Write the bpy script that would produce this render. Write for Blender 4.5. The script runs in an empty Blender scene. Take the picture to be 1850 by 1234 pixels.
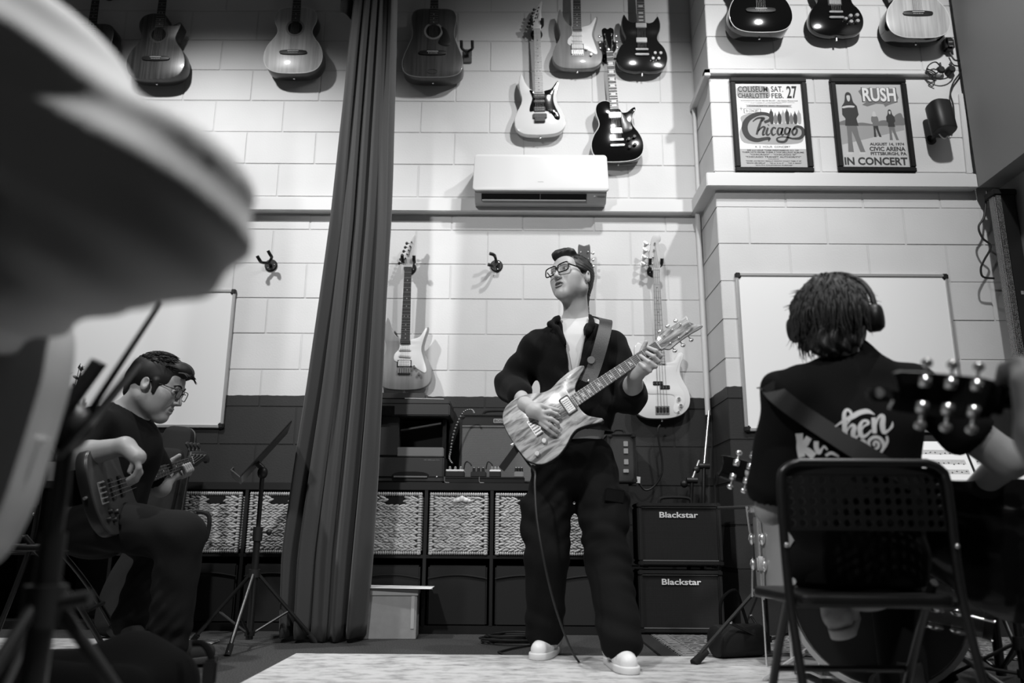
import bpy, bmesh, math, random
import numpy as np
from mathutils import Matrix, Vector, Euler
from mathutils.bvhtree import BVHTree
from mathutils.geometry import tessellate_polygon
random.seed(7); np.random.seed(7)
S = bpy.context.scene
C = S.collection
# ------------------------------------------------------------------ camera
F = 1440.0; CH = 0.485; WALL = 4.75; PIL = 4.36
def cam_R():
    p, r, y = (math.radians(a) for a in (13.83, 0.41, 0.23))
    Ry = Matrix(((math.cos(y), math.sin(y), 0), (-math.sin(y), math.cos(y), 0), (0, 0, 1)))
    B = Matrix(((1, 0, 0), (0, 0, -1), (0, 1, 0)))
    Rx = Matrix(((1, 0, 0), (0, math.cos(p), math.sin(p)), (0, -math.sin(p), math.cos(p))))
    Rz = Matrix(((math.cos(r), -math.sin(r), 0), (math.sin(r), math.cos(r), 0), (0, 0, 1)))
    return Rz @ Rx @ B @ Ry
RC = cam_R()
CAMP = Vector((0, 0, CH))
cd = bpy.data.cameras.new('camera'); cam = bpy.data.objects.new('camera', cd); C.objects.link(cam)
m = Matrix((RC[0], -RC[1], -RC[2])).transposed().to_4x4(); m.translation = CAMP
cam.matrix_world = m
cd.sensor_width = 36; cd.lens = F / 1850 * 36; cd.clip_start = 0.05; cd.clip_end = 60
cd.dof.use_dof = True; cd.dof.focus_distance = 3.8; cd.dof.aperture_fstop = 1.8
S.camera = cam
# ------------------------------------------------------------------ light
w = bpy.data.worlds.new('world'); S.world = w; w.use_nodes = True
w.node_tree.nodes['Background'].inputs[0].default_value = (1, 1, 1, 1)
w.node_tree.nodes['Background'].inputs[1].default_value = 0.03
S.view_settings.view_transform = 'Standard'; S.view_settings.look = 'None'
S.view_settings.exposure = 0.0; S.view_settings.gamma = 1.0; S.view_settings.use_curve_mapping = False
def spot(name, loc, aim, watt, ang, blend, rad):
    l = bpy.data.lights.new(name, 'SPOT'); l.energy = watt; l.spot_size = math.radians(ang); l.spot_blend = blend
    l.shadow_soft_size = rad
    o = bpy.data.objects.new(name, l); C.objects.link(o); o.location = loc
    o.rotation_euler = (Vector(aim) - Vector(loc)).to_track_quat('-Z', 'Y').to_euler(); return o
spot('ceiling_spot', (-2.2, 2.75, 4.3), (-1.9, 4.75, 0.9), 410, 92, 0.8, 0.06)
spot('ceiling_spot', (0.75, 2.75, 4.3), (0.1, 4.75, 1.0), 205, 98, 0.75, 0.06)
spot('ceiling_spot', (2.0, 2.2, 4.4), (1.6, 4.36, 1.6), 250, 112, 0.7, 0.06)
spot('ceiling_spot', (-1.5, 0.0, 3.6), (0.0, 3.6, 1.1), 480, 62, 0.8, 0.10)
spot('ceiling_spot', (0.55, 1.35, 3.9), (-0.40, 0.75, 0.9), 720, 44, 0.9, 0.10)
spot('ceiling_spot', (1.5, -0.3, 3.8), (1.15, 2.0, 0.7), 260, 60, 0.9, 0.10)
# ------------------------------------------------------------------ helpers
def ray(px, py):
    return RC.transposed() @ Vector(((px - 925) / F, (py - 617) / F, 1.0))
def P(px, py, Y):
    d = ray(px, py); return CAMP + d * (Y / d.y)
def G(px, py, Z=0.0):
    d = ray(px, py); return CAMP + d * ((Z - CH) / d.z)
def PL(px, py, p0, n):
    d = ray(px, py); t = (Vector(p0) - CAMP).dot(n) / d.dot(n); return CAMP + d * t
def link(o, parent=None):
    C.objects.link(o)
    if parent: o.parent = parent
    return o
def tag(o, label=None, cat=None, group=None, kind=None):
    if label: o['label'] = label
    if cat: o['category'] = cat
    if group: o['group'] = group
    if kind: o['kind'] = kind
    return o
def empty(name, M, label, cat, group=None):
    o = bpy.data.objects.new(name, None); o.empty_display_size = 0.05
    C.objects.link(o)
    o.matrix_world = M if isinstance(M, Matrix) else Matrix.Translation(M)
    return tag(o, label, cat, group)
class MB:
    def __init__(s): s.v = []; s.f = []
    def add(s, vs, fs):
        n = len(s.v); s.v += [tuple(v) for v in vs]; s.f += [tuple(i + n for i in f) for f in fs]; return s
    def box(s, lo, hi):
        x0, y0, z0 = lo; x1, y1, z1 = hi
        return s.add([(x0,y0,z0),(x1,y0,z0),(x1,y1,z0),(x0,y1,z0),(x0,y0,z1),(x1,y0,z1),(x1,y1,z1),(x0,y1,z1)],
            [(0,3,2,1),(4,5,6,7),(0,1,5,4),(1,2,6,5),(2,3,7,6),(3,0,4,7)])
    def bbox(s, lo, hi, b=0.004):
        bm = bmesh.new(); bmesh.ops.create_cube(bm, size=1)
        c = [(lo[i] + hi[i]) / 2 for i in range(3)]; d = [hi[i] - lo[i] for i in range(3)]
        for v in bm.verts: v.co = Vector((c[0] + v.co.x * d[0], c[1] + v.co.y * d[1], c[2] + v.co.z * d[2]))
        bmesh.ops.bevel(bm, geom=bm.edges[:], offset=min(b, min(d) * .45), segments=2, affect='EDGES')
        bm.verts.index_update()
        s.add([v.co[:] for v in bm.verts], [[v.index for v in f.verts] for f in bm.faces]); bm.free(); return s
    def cyl(s, a, b, ra, rb=None, n=12, cap=True):
        a = Vector(a); b = Vector(b); rb = ra if rb is None else rb
        d = (b - a).normalized(); u = d.orthogonal().normalized(); w_ = d.cross(u)
        vs = []
        for (c, r) in ((a, ra), (b, rb)):
            for i in range(n):
                t = 2 * math.pi * i / n; vs.append(c + u * (r * math.cos(t)) + w_ * (r * math.sin(t)))
        fs = [(i, (i + 1) % n, n + (i + 1) % n, n + i) for i in range(n)]
        if cap: fs += [tuple(range(n - 1, -1, -1)), tuple(range(n, 2 * n))]
        return s.add(vs, fs)
    def tube(s, pts, r, n=8, close=False):
        pts = [Vector(p) for p in pts]; N = len(pts); vs = []; up = None
        for i, p in enumerate(pts):
            if close: d = pts[(i + 1) % N] - pts[i - 1]
            else: d = pts[min(i + 1, N - 1)] - pts[max(i - 1, 0)]
            d.normalize()
            if up is None: up = d.orthogonal().normalized()
            up = (up - d * up.dot(d)); up = up.normalized() if up.length > 1e-6 else d.orthogonal().normalized()
            w_ = d.cross(up); rr = r[i] if isinstance(r, (list, tuple)) else r
            for k in range(n):
                t = 2 * math.pi * k / n; vs.append(p + up * (rr * math.cos(t)) + w_ * (rr * math.sin(t)))
        fs = []
        for i in range(N if close else N - 1):
            j = (i + 1) % N
            for k in range(n): fs.append((i * n + k, i * n + (k + 1) % n, j * n + (k + 1) % n, j * n + k))
        if not close: fs += [tuple(range(n - 1, -1, -1)), tuple(range((N - 1) * n, N * n))]
        return s.add(vs, fs)
    def ell(s, c, r, n=12, m_=8, M=None):
        vs = []; fs = []
        for j in range(m_ + 1):
            ph = math.pi * j / m_
            for i in range(n):
                t = 2 * math.pi * i / n
                v = Vector((r[0] * math.sin(ph) * math.cos(t), r[1] * math.sin(ph) * math.sin(t), r[2] * math.cos(ph)))
                if M: v = M @ v
                vs.append(Vector(c) + v)
        for j in range(m_):
            for i in range(n): fs.append((j * n + i, (j + 1) * n + i, (j + 1) * n + (i + 1) % n, j * n + (i + 1) % n))
        return s.add(vs, fs)
    def prism(s, ol, y0, y1, b=0.0, ytop=None):
        """outline in the XZ plane (counter-clockwise from the front), extruded y0..y1 with a rounded edge b"""
        N = len(ol); ol = [Vector((p[0], p[1])) for p in ol]
        A = sum(ol[i].x * ol[(i + 1) % N].y - ol[(i + 1) % N].x * ol[i].y for i in range(N))
        if A < 0: ol = ol[::-1]
        nr = []
        for i in range(N):
            t = (ol[(i + 1) % N] - ol[i - 1]); t = t.normalized() if t.length > 1e-9 else Vector((1, 0)); nr.append(Vector((t.y, -t.x)))
        rings = [(b, y0), (b * .3, y0 + b * .3), (0, y0 + b), (0, y1 - b), (b * .3, y1 - b * .3), (b, y1)] if b > 0 else [(0, y0), (0, y1)]
        vs = []
        for (ins, y) in rings:
            for i in range(N): q = ol[i] - nr[i] * ins; vs.append((q.x, y, q.y))
        fs = []
        for k in range(len(rings) - 1):
            for i in range(N): j = (i + 1) % N; fs.append((k * N + i, k * N + j, (k + 1) * N + j, (k + 1) * N + i))
        L = (len(rings) - 1) * N
        for t3 in tessellate_polygon([[Vector((q.x, q.y, 0)) for q in ol]]): fs.append(tuple(t3)); fs.append(tuple(L + i for i in t3[::-1]))
        return s.add(vs, fs)
    def lathe(s, prof, c=(0, 0, 0), n=24, axis='z'):
        vs = []; fs = []
        for (r, h) in prof:
            for i in range(n):
                t = 2 * math.pi * i / n
                q = {'z': (r * math.cos(t), r * math.sin(t), h), 'y': (r * math.cos(t), h, r * math.sin(t)), 'x': (h, r * math.cos(t), r * math.sin(t))}[axis]
                vs.append((c[0] + q[0], c[1] + q[1], c[2] + q[2]))
        for j in range(len(prof) - 1):
            for i in range(n): fs.append((j * n + i, j * n + (i + 1) % n, (j + 1) * n + (i + 1) % n, (j + 1) * n + i))
        return s.add(vs, fs)
    def xf(s, M): s.v = [tuple(M @ Vector(v)) for v in s.v]; return s
    def mesh(s, name, mat=None, smooth=False):
        me = bpy.data.meshes.new(name); me.from_pydata(s.v, [], s.f); me.update()
        bm = bmesh.new(); bm.from_mesh(me); bmesh.ops.recalc_face_normals(bm, faces=bm.faces[:]); bm.to_mesh(me); bm.free()
        if mat: me.materials.append(mat)
        if smooth: me.polygons.foreach_set('use_smooth', [True] * len(me.polygons)); 
        return me
    def build(s, name, mat=None, parent=None, smooth=False, loc=None):
        o = bpy.data.objects.new(name, s.mesh(name, mat, smooth)); link(o, parent)
        if smooth and smooth != 2:
            try: o.data.set_sharp_from_angle(angle=math.radians(40))
            except Exception: pass
        if loc is not None: o.location = loc
        return o
def obj(name, me, parent=None, loc=None, M=None):
    o = bpy.data.objects.new(name, me); link(o, parent)
    if loc is not None: o.location = loc
    if M is not None: o.matrix_local = M
    return o
def catmull(pts, n=6, close=True):
    pts = [Vector(p) for p in pts]; N = len(pts); out = []
    for i in range(N if close else N - 1):
        if close: p0, p1, p2, p3 = pts[i - 1], pts[i], pts[(i + 1) % N], pts[(i + 2) % N]
        else: p0, p1, p2, p3 = pts[max(i - 1, 0)], pts[i], pts[i + 1], pts[min(i + 2, N - 1)]
        for k in range(n):
            t = k / n
            out.append(0.5 * ((2 * p1) + (p2 - p0) * t + (2 * p0 - 5 * p1 + 4 * p2 - p3) * t * t + (3 * p1 - p0 - 3 * p2 + p3) * t ** 3))
    if not close: out.append(pts[-1])
    return out
# ------------------------------------------------------------------ materials
MT = {}
def mat(name, v, rough=0.6, metal=0.0, spec=0.4, noise=0.0, nscale=8.0, bump=0.0, bscale=60.0, coat=0.0, sheen=0.0, stretch=None):
    if name in MT: return MT[name]
    mt = bpy.data.materials.new(name); mt.use_nodes = True; nt = mt.node_tree; b = nt.nodes['Principled BSDF']
    b.inputs['Base Color'].default_value = (v, v, v, 1); b.inputs['Roughness'].default_value = rough
    b.inputs['Metallic'].default_value = metal; b.inputs['Specular IOR Level'].default_value = spec
    b.inputs['Coat Weight'].default_value = coat; b.inputs['Coat Roughness'].default_value = 0.08
    if sheen: b.inputs['Sheen Weight'].default_value = sheen
    if noise or bump:
        tc = nt.nodes.new('ShaderNodeTexCoord'); mp = nt.nodes.new('ShaderNodeMapping')
        nt.links.new(tc.outputs['Object'], mp.inputs[0])
        if stretch: mp.inputs['Scale'].default_value = stretch
    if noise:
        n = nt.nodes.new('ShaderNodeTexNoise'); n.inputs['Scale'].default_value = nscale; n.inputs['Detail'].default_value = 5
        nt.links.new(mp.outputs[0], n.inputs['Vector'])
        r = nt.nodes.new('ShaderNodeMapRange'); r.inputs[1].default_value = .3; r.inputs[2].default_value = .7
        r.inputs[3].default_value = v * (1 - noise); r.inputs[4].default_value = v * (1 + noise)
        nt.links.new(n.outputs[0], r.inputs[0]); nt.links.new(r.outputs[0], b.inputs['Base Color'])
    if bump:
        n2 = nt.nodes.new('ShaderNodeTexNoise'); n2.inputs['Scale'].default_value = bscale; n2.inputs['Detail'].default_value = 4
        nt.links.new(mp.outputs[0], n2.inputs['Vector'])
        bp = nt.nodes.new('ShaderNodeBump'); bp.inputs['Strength'].default_value = bump; bp.inputs['Distance'].default_value = 0.004
        nt.links.new(n2.outputs[0], bp.inputs['Height']); nt.links.new(bp.outputs[0], b.inputs['Normal'])
    MT[name] = mt; return mt
def wood(name, v, dark=0.5, scale=1.0, rough=0.35, coat=0.3, ang=0.0, width=40):
    """grain running along local Z"""
    if name in MT: return MT[name]
    mt = mat(name, v, rough, coat=coat); nt = mt.node_tree; b = nt.nodes['Principled BSDF']
    tc = nt.nodes.new('ShaderNodeTexCoord'); mp = nt.nodes.new('ShaderNodeMapping'); mp.inputs['Scale'].default_value = (width * scale, 6 * scale, 2.2 * scale)
    mp.inputs['Rotation'].default_value = (0, ang, 0)
    n = nt.nodes.new('ShaderNodeTexNoise'); n.inputs['Scale'].default_value = 1; n.inputs['Detail'].default_value = 6; n.inputs['Distortion'].default_value = .3
    r = nt.nodes.new('ShaderNodeMapRange'); r.inputs[1].default_value = .35; r.inputs[2].default_value = .65; r.inputs[3].default_value = v * dark; r.inputs[4].default_value = v * 1.15
    nt.links.new(tc.outputs['Object'], mp.inputs[0]); nt.links.new(mp.outputs[0], n.inputs['Vector']); nt.links.new(n.outputs[0], r.inputs[0]); nt.links.new(r.outputs[0], b.inputs['Base Color'])
    return mt
def wall_paint(name, light, dark, zc):
    mt = mat(name, light, 0.55, spec=.3, bump=.18, bscale=90); nt = mt.node_tree; b = nt.nodes['Principled BSDF']
    g = nt.nodes.new('ShaderNodeNewGeometry'); sp = nt.nodes.new('ShaderNodeSeparateXYZ'); nt.links.new(g.outputs['Position'], sp.inputs[0])
    nz = nt.nodes.new('ShaderNodeTexNoise'); nz.inputs['Scale'].default_value = 25; nt.links.new(g.outputs['Position'], nz.inputs['Vector'])
    ad = nt.nodes.new('ShaderNodeMath'); ad.operation = 'MULTIPLY_ADD'; ad.inputs[1].default_value = .012; nt.links.new(nz.outputs[0], ad.inputs[0]); nt.links.new(sp.outputs[2], ad.inputs[2])
    cm = nt.nodes.new('ShaderNodeMath'); cm.operation = 'GREATER_THAN'; cm.inputs[1].default_value = zc + .006; nt.links.new(ad.outputs[0], cm.inputs[0])
    n2 = nt.nodes.new('ShaderNodeTexNoise'); n2.inputs['Scale'].default_value = 3; nt.links.new(g.outputs['Position'], n2.inputs['Vector'])
    mr = nt.nodes.new('ShaderNodeMapRange'); mr.inputs[1].default_value = .3; mr.inputs[2].default_value = .7; mr.inputs[3].default_value = .95; mr.inputs[4].default_value = 1.03; nt.links.new(n2.outputs[0], mr.inputs[0])
    mx = nt.nodes.new('ShaderNodeMix'); mx.inputs[2].default_value = dark; mx.inputs[3].default_value = light; nt.links.new(cm.outputs[0], mx.inputs[0])
    mu = nt.nodes.new('ShaderNodeMath'); mu.operation = 'MULTIPLY'; nt.links.new(mx.outputs[0], mu.inputs[0]); nt.links.new(mr.outputs[0], mu.inputs[1])
    nt.links.new(mu.outputs[0], b.inputs['Base Color']); return mt
M_BLACK = mat('black_plastic', .012, .45)
M_SATIN = mat('black_satin_metal', .010, .32, spec=.6)
M_GLOSS = mat('gloss_black', .006, .08, coat=.8)
M_CHROME = mat('chrome', .80, .22, .85)
M_STEEL = mat('steel', .40, .45, .8)
M_WHITEP = mat('white_plastic', .80, .35)
M_IVORY = mat('ivory', .62, .4)
M_GREYP = mat('grey_plastic', .25, .45)
M_STRING = mat('string_steel', .16, .5, .6)
M_PAPER = mat('paper', .78, .8)
M_INK = mat('ink', .02, .7)
M_RUB = mat('rubber', .008, .8)
M_CABLE = mat('cable_rubber', .012, .5)
def text_mesh(body, h, width=None, bold=0.0, shear=0.0, mat_=None, align='CENTER', depth=0.0, space=1.0):
    """lettering in the XZ plane, facing -Y, capital height h, squeezed to width"""
    cu = bpy.data.curves.new('t', 'FONT'); cu.body = body; cu.align_x = align; cu.align_y = 'CENTER'; cu.offset = bold; cu.shear = shear
    cu.extrude = depth; cu.space_character = space; cu.resolution_u = 3
    o = bpy.data.objects.new('t', cu); C.objects.link(o); bpy.context.view_layer.update()
    me = bpy.data.meshes.new_from_object(o.evaluated_get(bpy.context.evaluated_depsgraph_get()))
    bpy.data.objects.remove(o); bpy.data.curves.remove(cu)
    co = np.array([v.co[:] for v in me.vertices]) if len(me.vertices) else np.zeros((1, 3))
    lo, hi = co.min(0), co.max(0); c = (lo + hi) / 2
    sy = h / max(hi[1] - lo[1], 1e-6); sx = (width / max(hi[0] - lo[0], 1e-6)) if width else sy
    for v in me.vertices: v.co = Vector(((v.co.x - c[0]) * sx, -v.co.z * sy, (v.co.y - c[1]) * sy))
    me.update()
    if mat_: me.materials.clear(); me.materials.append(mat_)
    return me
def ribbon(pts, wd, y=0.0, n=6):
    """flat brush stroke in the XZ plane: points (x,z), widths per control point"""
    q = catmull([Vector((p[0], wd[i] if isinstance(wd, (list, tuple)) else wd, p[1])) for i, p in enumerate(pts)], n, False)
    vs = []; fs = []
    for i, p in enumerate(q):
        d = q[min(i + 1, len(q) - 1)] - q[max(i - 1, 0)]; nn = Vector((-d.z, d.x)); nn = nn.normalized() if nn.length > 1e-9 else Vector((0, 1))
        vs += [(p.x + nn.x * p.y / 2, y, p.z + nn.y * p.y / 2), (p.x - nn.x * p.y / 2, y, p.z - nn.y * p.y / 2)]
    for i in range(len(q) - 1): fs.append((2 * i, 2 * i + 1, 2 * i + 3, 2 * i + 2))
    return vs, fs
def frame_from(p0, p1, facing):
    """matrix: origin p0, local Z to p1, local -Y roughly along facing"""
    z = (Vector(p1) - Vector(p0)).normalized(); y = -Vector(facing); y = (y - z * y.dot(z)).normalized(); x = y.cross(z)
    M = Matrix((x, y, z)).transposed().to_4x4(); M.translation = p0; return M
# ================================================================== the setting
M_WALL = wall_paint('painted_block', .60, .027, 1.310)
M_JOINT = wall_paint('painted_joint', .54, .022, 1.310)
M_GREYWALL = mat('grey_painted_wall', .22, .6, bump=.06, bscale=50)
M_TRIM = mat('white_trim', .62, .45)
def struct(o): o['kind'] = 'structure'; return o
PITCH = .4525; ROW = .2275; Z0 = 1.24 - 5 * ROW
bcache = {}
def block_mesh(wd, dp):
    k = (round(wd, 3), round(dp, 3))
    if k not in bcache:
        mb = MB().bbox((0, 0, 0), (wd, dp, ROW - .006), .003)
        bcache[k] = mb.mesh('block', M_WALL)
    return bcache[k]
def lay(parent, x0, x1, yf, dp, z_from, z_to, xref):
    k = 0; z = Z0
    while z + ROW * .5 < z_to:
        if z >= z_from - .01:
            off = (xref + (PITCH / 2 if round((z - 2.1505) / ROW) % 2 else 0) - x0) % PITCH
            e = [x0] + [x0 + off + i * PITCH for i in range(40) if x0 + .02 < x0 + off + i * PITCH < x1 - .02] + [x1]
            for a, b in zip(e, e[1:]):
                if b - a < .03: continue
                o = obj('block', block_mesh(b - a - .006, dp), parent)
                o.location = (a + .003, yf + random.uniform(-.0012, .0012), z + .003)
        z += ROW
XR = P(1766, 330, 4.30).x
PX = 1.175
wb = struct(MB().box((-3.6, WALL + .0035, 0), (PX + .02, WALL + .2, 4.4)).build('wall_back', M_JOINT))
lay(wb, -3.6, PX, WALL, .06, .3, 4.3, P(751, 445, WALL).x)
wp = struct(MB().box((PX + .006, PIL + .0035, 0), (XR + .3, WALL, 4.4)).build('wall_pillar', M_JOINT))
lay(wp, PX, XR + .12, PIL, .385, .3, 4.3, P(1357, 470, PIL).x)
# stepped ledge round wall and pillar
lz0, lz1 = 2.485, 2.572; lo_ = .062
t = MB().bbox((-3.6, WALL - lo_, lz0), (PX - lo_, WALL + .01, lz1), .004).build('trim_1', M_TRIM); struct(t)
t = MB().bbox((PX - lo_, PIL - lo_, lz0), (XR, WALL - .0, lz1), .004).build('trim_2', M_TRIM); struct(t)
rz = P(1500, 132, PIL - .02).z
t = MB().bbox((PX - .03, PIL - .035, rz - .014), (XR - .10, PIL + .02, rz + .014), .003).bbox((PX - .03, PIL - .035, rz - .03), (PX + .005, WALL, rz + .014), .003).build('trim_3', M_TRIM); struct(t)
# right-hand wall: proud upper part, set-back lower part
wr = struct(MB().box((XR, -1.5, lz0), (XR + .5, PIL - lo_ + .001, 4.4)).build('wall_right', M_GREYWALL))
wr2 = struct(MB().box((XR + .13, -1.5, 0), (XR + .5, PIL, lz0)).build('wall_right_lower', M_GREYWALL))
# cable trunking on the pillar
def strip(px0, py0, px1, py1, wd, dp, name='trim_4'):
    a = P(px0, py0, PIL - dp / 2); b = P(px1, py1, PIL - dp / 2); d = b - a; L = d.length
    mb = MB().bbox((0, -dp / 2, -wd / 2), (L, dp / 2, wd / 2), .003)
    o = mb.build(name, M_TRIM); o.matrix_world = Matrix.Translation(a) @ Euler((0, -math.atan2(d.z, d.x), 0)).to_matrix().to_4x4(); return struct(o)
strip(1434, 315.5, 1746, 318.5, .022, .02, 'trim_4')
strip(1736, 170, 1751, 315, .03, .02, 'trim_5')
# conduit in the corner
cx = P(1266, 500, 4.70)
struct(MB().cyl((cx.x, 4.70, 1.2), (cx.x, 4.70, lz0), .016, n=14).build('trim_6', M_TRIM, smooth=True))
struct(MB().cyl((cx.x + .015, 4.71, lz1), (cx.x + .015, 4.71, rz - .02), .013, n=14).build('trim_7', M_TRIM, smooth=True))
# floor
M_CARPET = mat('grey_carpet', .040, .95, noise=.85, nscale=160, bump=.6, bscale=300)
struct(MB().box((-3.6, -1.5, -.1), (XR + .5, WALL + .2, 0)).build('floor', M_CARPET))
def rug_mat(name, lo, hi, sc, thr=.5, st=(1, 3, 1)):
    mt = mat(name, hi, .95); nt = mt.node_tree; b = nt.nodes['Principled BSDF']
    tc = nt.nodes.new('ShaderNodeTexCoord'); mp = nt.nodes.new('ShaderNodeMapping'); mp.inputs['Scale'].default_value = st
    n = nt.nodes.new('ShaderNodeTexNoise'); n.inputs['Scale'].default_value = sc; n.inputs['Detail'].default_value = 8; n.inputs['Roughness'].default_value = .7
    r = nt.nodes.new('ShaderNodeMapRange'); r.inputs[1].default_value = thr - .12; r.inputs[2].default_value = thr + .06; r.inputs[3].default_value = lo; r.inputs[4].default_value = hi
    nt.links.new(tc.outputs['Object'], mp.inputs[0]); nt.links.new(mp.outputs[0], n.inputs['Vector']); nt.links.new(n.outputs[0], r.inputs[0]); nt.links.new(r.outputs[0], b.inputs['Base Color'])
    return mt
M_RUG = rug_mat('distressed_rug', .22, .50, 9, .47, (1, 2.2, 1))
r1 = MB().bbox((-.91, .9, .0), (1.32, 3.545, .010), .004).build('area_rug', M_RUG)
tag(r1, 'pale distressed area rug spread in front of the singer', 'rug')
r2 = MB().bbox((-2.75, 2.75, .0), (-1.38, 3.98, .010), .004).build('area_rug', M_RUG)
tag(r2, 'pale rug under the seated bass player at the left', 'rug')
# dark oriental rug beneath the drums
def oriental():
    mt = mat('oriental_rug', .05, .95); nt = mt.node_tree; b = nt.nodes['Principled BSDF']
    tc = nt.nodes.new('ShaderNodeTexCoord'); v = nt.nodes.new('ShaderNodeTexVoronoi'); v.inputs['Scale'].default_value = 22; v.feature = 'DISTANCE_TO_EDGE'
    w1 = nt.nodes.new('ShaderNodeTexWave'); w1.wave_type = 'RINGS'; w1.inputs['Scale'].default_value = 7; w1.inputs['Distortion'].default_value = 9; w1.inputs['Detail'].default_value = 3
    nt.links.new(tc.outputs['Object'], v.inputs['Vector']); nt.links.new(tc.outputs['Object'], w1.inputs['Vector'])
    m1 = nt.nodes.new('ShaderNodeMath'); m1.operation = 'LESS_THAN'; m1.inputs[1].default_value = .07; nt.links.new(v.outputs[0], m1.inputs[0])
    m2 = nt.nodes.new('ShaderNodeMath'); m2.operation = 'GREATER_THAN'; m2.inputs[1].default_value = .72; nt.links.new(w1.outputs['Fac'], m2.inputs[0])
    m3 = nt.nodes.new('ShaderNodeMath'); m3.operation = 'MAXIMUM'; nt.links.new(m1.outputs[0], m3.inputs[0]); nt.links.new(m2.outputs[0], m3.inputs[1])
    mr = nt.nodes.new('ShaderNodeMapRange'); mr.inputs[3].default_value = .03; mr.inputs[4].default_value = .20; nt.links.new(m3.outputs[0], mr.inputs[0]); nt.links.new(mr.outputs[0], b.inputs['Base Color']); return mt
r3 = MB().bbox((.70, 3.56, .0), (2.6, 4.33, .009), .004).build('oriental_rug', oriental())
tag(r3, 'dark patterned oriental rug under the drum kit', 'rug')
MB().bbox((.62, 3.56, .0), (.70, 4.33, .008), .003).build('rug_border', mat('rug_border', .018, .95), r3)
for i in range(11):
    MB().lathe([(.0, .0105), (.022, .0105), (.026, .0095)], (.755, 3.60 + i * .066, 0), 10).build('border_medallion', mat('rug_pale', .20, .95), r3)
MB().box((.715, 3.57, .009), (.722, 4.32, .0100)).box((.788, 3.57, .009), (.795, 4.32, .0100)).build('border_line', MT['rug_pale'], r3)

# ================================================================== shelving and baskets
M_SHELF = mat('black_brown_board', .007, .5)
M_WEAVE = mat('water_hyacinth', .42, .8, noise=.3, nscale=40)
M_RIM = mat('woven_rim', .40, .8, noise=.25, nscale=60)
M_VOID = mat('dark_hollow', .004, .9)
M_BIN = mat('black_fabric', .012, .9)
SH = P(830, 1000, 4.35)
def shelf(x0, cells, pitch, yf, label):
    e = empty('shelf_unit', (x0, yf, 0), label, 'shelf', 'low cube shelving along the wall')
    Wd = cells * pitch + .06; D = .38; Ht = .77
    MB().bbox((0, 0, Ht - .04), (Wd, D, Ht), .002).build('top_board', M_SHELF, e)
    MB().bbox((0, 0, 0), (Wd, D, .04), .002).build('bottom_board', M_SHELF, e)
    for x in (0, Wd - .038): MB().bbox((x, 0, .04), (x + .038, D, Ht - .04), .002).build('side_board', M_SHELF, e)
    for i in range(1, cells): MB().bbox((.03 + i * pitch - .009, 0, .04), (.03 + i * pitch + .009, D, Ht - .04), .001).build('divider', M_SHELF, e)
    MB().bbox((.038, .002, .376), (Wd - .038, D, .394), .001).build('shelf_board', M_SHELF, e)
    MB().box((.03, D - .006, .04), (Wd - .03, D, Ht - .04)).build('back_panel', M_VOID, e)
    return e
def basket_meshes(seed, hole):
    rnd = random.Random(seed); Wd, Ht, D = .312, .322, .33
    mb = MB(); rows = 20; cols = 9
    for r in range(rows):
        z = .020 + (r + .5) * (Ht - .042) / rows
        for c in range(cols + 1):
            x = -Wd / 2 + .03 + (c + (.5 if r % 2 else 0)) * (Wd - .06) / cols
            if x > Wd / 2 - .022: continue
            if hole and abs(x - .01) < .052 and Ht - .068 < z < Ht - .018: continue
            M = Euler((rnd.uniform(-.1, .1), rnd.uniform(.22, .42) * (1 if r % 2 else -1), rnd.uniform(-.2, .2))).to_matrix()
            mb.ell((x + rnd.uniform(-.002, .002), -.002 + rnd.uniform(-.002, .002), z + rnd.uniform(-.0015, .0015)), (.0225 * rnd.uniform(.85, 1.2), .0085, .0074 * rnd.uniform(.8, 1.1)), 8, 5, M)
    for s in (-1, 1):                      # same weave on the two sides, coarser
        for r in range(rows):
            z = .020 + (r + .5) * (Ht - .042) / rows
            for c in range(6): mb.ell((s * (Wd / 2 - .002), .04 + c * .05, z), (.008, .028, .009), 6, 4)
    rim = MB()
    for k in range(26):
        x = -Wd / 2 + (k + .5) * Wd / 26
        rim.ell((x, -.001, Ht - .008), (.0068, .011, .011), 6, 4); rim.ell((x, -.001, .010), (.0068, .011, .010), 6, 4)
    for k in range(24):
        z = (k + .5) * Ht / 24
        for s in (-1, 1): rim.ell((s * (Wd / 2 - .011), -.001, z), (.013, .010, .0075), 6, 4)
    body = MB().box((-Wd / 2 + .006, .004, .004), (Wd / 2 - .006, .012, Ht - .012)).box((-Wd / 2 + .006, .012, .004), (-Wd / 2 + .012, D, Ht - .012)).box((Wd / 2 - .012, .012, .004), (Wd / 2 - .006, D, Ht - .012)).box((-Wd / 2 + .006, D - .006, .004), (Wd / 2 - .006, D, Ht - .012)).box((-Wd / 2 + .006, .012, .0), (Wd / 2 - .006, D, .006))
    return mb.mesh('weave', M_WEAVE, True), rim.mesh('woven_edging', M_RIM, True), body.mesh('basket_shell', mat('basket_inner', .10, .9))
bk = [basket_meshes(1, True), basket_meshes(2, True), basket_meshes(3, False)]
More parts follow.
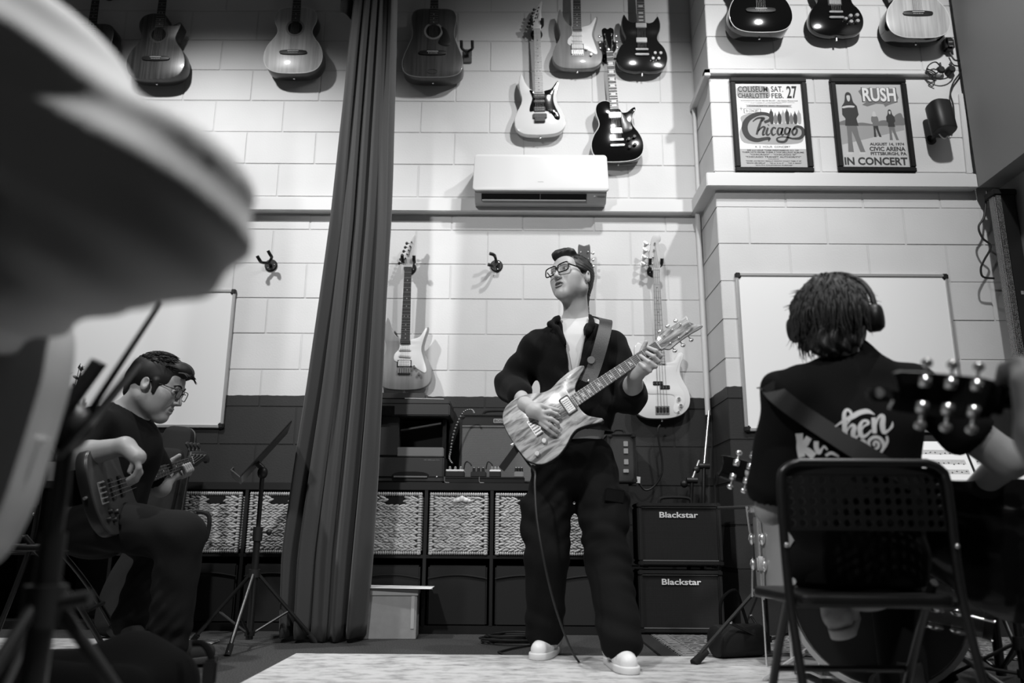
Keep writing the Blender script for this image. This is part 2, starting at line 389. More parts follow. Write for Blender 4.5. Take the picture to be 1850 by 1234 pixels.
def basket(x, yf, z, k, label):
    e = empty('wicker_basket', (x, yf - .004, z), label, 'basket', 'wicker baskets in the cube shelves')
    wv, rm, bd = bk[k]
    o = obj('weave', wv, e); o['kind'] = 'stuff'
    obj('woven_edging', rm, e); obj('basket_shell', bd, e)
    if k < 2:
        MB().bbox((-.040, -.004, .258), (.060, .006, .302), .003).build('handle_hole', M_VOID, e)
    else:
        mb = MB()
        for q in range(7): mb.ell((-.02 + q * .012, -.010 - (q % 2) * .004, .292 - abs(q - 3) * .004), (.014, .008, .016 - abs(q - 3) * .002), 8, 6)
        mb.build('liner_bag', mat('clear_bag', .7, .3), e, True)
    return e
def fabric_bin(x, yf, z, label):
    e = empty('fabric_bin', (x, yf + .004, z), label, 'storage bin', 'black fabric bins in the bottom row')
    MB().bbox((-.155, 0, 0), (.155, .34, .30), .008).build('bin_body', M_BIN, e)
    q = [Vector((-.155 + .31 * i / 12, -.004, .235 + .018 * math.sin(math.pi * i / 12))) for i in range(13)]
    MB().tube(q, .004, 6).build('flap_hem', M_BIN, e, True)
    return e
yR = 4.35; xd = [P(v, 1000, yR).x for v in (767, 887.6)]; pr = xd[1] - xd[0]; xr0 = xd[0] - pr - .03
shelf(xr0, 4, pr, yR, 'black cube shelf holding the printer and amplifier behind the singer')
nm = ['half hidden behind the curtain', 'with a plastic liner poking out, right of the printer', "left of the singer's legs, handle hole cut off", "showing between the singer's trouser legs"]
for i in range(4):
    basket(xr0 + .03 + (i + .5) * pr, yR, .394, (0, 2, 1, 0)[i], 'woven basket ' + nm[i])
    fabric_bin(xr0 + .03 + (i + .5) * pr, yR, .04, 'black fabric bin ' + ['behind the cardboard box', 'under the basket with the plastic liner', "left of the singer's legs", "seen between the singer's trouser legs"][i])
yL = 4.42; xl = P(437, 1000, yL).x; pl = .352; xl0 = xl - .03 - 4 * pl
shelf(xl0, 5, pl, yL, 'black cube shelf behind the music stand and bass player')
nl = {3: "beside the bass player's knee, whole front visible", 4: 'behind the music stand pole, cut off by the curtain'}
for i in range(5):
    if i in nl: basket(xl0 + .03 + (i + .5) * pl, yL, .394, i % 2, 'woven basket ' + nl[i])
    if i in nl: fabric_bin(xl0 + .03 + (i + .5) * pl, yL, .04, 'black fabric bin under the basket ' + nl[i].split(',')[0])
TOP = .77

# ================================================================== curtain
M_CURT = mat('dark_curtain', .036, .85, sheen=.15, bump=.12, bscale=300)
def curtain():
    NU, NV = 150, 60; vs = []; fs = []
    zs = [0.012 + (4.35 - .012) * (j / NV) for j in range(NV + 1)]
    Yc = 4.02
    ctrl = [(1160, 497, 655), (1000, 502, 668), (850, 525, 678), (700, 550, 686), (550, 572, 693), (400, 592, 701), (250, 608, 706), (100, 625, 712), (0, 638, 715), (-200, 655, 722)]
    prof = [(P(620, y, Yc).z, P(a, y, Yc).x, P(b, y, Yc).x) for (y, a, b) in ctrl]
    prof.sort()
    zz = [p[0] for p in prof]; xa = [p[1] for p in prof]; xb = [p[2] for p in prof]
    for j, z in enumerate(zs):
        a = float(np.interp(z, zz, xa)); b = float(np.interp(z, zz, xb))
        low = max(0, 1 - z / 1.2)
        for i in range(NU + 1):
            u = i / NU
            uu = u + .014 * math.sin(9 * u + 1.3 * z) 
            ph = 2 * math.pi * (5.2 * uu + .10 * math.sin(1.1 * z + 3 * u))
            amp = .052 * (1 + .45 * math.sin(7 * u + .5)) * (.75 + .35 * low)
            y = Yc + amp * math.sin(ph) + .016 * math.sin(2.3 * ph + 1.1 * z) + .02 * low * math.sin(5 * u + 2)
            x = a + (b - a) * u + .016 * math.cos(ph)
            zz_ = z + (.03 * (1 - u) * 0 if j else (.012 * math.sin(8 * u)))
            vs.append((x, y - .10 * low * u * (1 - u), max(.008, zz_)))
    for j in range(NV):
        for i in range(NU):
            k = j * (NU + 1) + i; fs.append((k, k + 1, k + NU + 2, k + NU + 1))
    mb = MB().add(vs, fs); o = mb.build('stage_curtain', M_CURT, smooth=2)
    md = o.modifiers.new('thick', 'SOLIDIFY'); md.thickness = .004
    tag(o, 'long dark pleated curtain hanging from ceiling to floor behind the music stand', 'curtain')
    # bunched black heading at the upper left of the curtain
    for k, (px, py, s) in enumerate(((622, 5, 1.0), (628, 35, .8))):
        c = P(px, py, 4.05); mb = MB(); pts = []
        for i in range(9):
            t = i / 8; pts.append((c.x - .055 * s + .12 * t, 4.05 - .03 * math.sin(t * math.pi * 2), c.z + .04 - .10 * s * t))
        vs = []; fs = []
        for i, p in enumerate(pts): vs += [p, (p[0], p[1] + .01, p[2] + .13)]
        for i in range(8): fs.append((2 * i, 2 * i + 2, 2 * i + 3, 2 * i + 1))
        q = MB().add(vs, fs).build('curtain_fold', mat('curtain_lining', .012, .9), o, 2)
        md = q.modifiers.new('t', 'SOLIDIFY'); md.thickness = .006
    MB().bbox((P(640, 0, Yc).x - .4, Yc - .03, 4.35), (P(715, 0, Yc).x + .6, Yc + .03, 4.39), .004).build('curtain_track', M_BLACK, o)
    return o
curtain()
# ================================================================== guitars
def mirror(half):                         # half outline (right side, top to bottom) -> full
    return [(-x, z) for (x, z) in half][::-1] + [(x, z) for (x, z) in half]
OUT = {
 'dread': mirror([(.03, .502), (.09, .500), (.128, .485), (.146, .45), (.147, .40), (.138, .335), (.142, .285), (.165, .22), (.190, .15), (.198, .095), (.187, .045), (.150, .015), (.09, .002), (.03, 0)]),
 'concert': mirror([(.03, .485), (.08, .48), (.118, .46), (.138, .42), (.136, .375), (.118, .33), (.115, .295), (.135, .255), (.170, .205), (.190, .145), (.188, .085), (.158, .032), (.10, .006), (.03, 0)]),
 'cutaway': [(-.03, .485), (-.08, .48), (-.118, .46), (-.138, .42), (-.136, .375), (-.118, .33), (-.115, .295), (-.135, .255), (-.170, .205), (-.190, .145), (-.188, .085), (-.158, .032), (-.10, .006), (0, 0), (.10, .006), (.158, .032), (.188, .085), (.190, .145), (.170, .205), (.135, .255), (.115, .295), (.118, .33), (.132, .37), (.140, .405), (.130, .42), (.10, .405), (.07, .395), (.04, .42), (.032, .47)],
 'superstrat': [(-.03, .315), (-.06, .335), (-.085, .375), (-.102, .425), (-.113, .445), (-.122, .425), (-.130, .375), (-.127, .32), (-.115, .265), (-.122, .22), (-.148, .165), (-.165, .105), (-.155, .045), (-.11, .01), (-.04, 0), (.04, 0), (.11, .010), (.155, .045), (.166, .105), (.150, .165), (.122, .22), (.113, .265), (.122, .315), (.135, .36), (.138, .385), (.128, .388), (.108, .355), (.085, .325), (.06, .308), (.03, .305)],
 'sg': [(-.03, .375), (-.055, .372), (-.082, .385), (-.100, .415), (-.112, .432), (-.122, .415), (-.130, .37), (-.125, .315), (-.108, .268), (-.113, .23), (-.148, .185), (-.168, .125), (-.158, .06), (-.118, .018), (-.05, .002), (0, .006), (.05, .002), (.118, .018), (.158, .06), (.168, .125), (.148, .185), (.113, .23), (.108, .268), (.125, .315), (.130, .36), (.122, .402), (.112, .418), (.098, .402), (.080, .378), (.055, .368), (.03, .372)],
 'lp': [(-.03, .425), (-.07, .432), (-.105, .415), (-.122, .38), (-.120, .335), (-.108, .285), (-.113, .245), (-.148, .19), (-.168, .125), (-.157, .055), (-.115, .015), (-.05, .001), (.05, .001), (.115, .015), (.157, .055), (.168, .125), (.148, .19), (.115, .245), (.109, .285), (.120, .325), (.138, .355), (.135, .378), (.112, .372), (.082, .348), (.05, .345), (.033, .37)],
 'pbass': [(-.03, .345), (-.06, .362), (-.08, .400), (-.098, .445), (-.122, .462), (-.147, .445), (-.152, .39), (-.138, .32), (-.127, .27), (-.138, .215), (-.163, .155), (-.172, .09), (-.152, .035), (-.10, .006), (-.03, 0), (.05, .004), (.115, .025), (.158, .068), (.170, .125), (.158, .18), (.132, .23), (.118, .275), (.122, .32), (.138, .36), (.143, .388), (.128, .402), (.108, .39), (.088, .355), (.062, .33), (.03, .325)],
 'prs': [(-.03, .345), (-.055, .36), (-.078, .395), (-.098, .432), (-.113, .442), (-.125, .42), (-.129, .375), (-.122, .315), (-.110, .265), (-.117, .225), (-.145, .175), (-.163, .115), (-.152, .05), (-.11, .012), (-.05, .0), (.05, .0), (.11, .012), (.152, .05), (.163, .115), (.147, .175), (.119, .225), (.111, .262), (.122, .305), (.138, .345), (.143, .368), (.130, .374), (.108, .352), (.078, .328), (.03, .322)],
}
HEAD = {
 'slot': [(-.024, -.005), (-.026, .012), (-.036, .03), (-.037, .17), (-.02, .178), (0, .172), (.02, .178), (.037, .17), (.036, .03), (.026, .012), (.024, -.005)],
 'open': [(-.023, -.005), (-.025, .012), (-.036, .035), (-.034, .10), (-.040, .165), (-.018, .182), (0, .172), (.018, .182), (.040, .165), (.034, .10), (.036, .035), (.025, .012), (.023, -.005)],
 'inline': [(-.022, -.005), (-.026, .012), (-.040, .026), (-.034, .06), (-.012, .115), (.008, .165), (.030, .205), (.040, .20), (.034, .16), (.032, .10), (.036, .05), (.026, .012), (.022, -.005)],
 'prs': [(-.022, -.005), (-.025, .010), (-.043, .03), (-.040, .07), (-.038, .12), (-.042, .165), (-.040, .178), (-.015, .170), (.018, .188), (.034, .205), (.040, .195), (.036, .14), (.038, .07), (.042, .03), (.025, .010), (.022, -.005)],
 'bass': [(-.021, -.005), (-.024, .012), (-.042, .030), (-.040, .06), (-.034, .11), (-.026, .16), (-.018, .20), (-.004, .225), (.022, .232), (.038, .212), (.038, .19), (.026, .175), (.022, .14), (.028, .09), (.034, .045), (.026, .012), (.021, -.005)],
}
tuner_cache = {}
def tuner_mesh(kind, mt):
    k = (kind, mt.name)
    if k not in tuner_cache:
        mb = MB()
        if kind == 'big': mb.cyl((0, -.014, 0), (0, .016, 0), .006, n=10).cyl((0, .010, 0), (-.045, .010, 0), .004, n=8).prism(catmull([(-.040, -.006), (-.062, -.020), (-.070, 0), (-.062, .020), (-.040, .006)], 3), .007, .013, .001)
        else: mb.cyl((0, -.012, 0), (0, .012, 0), .0042, n=10).cyl((0, -.002, 0), (0, .0, 0), .0075, n=10).bbox((-.010, .010, -.010), (.010, .020, .010), .002).cyl((0, .015, 0), (-.026, .015, 0), .003, n=8).ell((-.033, .015, 0), (.009, .005, .0105), 10, 6)
        tuner_cache[k] = mb.mesh('tuner', mt, True)
    return tuner_cache[k]
def guitar(label, M, kind, top, side, neckm=None, board=None, head='open', headm=None, tm=None, group='guitars hanging on the wall',
           thick=.042, scale=.648, zb=.12, guard=None, pick=(), knobs=(), bridge='hard', inlay='dot', strings=6, binding=None, fend=None,
           name='electric_guitar', cat='guitar', hole=False, knobm=None, guardm=None, inlaym=None, logo=None, outl=None):
    e = empty(name, M, label, cat, group)
    ol = catmull(outl or OUT[kind], 5)
    acoustic = hole
    bw = .007 if not acoustic else .003
    MB().prism(ol, 0, thick, bw).build('body', side if acoustic or side else top, e, True)
    # top plate a hair proud of the body so that face and sides differ
    A = [(q.x, q.y) for q in ol]; n_ = len(A)
    def inset(d):
        r = []; ar = sum(A[i][0] * A[(i + 1) % n_][1] - A[(i + 1) % n_][0] * A[i][1] for i in range(n_)); sg = 1 if ar > 0 else -1
        for i in range(n_):
            t = Vector((A[(i + 1) % n_][0] - A[i - 1][0], A[(i + 1) % n_][1] - A[i - 1][1])).normalized(); r.append((A[i][0] - sg * t.y * d, A[i][1] + sg * t.x * d))
        return r
    MB().prism(inset(.0006 if acoustic else .002), -.004, .010, .004).build('top', top, e, True)
    if binding: MB().tube([(x, -.0015, z) for x, z in inset(.0008)], .0026, 6, True).build('binding', binding, e, True)
    zn = zb + scale; hw = .0215 if strings == 6 else .019; ew = .028 if strings == 6 else .031
    neckm = neckm or mat('maple_neck', .34, .4); board = board or mat('rosewood_board', .035, .5)
    ztop = max(q.y for q in ol if abs(q.x) < .04); zf = fend or (ztop - .035)
    nk = MB()
    secs = []
    for (z, wd) in ((ztop - .03, ew), (zn, hw)):
        secs.append([(wd * math.cos(a), -.004 + (.020 if not acoustic else .018) * math.sin(a), z) for a in [math.pi * i / 8 for i in range(9)]])
    nk.add(secs[0] + secs[1], [(i, i + 1, 10 + i, 9 + i) for i in range(8)] + [tuple(range(9)), tuple(range(17, 8, -1))]); nk.build('neck', neckm, e, True)
    fb = MB().add([(-ew, -.010, zf), (ew, -.010, zf), (hw, -.010, zn), (-hw, -.010, zn), (-ew, -.003, zf), (ew, -.003, zf), (hw, -.003, zn), (-hw, -.003, zn)], [(0, 1, 2, 3), (4, 7, 6, 5), (0, 4, 5, 1), (1, 5, 6, 2), (2, 6, 7, 3), (3, 7, 4, 0)]).build('fretboard', board, e)
    fr = MB(); zs = [zn]
    for k in range(1, 25):
        z = zn - scale * (1 - 2 ** (-k / 12)); zs.append(z)
        if z < zf + .003: break
        wd = hw + (ew - hw) * (zn - z) / (zn - zf); fr.box((-wd, -.0112, z - .0010), (wd, -.0098, z + .0010))
    tag(fr.build('frets', M_STEEL, fb), kind='stuff')
    il = MB()
    for k in (3, 5, 7, 9, 12, 15, 17, 19, 21):
        if k >= len(zs) - 1: break
        z = (zs[k] + zs[k - 1]) / 2; g = zs[k - 1] - zs[k]
        if inlay == 'dot':
            for x in ((0,) if k != 12 else (-.011, .011)): il.lathe([(0, -.0105), (.0030, -.0105), (.0030, -.0098)], (x, 0, z), 8, 'y')
        elif inlay == 'block': il.box((-hw * .72, -.0106, z - g * .32), (hw * .72, -.0098, z + g * .32))
        elif inlay == 'bird':
            il.add(*ribbon([(-.012, z - g * .2), (-.003, z + g * .02), (.012, z + g * .30)], [.001, .0075, .001], -.0107, 3)); il.add(*ribbon([(-.002, z + g * .02), (.004, z - g * .10), (.012, z - g * .05)], [.005, .005, .001], -.0108, 3)); il.add(*ribbon([(-.004, z), (-.010, z + g * .2)], [.004, .001], -.0107, 3))
    if il.v: tag(il.build('inlays', inlaym or M_IVORY, fb), kind='stuff')
    MB().box((-hw, -.0125, zn - .001), (hw, .0, zn + .004)).build('nut', M_IVORY, e)
    hd = MB().prism(catmull(HEAD[head], 3), -.003, .012, .0015).xf(Matrix.Translation((0, 0, zn + .003))); ho = hd.build('headstock', headm or neckm, e, True)
    tm = tm or M_CHROME
    posts = []
    if head == 'inline':
        for k in range(6): posts.append((-.026 + .0085 * k, .030 + .026 * k, 1))
    elif head == 'bass':
        for k in range(4): posts.append((-.022 + .007 * k, .038 + .044 * k, 1))
    else:
        for k in range(3): posts += [(-.023, .048 + .043 * k, 1), (.023, .048 + .043 * k, -1)]
    tmesh = tuner_mesh('big' if head == 'bass' else 'std', tm)
    for (x, z, sg) in posts:
        obj('tuner', tmesh, e, M=Matrix.Translation((x, 0, zn + z)) @ (Matrix.Identity(4) if sg > 0 else Matrix.Diagonal((-1, 1, 1, 1))))
    st = MB(); sw = .026 if strings == 6 else .028
    zend = zb - .002
    ys = -.016 if not acoustic else -.014
    for k in range(strings):
        u = k / (strings - 1) * 2 - 1; p = posts[min(k, len(posts) - 1)] if head in ('inline', 'bass') else sorted(posts)[k] if len(posts) == strings else posts[0]
        r = .0009 - .0004 * k / strings
        st.tube([(u * sw, ys, zend), (u * hw * .82, -.013, zn + .002), (p[0], -.010, zn + p[1])], r * (1.8 if strings == 4 else 1.0), 4)
    tag(st.build('strings', M_STRING, e), kind='stuff')
    if guard: MB().prism(catmull(guard, 4), -.0065, -.002, .0008).build('pickguard', guardm or M_WHITEP, e, True)
    for (x, z, wd, ht, kd, ang) in pick:
        R = Matrix.Translation((x, 0, z)) @ Euler((0, ang, 0)).to_matrix().to_4x4()
        if kd == 'ring':
            q = MB().bbox((-wd / 2 - .008, -.0085, -ht / 2 - .006), (wd / 2 + .008, .0, ht / 2 + .006), .003).xf(R).build('pickup_ring', M_BLACK, e)
            p_ = MB().bbox((-wd / 2, -.0125, -ht / 2), (wd / 2, -.004, ht / 2), .003).xf(R).build('pickup', M_WHITEP if knobm is None else knobm, e)
        elif kd == 'chrome':
            MB().bbox((-wd / 2 - .007, -.0075, -ht / 2 - .004), (wd / 2 + .007, .0, ht / 2 + .004), .003).xf(R).build('pickup_ring', M_BLACK, e)
            p_ = MB().bbox((-wd / 2, -.0125, -ht / 2), (wd / 2, -.004, ht / 2), .003).xf(R).build('pickup', M_CHROME, e)
        else:
            p_ = MB().bbox((-wd / 2, -.0115, -ht / 2), (wd / 2, -.002, ht / 2), .003).xf(R).build('pickup', {'white': M_WHITEP, 'black': M_BLACK, 'metal': M_STEEL}[kd], e)
        if kd in ('ring', 'white', 'black'):
            pp = MB()
            for k in range(strings):
                for zz in ((-.008, .008) if ht > .03 else (0,)): pp.lathe([(0, -.0138), (.0022, -.0138), (.0022, -.011)], ((k / (strings - 1) - .5) * .052, 0, zz), 6, 'y')
            tag(pp.xf(R).build('pole_pieces', M_STEEL, e), kind='stuff')
    for (x, z, r) in knobs:
        MB().lathe([(0, -.020), (r * .8, -.020), (r * .95, -.017), (r, -.004), (r, -.002)], (x, 0, z), 14, 'y').build('control_knob', knobm or M_CHROME, e, True)
    if bridge == 'acoustic':
        b = MB().prism(catmull([(-.085, zb - .012), (-.085, zb + .010), (-.03, zb + .016), (.03, zb + .016), (.085, zb + .010), (.085, zb - .012), (.03, zb - .018), (-.03, zb - .018)], 2), -.012, -.003, .002).build('bridge', mat('ebony', .012, .5), e, True)
        MB().box((-.036, -.016, zb + .004), (.036, -.011, zb + .007)).build('saddle', M_IVORY, e)
        pins = MB()
        for k in range(6): pins.ell((-.026 + .0104 * k, -.0125, zb - .006), (.003, .003, .003), 6, 4)
        tag(pins.build('bridge_pins', M_IVORY, e), kind='stuff')
    elif bridge == 'trem':
        MB().bbox((-.040, -.010, zb - .022), (.040, -.002, zb + .020), .002).build('bridge_plate', M_CHROME, e)
        for k in range(strings): MB().bbox((-.034 + k * .0136 - .0055, -.016, zb - .018), (-.034 + k * .0136 + .0055, -.008, zb + .012), .002).build('bridge_saddle', M_STEEL, e)
    elif bridge == 'floyd':
        MB().bbox((-.046, -.014, zb - .006), (.046, -.002, zb + .030), .004).bbox((-.034, -.020, zb - .032), (.034, -.004, zb - .004), .003).build('bridge', M_BLACK, e)
    elif bridge == 'bassbr':
        MB().bbox((-.042, -.008, zb - .030), (.042, -.003, zb + .022), .002).build('bridge_plate', M_CHROME, e)
        for k in range(4): MB().bbox((-.036 + k * .0195, -.018, zb - .016), (-.036 + k * .0195 + .014, -.006, zb + .014), .003).build('bridge_saddle', M_BLACK, e)
    else:
        MB().bbox((-.042, -.016, zb - .007), (.042, -.006, zb + .006), .003).build('bridge', M_CHROME, e)
        MB().bbox((-.046, -.018, zb - .045), (.046, -.006, zb - .032), .004).build('tailpiece', M_CHROME, e)
    if hole:
        hz = hole
        MB().lathe([(0, -.0046), (.048, -.0046)], (0, 0, hz), 28, 'y').build('sound_hole', M_VOID, e)
        MB().lathe([(.049, -.0048), (.062, -.0048)], (0, 0, hz), 28, 'y').build('rosette', mat('rosette', .05, .5) if not binding else mat('rosette_pale', .22, .5), e)
        MB().lathe([(0, -.012), (.006, -.010), (.004, 0)], (0, 0, 0), 10, 'z').xf(Matrix.Translation((0, thick * .55, 0))).build('end_pin', M_CHROME, e, True)
    else:
        MB().cyl((0, thick * .5, .004), (0, thick * .5, -.014), .006, n=10).build('strap_button', M_CHROME, e, True)
    if logo: obj('headstock_logo', text_mesh(logo, .012, mat_=M_INK), ho, M=Matrix.Translation((.006, -.0045, zn + .10)) @ Euler((0, -1.35, 0)).to_matrix().to_4x4())
    e['nut'] = zn
    return e
# ---- wall hooks
M_HOOK = mat('hook_black', .010, .4)
def hanger(M, label, wood_plate=False, prong=True):
    e = empty('guitar_hanger', M, label, 'wall hook', 'guitar wall hooks')       # origin on the wall, -Y out of it
    if wood_plate: MB().bbox((-.028, -.016, -.05), (.028, 0, .05), .003).build('wall_plate', mat('plate_grey', .10, .6), e)
    else: MB().lathe([(0, -.014), (.034, -.014), (.040, -.008), (.040, 0)], (0, 0, 0), 22, 'y').build('wall_plate', M_HOOK, e, True)
    for s in (-1, 1):
        MB().ell((s * .022, -.0145, -.010), (.004, .002, .004), 8, 5).build('screw', M_CHROME, e)
        pts = catmull([(0, -.005, 0), (0, -.045, .0), (s * .014, -.062, .004), (s * .034, -.078, .012), (s * .036, -.105, .022), (s * .036, -.118, .045)], 4, False)
        MB().tube(pts, [.009] * (len(pts) - 8) + [.0105] * 8, 10).build('prong', M_HOOK, e, True)
    return e
def hung(px, py, label, kind, *a, wall=WALL, hpx=None, off=.035, tilt=None, hook=None, roll=0.0, **k):
    """(px,py): bottom centre of the body in the photo; roll: lean in the wall plane"""
    th = k.get('thick', .042)
    p = P(px, py, wall - off - th * .5); p.y = wall - off - th
    M = Matrix.Translation(p) @ Euler((tilt if tilt is not None else .02, roll, 0)).to_matrix().to_4x4()
    g = guitar(label, M, kind, *a, **k)
    q = M @ Vector((0, .0, g['nut'] + .022)); 
    hanger(Matrix.Translation((q.x, wall, q.z)), 'black wall hook holding up the ' + (hook or label), False)
    return g
M_SPRUCE = wood('spruce_top', .40, .80, 1.2); M_MAHOG = wood('mahogany_top', .060, .6, 1.0); M_ZEBRA = wood('striped_dark_wood', .055, .35, .9, width=60)
M_DKWOOD = wood('dark_side_wood', .018, .6); M_ASH = wood('natural_ash', .20, .78, .8, width=28); M_ASH2 = wood('natural_alder', .25, .80, .8, width=28)
M_WHITEG = mat('white_lacquer', .68, .12, coat=.5); M_MAPLE = wood('maple_board', .42, .85, 1, width=20); M_BLKG = mat('black_lacquer', .004, .08, coat=.7)
M_SGBODY = mat('dark_cherry_lacquer', .010, .12, coat=.6); M_CREAM = mat('cream_binding', .62, .4)
M_BOARD = mat('rosewood_board', .030, .5); M_DKNECK = wood('mahogany_neck', .06, .7)
GUARD_S = [(-.036, .32), (-.034, .255), (-.062, .215), (-.058, .175), (0, .165), (.035, .150), (.085, .125), (.120, .105), (.132, .125), (.110, .20), (.098, .25), (.110, .31), (.128, .37), (.118, .375), (.085, .325), (.032, .305), (.032, .275), (0, .270), (-.030, .275)]
SSS = ((0, .245, .074, .018, 'white', 0), (0, .205, .074, .018, 'white', .08), (0, .160, .074, .036, 'ring', 0))
# upper wall, left to right
hung(158, 175, 'acoustic guitar mostly hidden behind the grey sleeve at far upper left', 'dread', M_MAHOG, M_DKWOOD, thick=.10, zb=.155, hole=.335, fend=.385, bridge='acoustic', head='slot', neckm=M_DKNECK, name='acoustic_guitar', hook='guitar hidden behind the sleeve')
hung(283, 150, 'dark striped wood cutaway acoustic guitar on the left upper wall', 'cutaway', M_ZEBRA, M_DKWOOD, thick=.085, zb=.150, hole=.325, fend=.375, bridge='acoustic', head='slot', neckm=M_DKNECK, name='acoustic_guitar', hook='dark striped acoustic guitar')
hung(531, 140, 'pale spruce-top acoustic guitar just left of the curtain', 'concert', M_SPRUCE, M_DKWOOD, thick=.095, zb=.150, hole=.330, fend=.375, bridge='acoustic', head='slot', neckm=M_DKNECK, binding=M_CREAM, name='acoustic_guitar', hook='pale acoustic guitar left of the curtain')
g = hung(782, 148, 'dark brown dreadnought acoustic guitar with black pickguard right of the curtain', 'dread', M_MAHOG, M_DKWOOD, thick=.105, zb=.175, hole=.335, fend=.385, bridge='acoustic', head='slot', neckm=M_DKNECK, binding=mat('dull_binding', .20, .5), guard=[(.050, .365), (.085, .345), (.110, .28), (.112, .235), (.080, .225), (.035, .245), (.045, .285), (.062, .32)], guardm=M_BLACK, name='acoustic_guitar', hook='dark brown dreadnought')
MB().tube([(.032 * math.cos(t / 20 * 2 * math.pi), -.0045, .04 + .016 * math.sin(t / 20 * 2 * math.pi)) for t in range(20)], .0012, 5, True).build('oval_mark', M_BLACK, g)
hung(976, 247, 'white pointed-horn electric guitar above the air conditioner', 'superstrat', M_WHITEG, M_WHITEG, board=M_MAPLE, head='inline', headm=mat('white_head', .62, .2), tm=M_BLACK, zb=.118, fend=.300, bridge='floyd', roll=math.radians(-1.6), guard=[(-.062, .315), (-.045, .26), (-.062, .20), (-.062, .165), (-.03, .17), (.03, .17), (.07, .155), (.10, .11), (.125, .105), (.128, .135), (.098, .21), (.092, .265), (.105, .32), (.128, .375), (.115, .372), (.08, .325), (.035, .31), (.033, .29), (-.03, .29), (-.035, .31)], guardm=M_GLOSS, pick=((0, .275, .074, .030, 'black', 0), (0, .235, .074, .018, 'black', 0), (0, .180, .074, .034, 'black', 0)), knobs=((.075, .165, .010), (.105, .125, .010)), knobm=M_BLACK, inlaym=M_INK, logo='Ibanez', hook='white pointed-horn guitar')
hung(1043, 128, 'natural wood electric guitar with white pickguard at the top of the upper wall', 'superstrat', M_ASH, M_ASH, board=M_BOARD, head='inline', zb=.118, fend=.285, bridge='trem', guard=GUARD_S, pick=SSS, knobs=((.060, .140, .009), (.090, .098, .009)), hook='natural guitar on the upper wall')
hung(1117, 296, 'glossy black single-cutaway electric guitar right of the air conditioner', 'lp', M_BLKG, M_BLKG, board=mat('ebony', .012, .5), head='open', headm=M_BLKG, neckm=M_BLKG, zb=.150, fend=.365, thick=.05, binding=M_CREAM, roll=math.radians(-3.2), inlay='block', pick=((0, .325, .070, .036, 'chrome', 0), (0, .215, .070, .036, 'chrome', 0)), knobs=((.075, .150, .012), (.112, .165, .012), (.075, .095, .012), (.112, .112, .012)), knobm=M_BLACK, guard=[(.035, .345), (.05, .335), (.10, .25), (.098, .215), (.05, .20), (.038, .24)], guardm=mat('guard_black', .008, .3), scale=.628, hook='glossy black single-cutaway guitar')
hung(1160, 134, 'dark twin-horn electric guitar at the right end of the upper wall', 'sg', M_SGBODY, M_SGBODY, board=M_BOARD, head='open', headm=M_BLKG, neckm=M_SGBODY, zb=.165, fend=.365, thick=.038, inlay='block', pick=((0, .345, .070, .036, 'metal', 0), (0, .235, .070, .036, 'metal', 0)), knobs=((.085, .135, .012), (.122, .135, .012), (.070, .095, .012), (.108, .095, .012)), scale=.628, hook='dark twin-horn guitar on the upper wall')
# pillar, top of frame
hung(1372, 68, 'glossy black acoustic guitar with white binding at the top left of the pillar', 'concert', M_BLKG, M_BLKG, thick=.10, zb=.150, hole=.330, fend=.375, bridge='acoustic', head='slot', neckm=M_BLKG, binding=M_CREAM, name='acoustic_guitar', wall=PIL, hook='black acoustic on the pillar')
hung(1511, 70, 'glossy black twin-horn electric guitar between two acoustics on the pillar', 'sg', M_BLKG, M_BLKG, board=M_BOARD, head='open', headm=M_BLKG, neckm=M_BLKG, zb=.165, fend=.365, thick=.04, inlay='block', wall=PIL, pick=((0, .345, .070, .036, 'chrome', 0), (0, .235, .070, .036, 'chrome', 0)), knobs=((.085, .135, .013), (.125, .140, .013), (.085, .095, .013), (.125, .100, .013), (.055, .115, .011)), knobm=mat('amber_knob', .30, .3), scale=.628, hook='black twin-horn guitar on the pillar')
hung(1655, 78, 'pale natural acoustic guitar at the top right of the pillar', 'concert', M_SPRUCE, M_BLKG, thick=.10, zb=.165, hole=.330, fend=.375, bridge='acoustic', head='slot', neckm=M_DKNECK, binding=M_CREAM, name='acoustic_guitar', wall=PIL, hook='pale acoustic on the pillar')
# lower wall
hung(730, 706, 'natural wood electric guitar with white pickguard hanging above the printer', 'superstrat', M_ASH2, M_ASH2, board=M_BOARD, head='inline', headm=mat('pale_head', .46, .4), tm=M_BLACK, zb=.118, fend=.285, bridge='trem', guard=GUARD_S, pick=SSS, knobs=((.060, .140, .009), (.090, .098, .009)), logo='YAMAHA', hook='natural guitar above the printer')
hung(1196, 758, 'white electric bass guitar hanging behind the singer', 'pbass', M_WHITEG, M_WHITEG, board=M_MAPLE, neckm=mat('maple_neck', .34, .4), head='bass', headm=mat('pale_head', .46, .4), zb=.055, scale=.864, strings=4, fend=.330, bridge='bassbr', inlaym=M_INK, name='bass_guitar', cat='bass guitar', guard=[(-.045, .32), (-.095, .285), (-.085, .22), (-.105, .175), (-.08, .15), (0, .148), (.07, .14), (.075, .10), (.065, .055), (.08, .035), (.115, .06), (.135, .10), (.13, .155), (.10, .21), (.09, .27), (.105, .32), (.125, .375), (.11, .38), (.08, .345), (.035, .335), (.035, .318), (-.035, .318)], guardm=mat('white_guard', .70, .25), pick=((-.020, .212, .060, .024, 'black', 0), (.020, .188, .060, .024, 'black', 0)), knobs=((.098, .118, .011), (.108, .078, .011), (.092, .040, .006)), roll=math.radians(-.6), hook='white bass guitar')
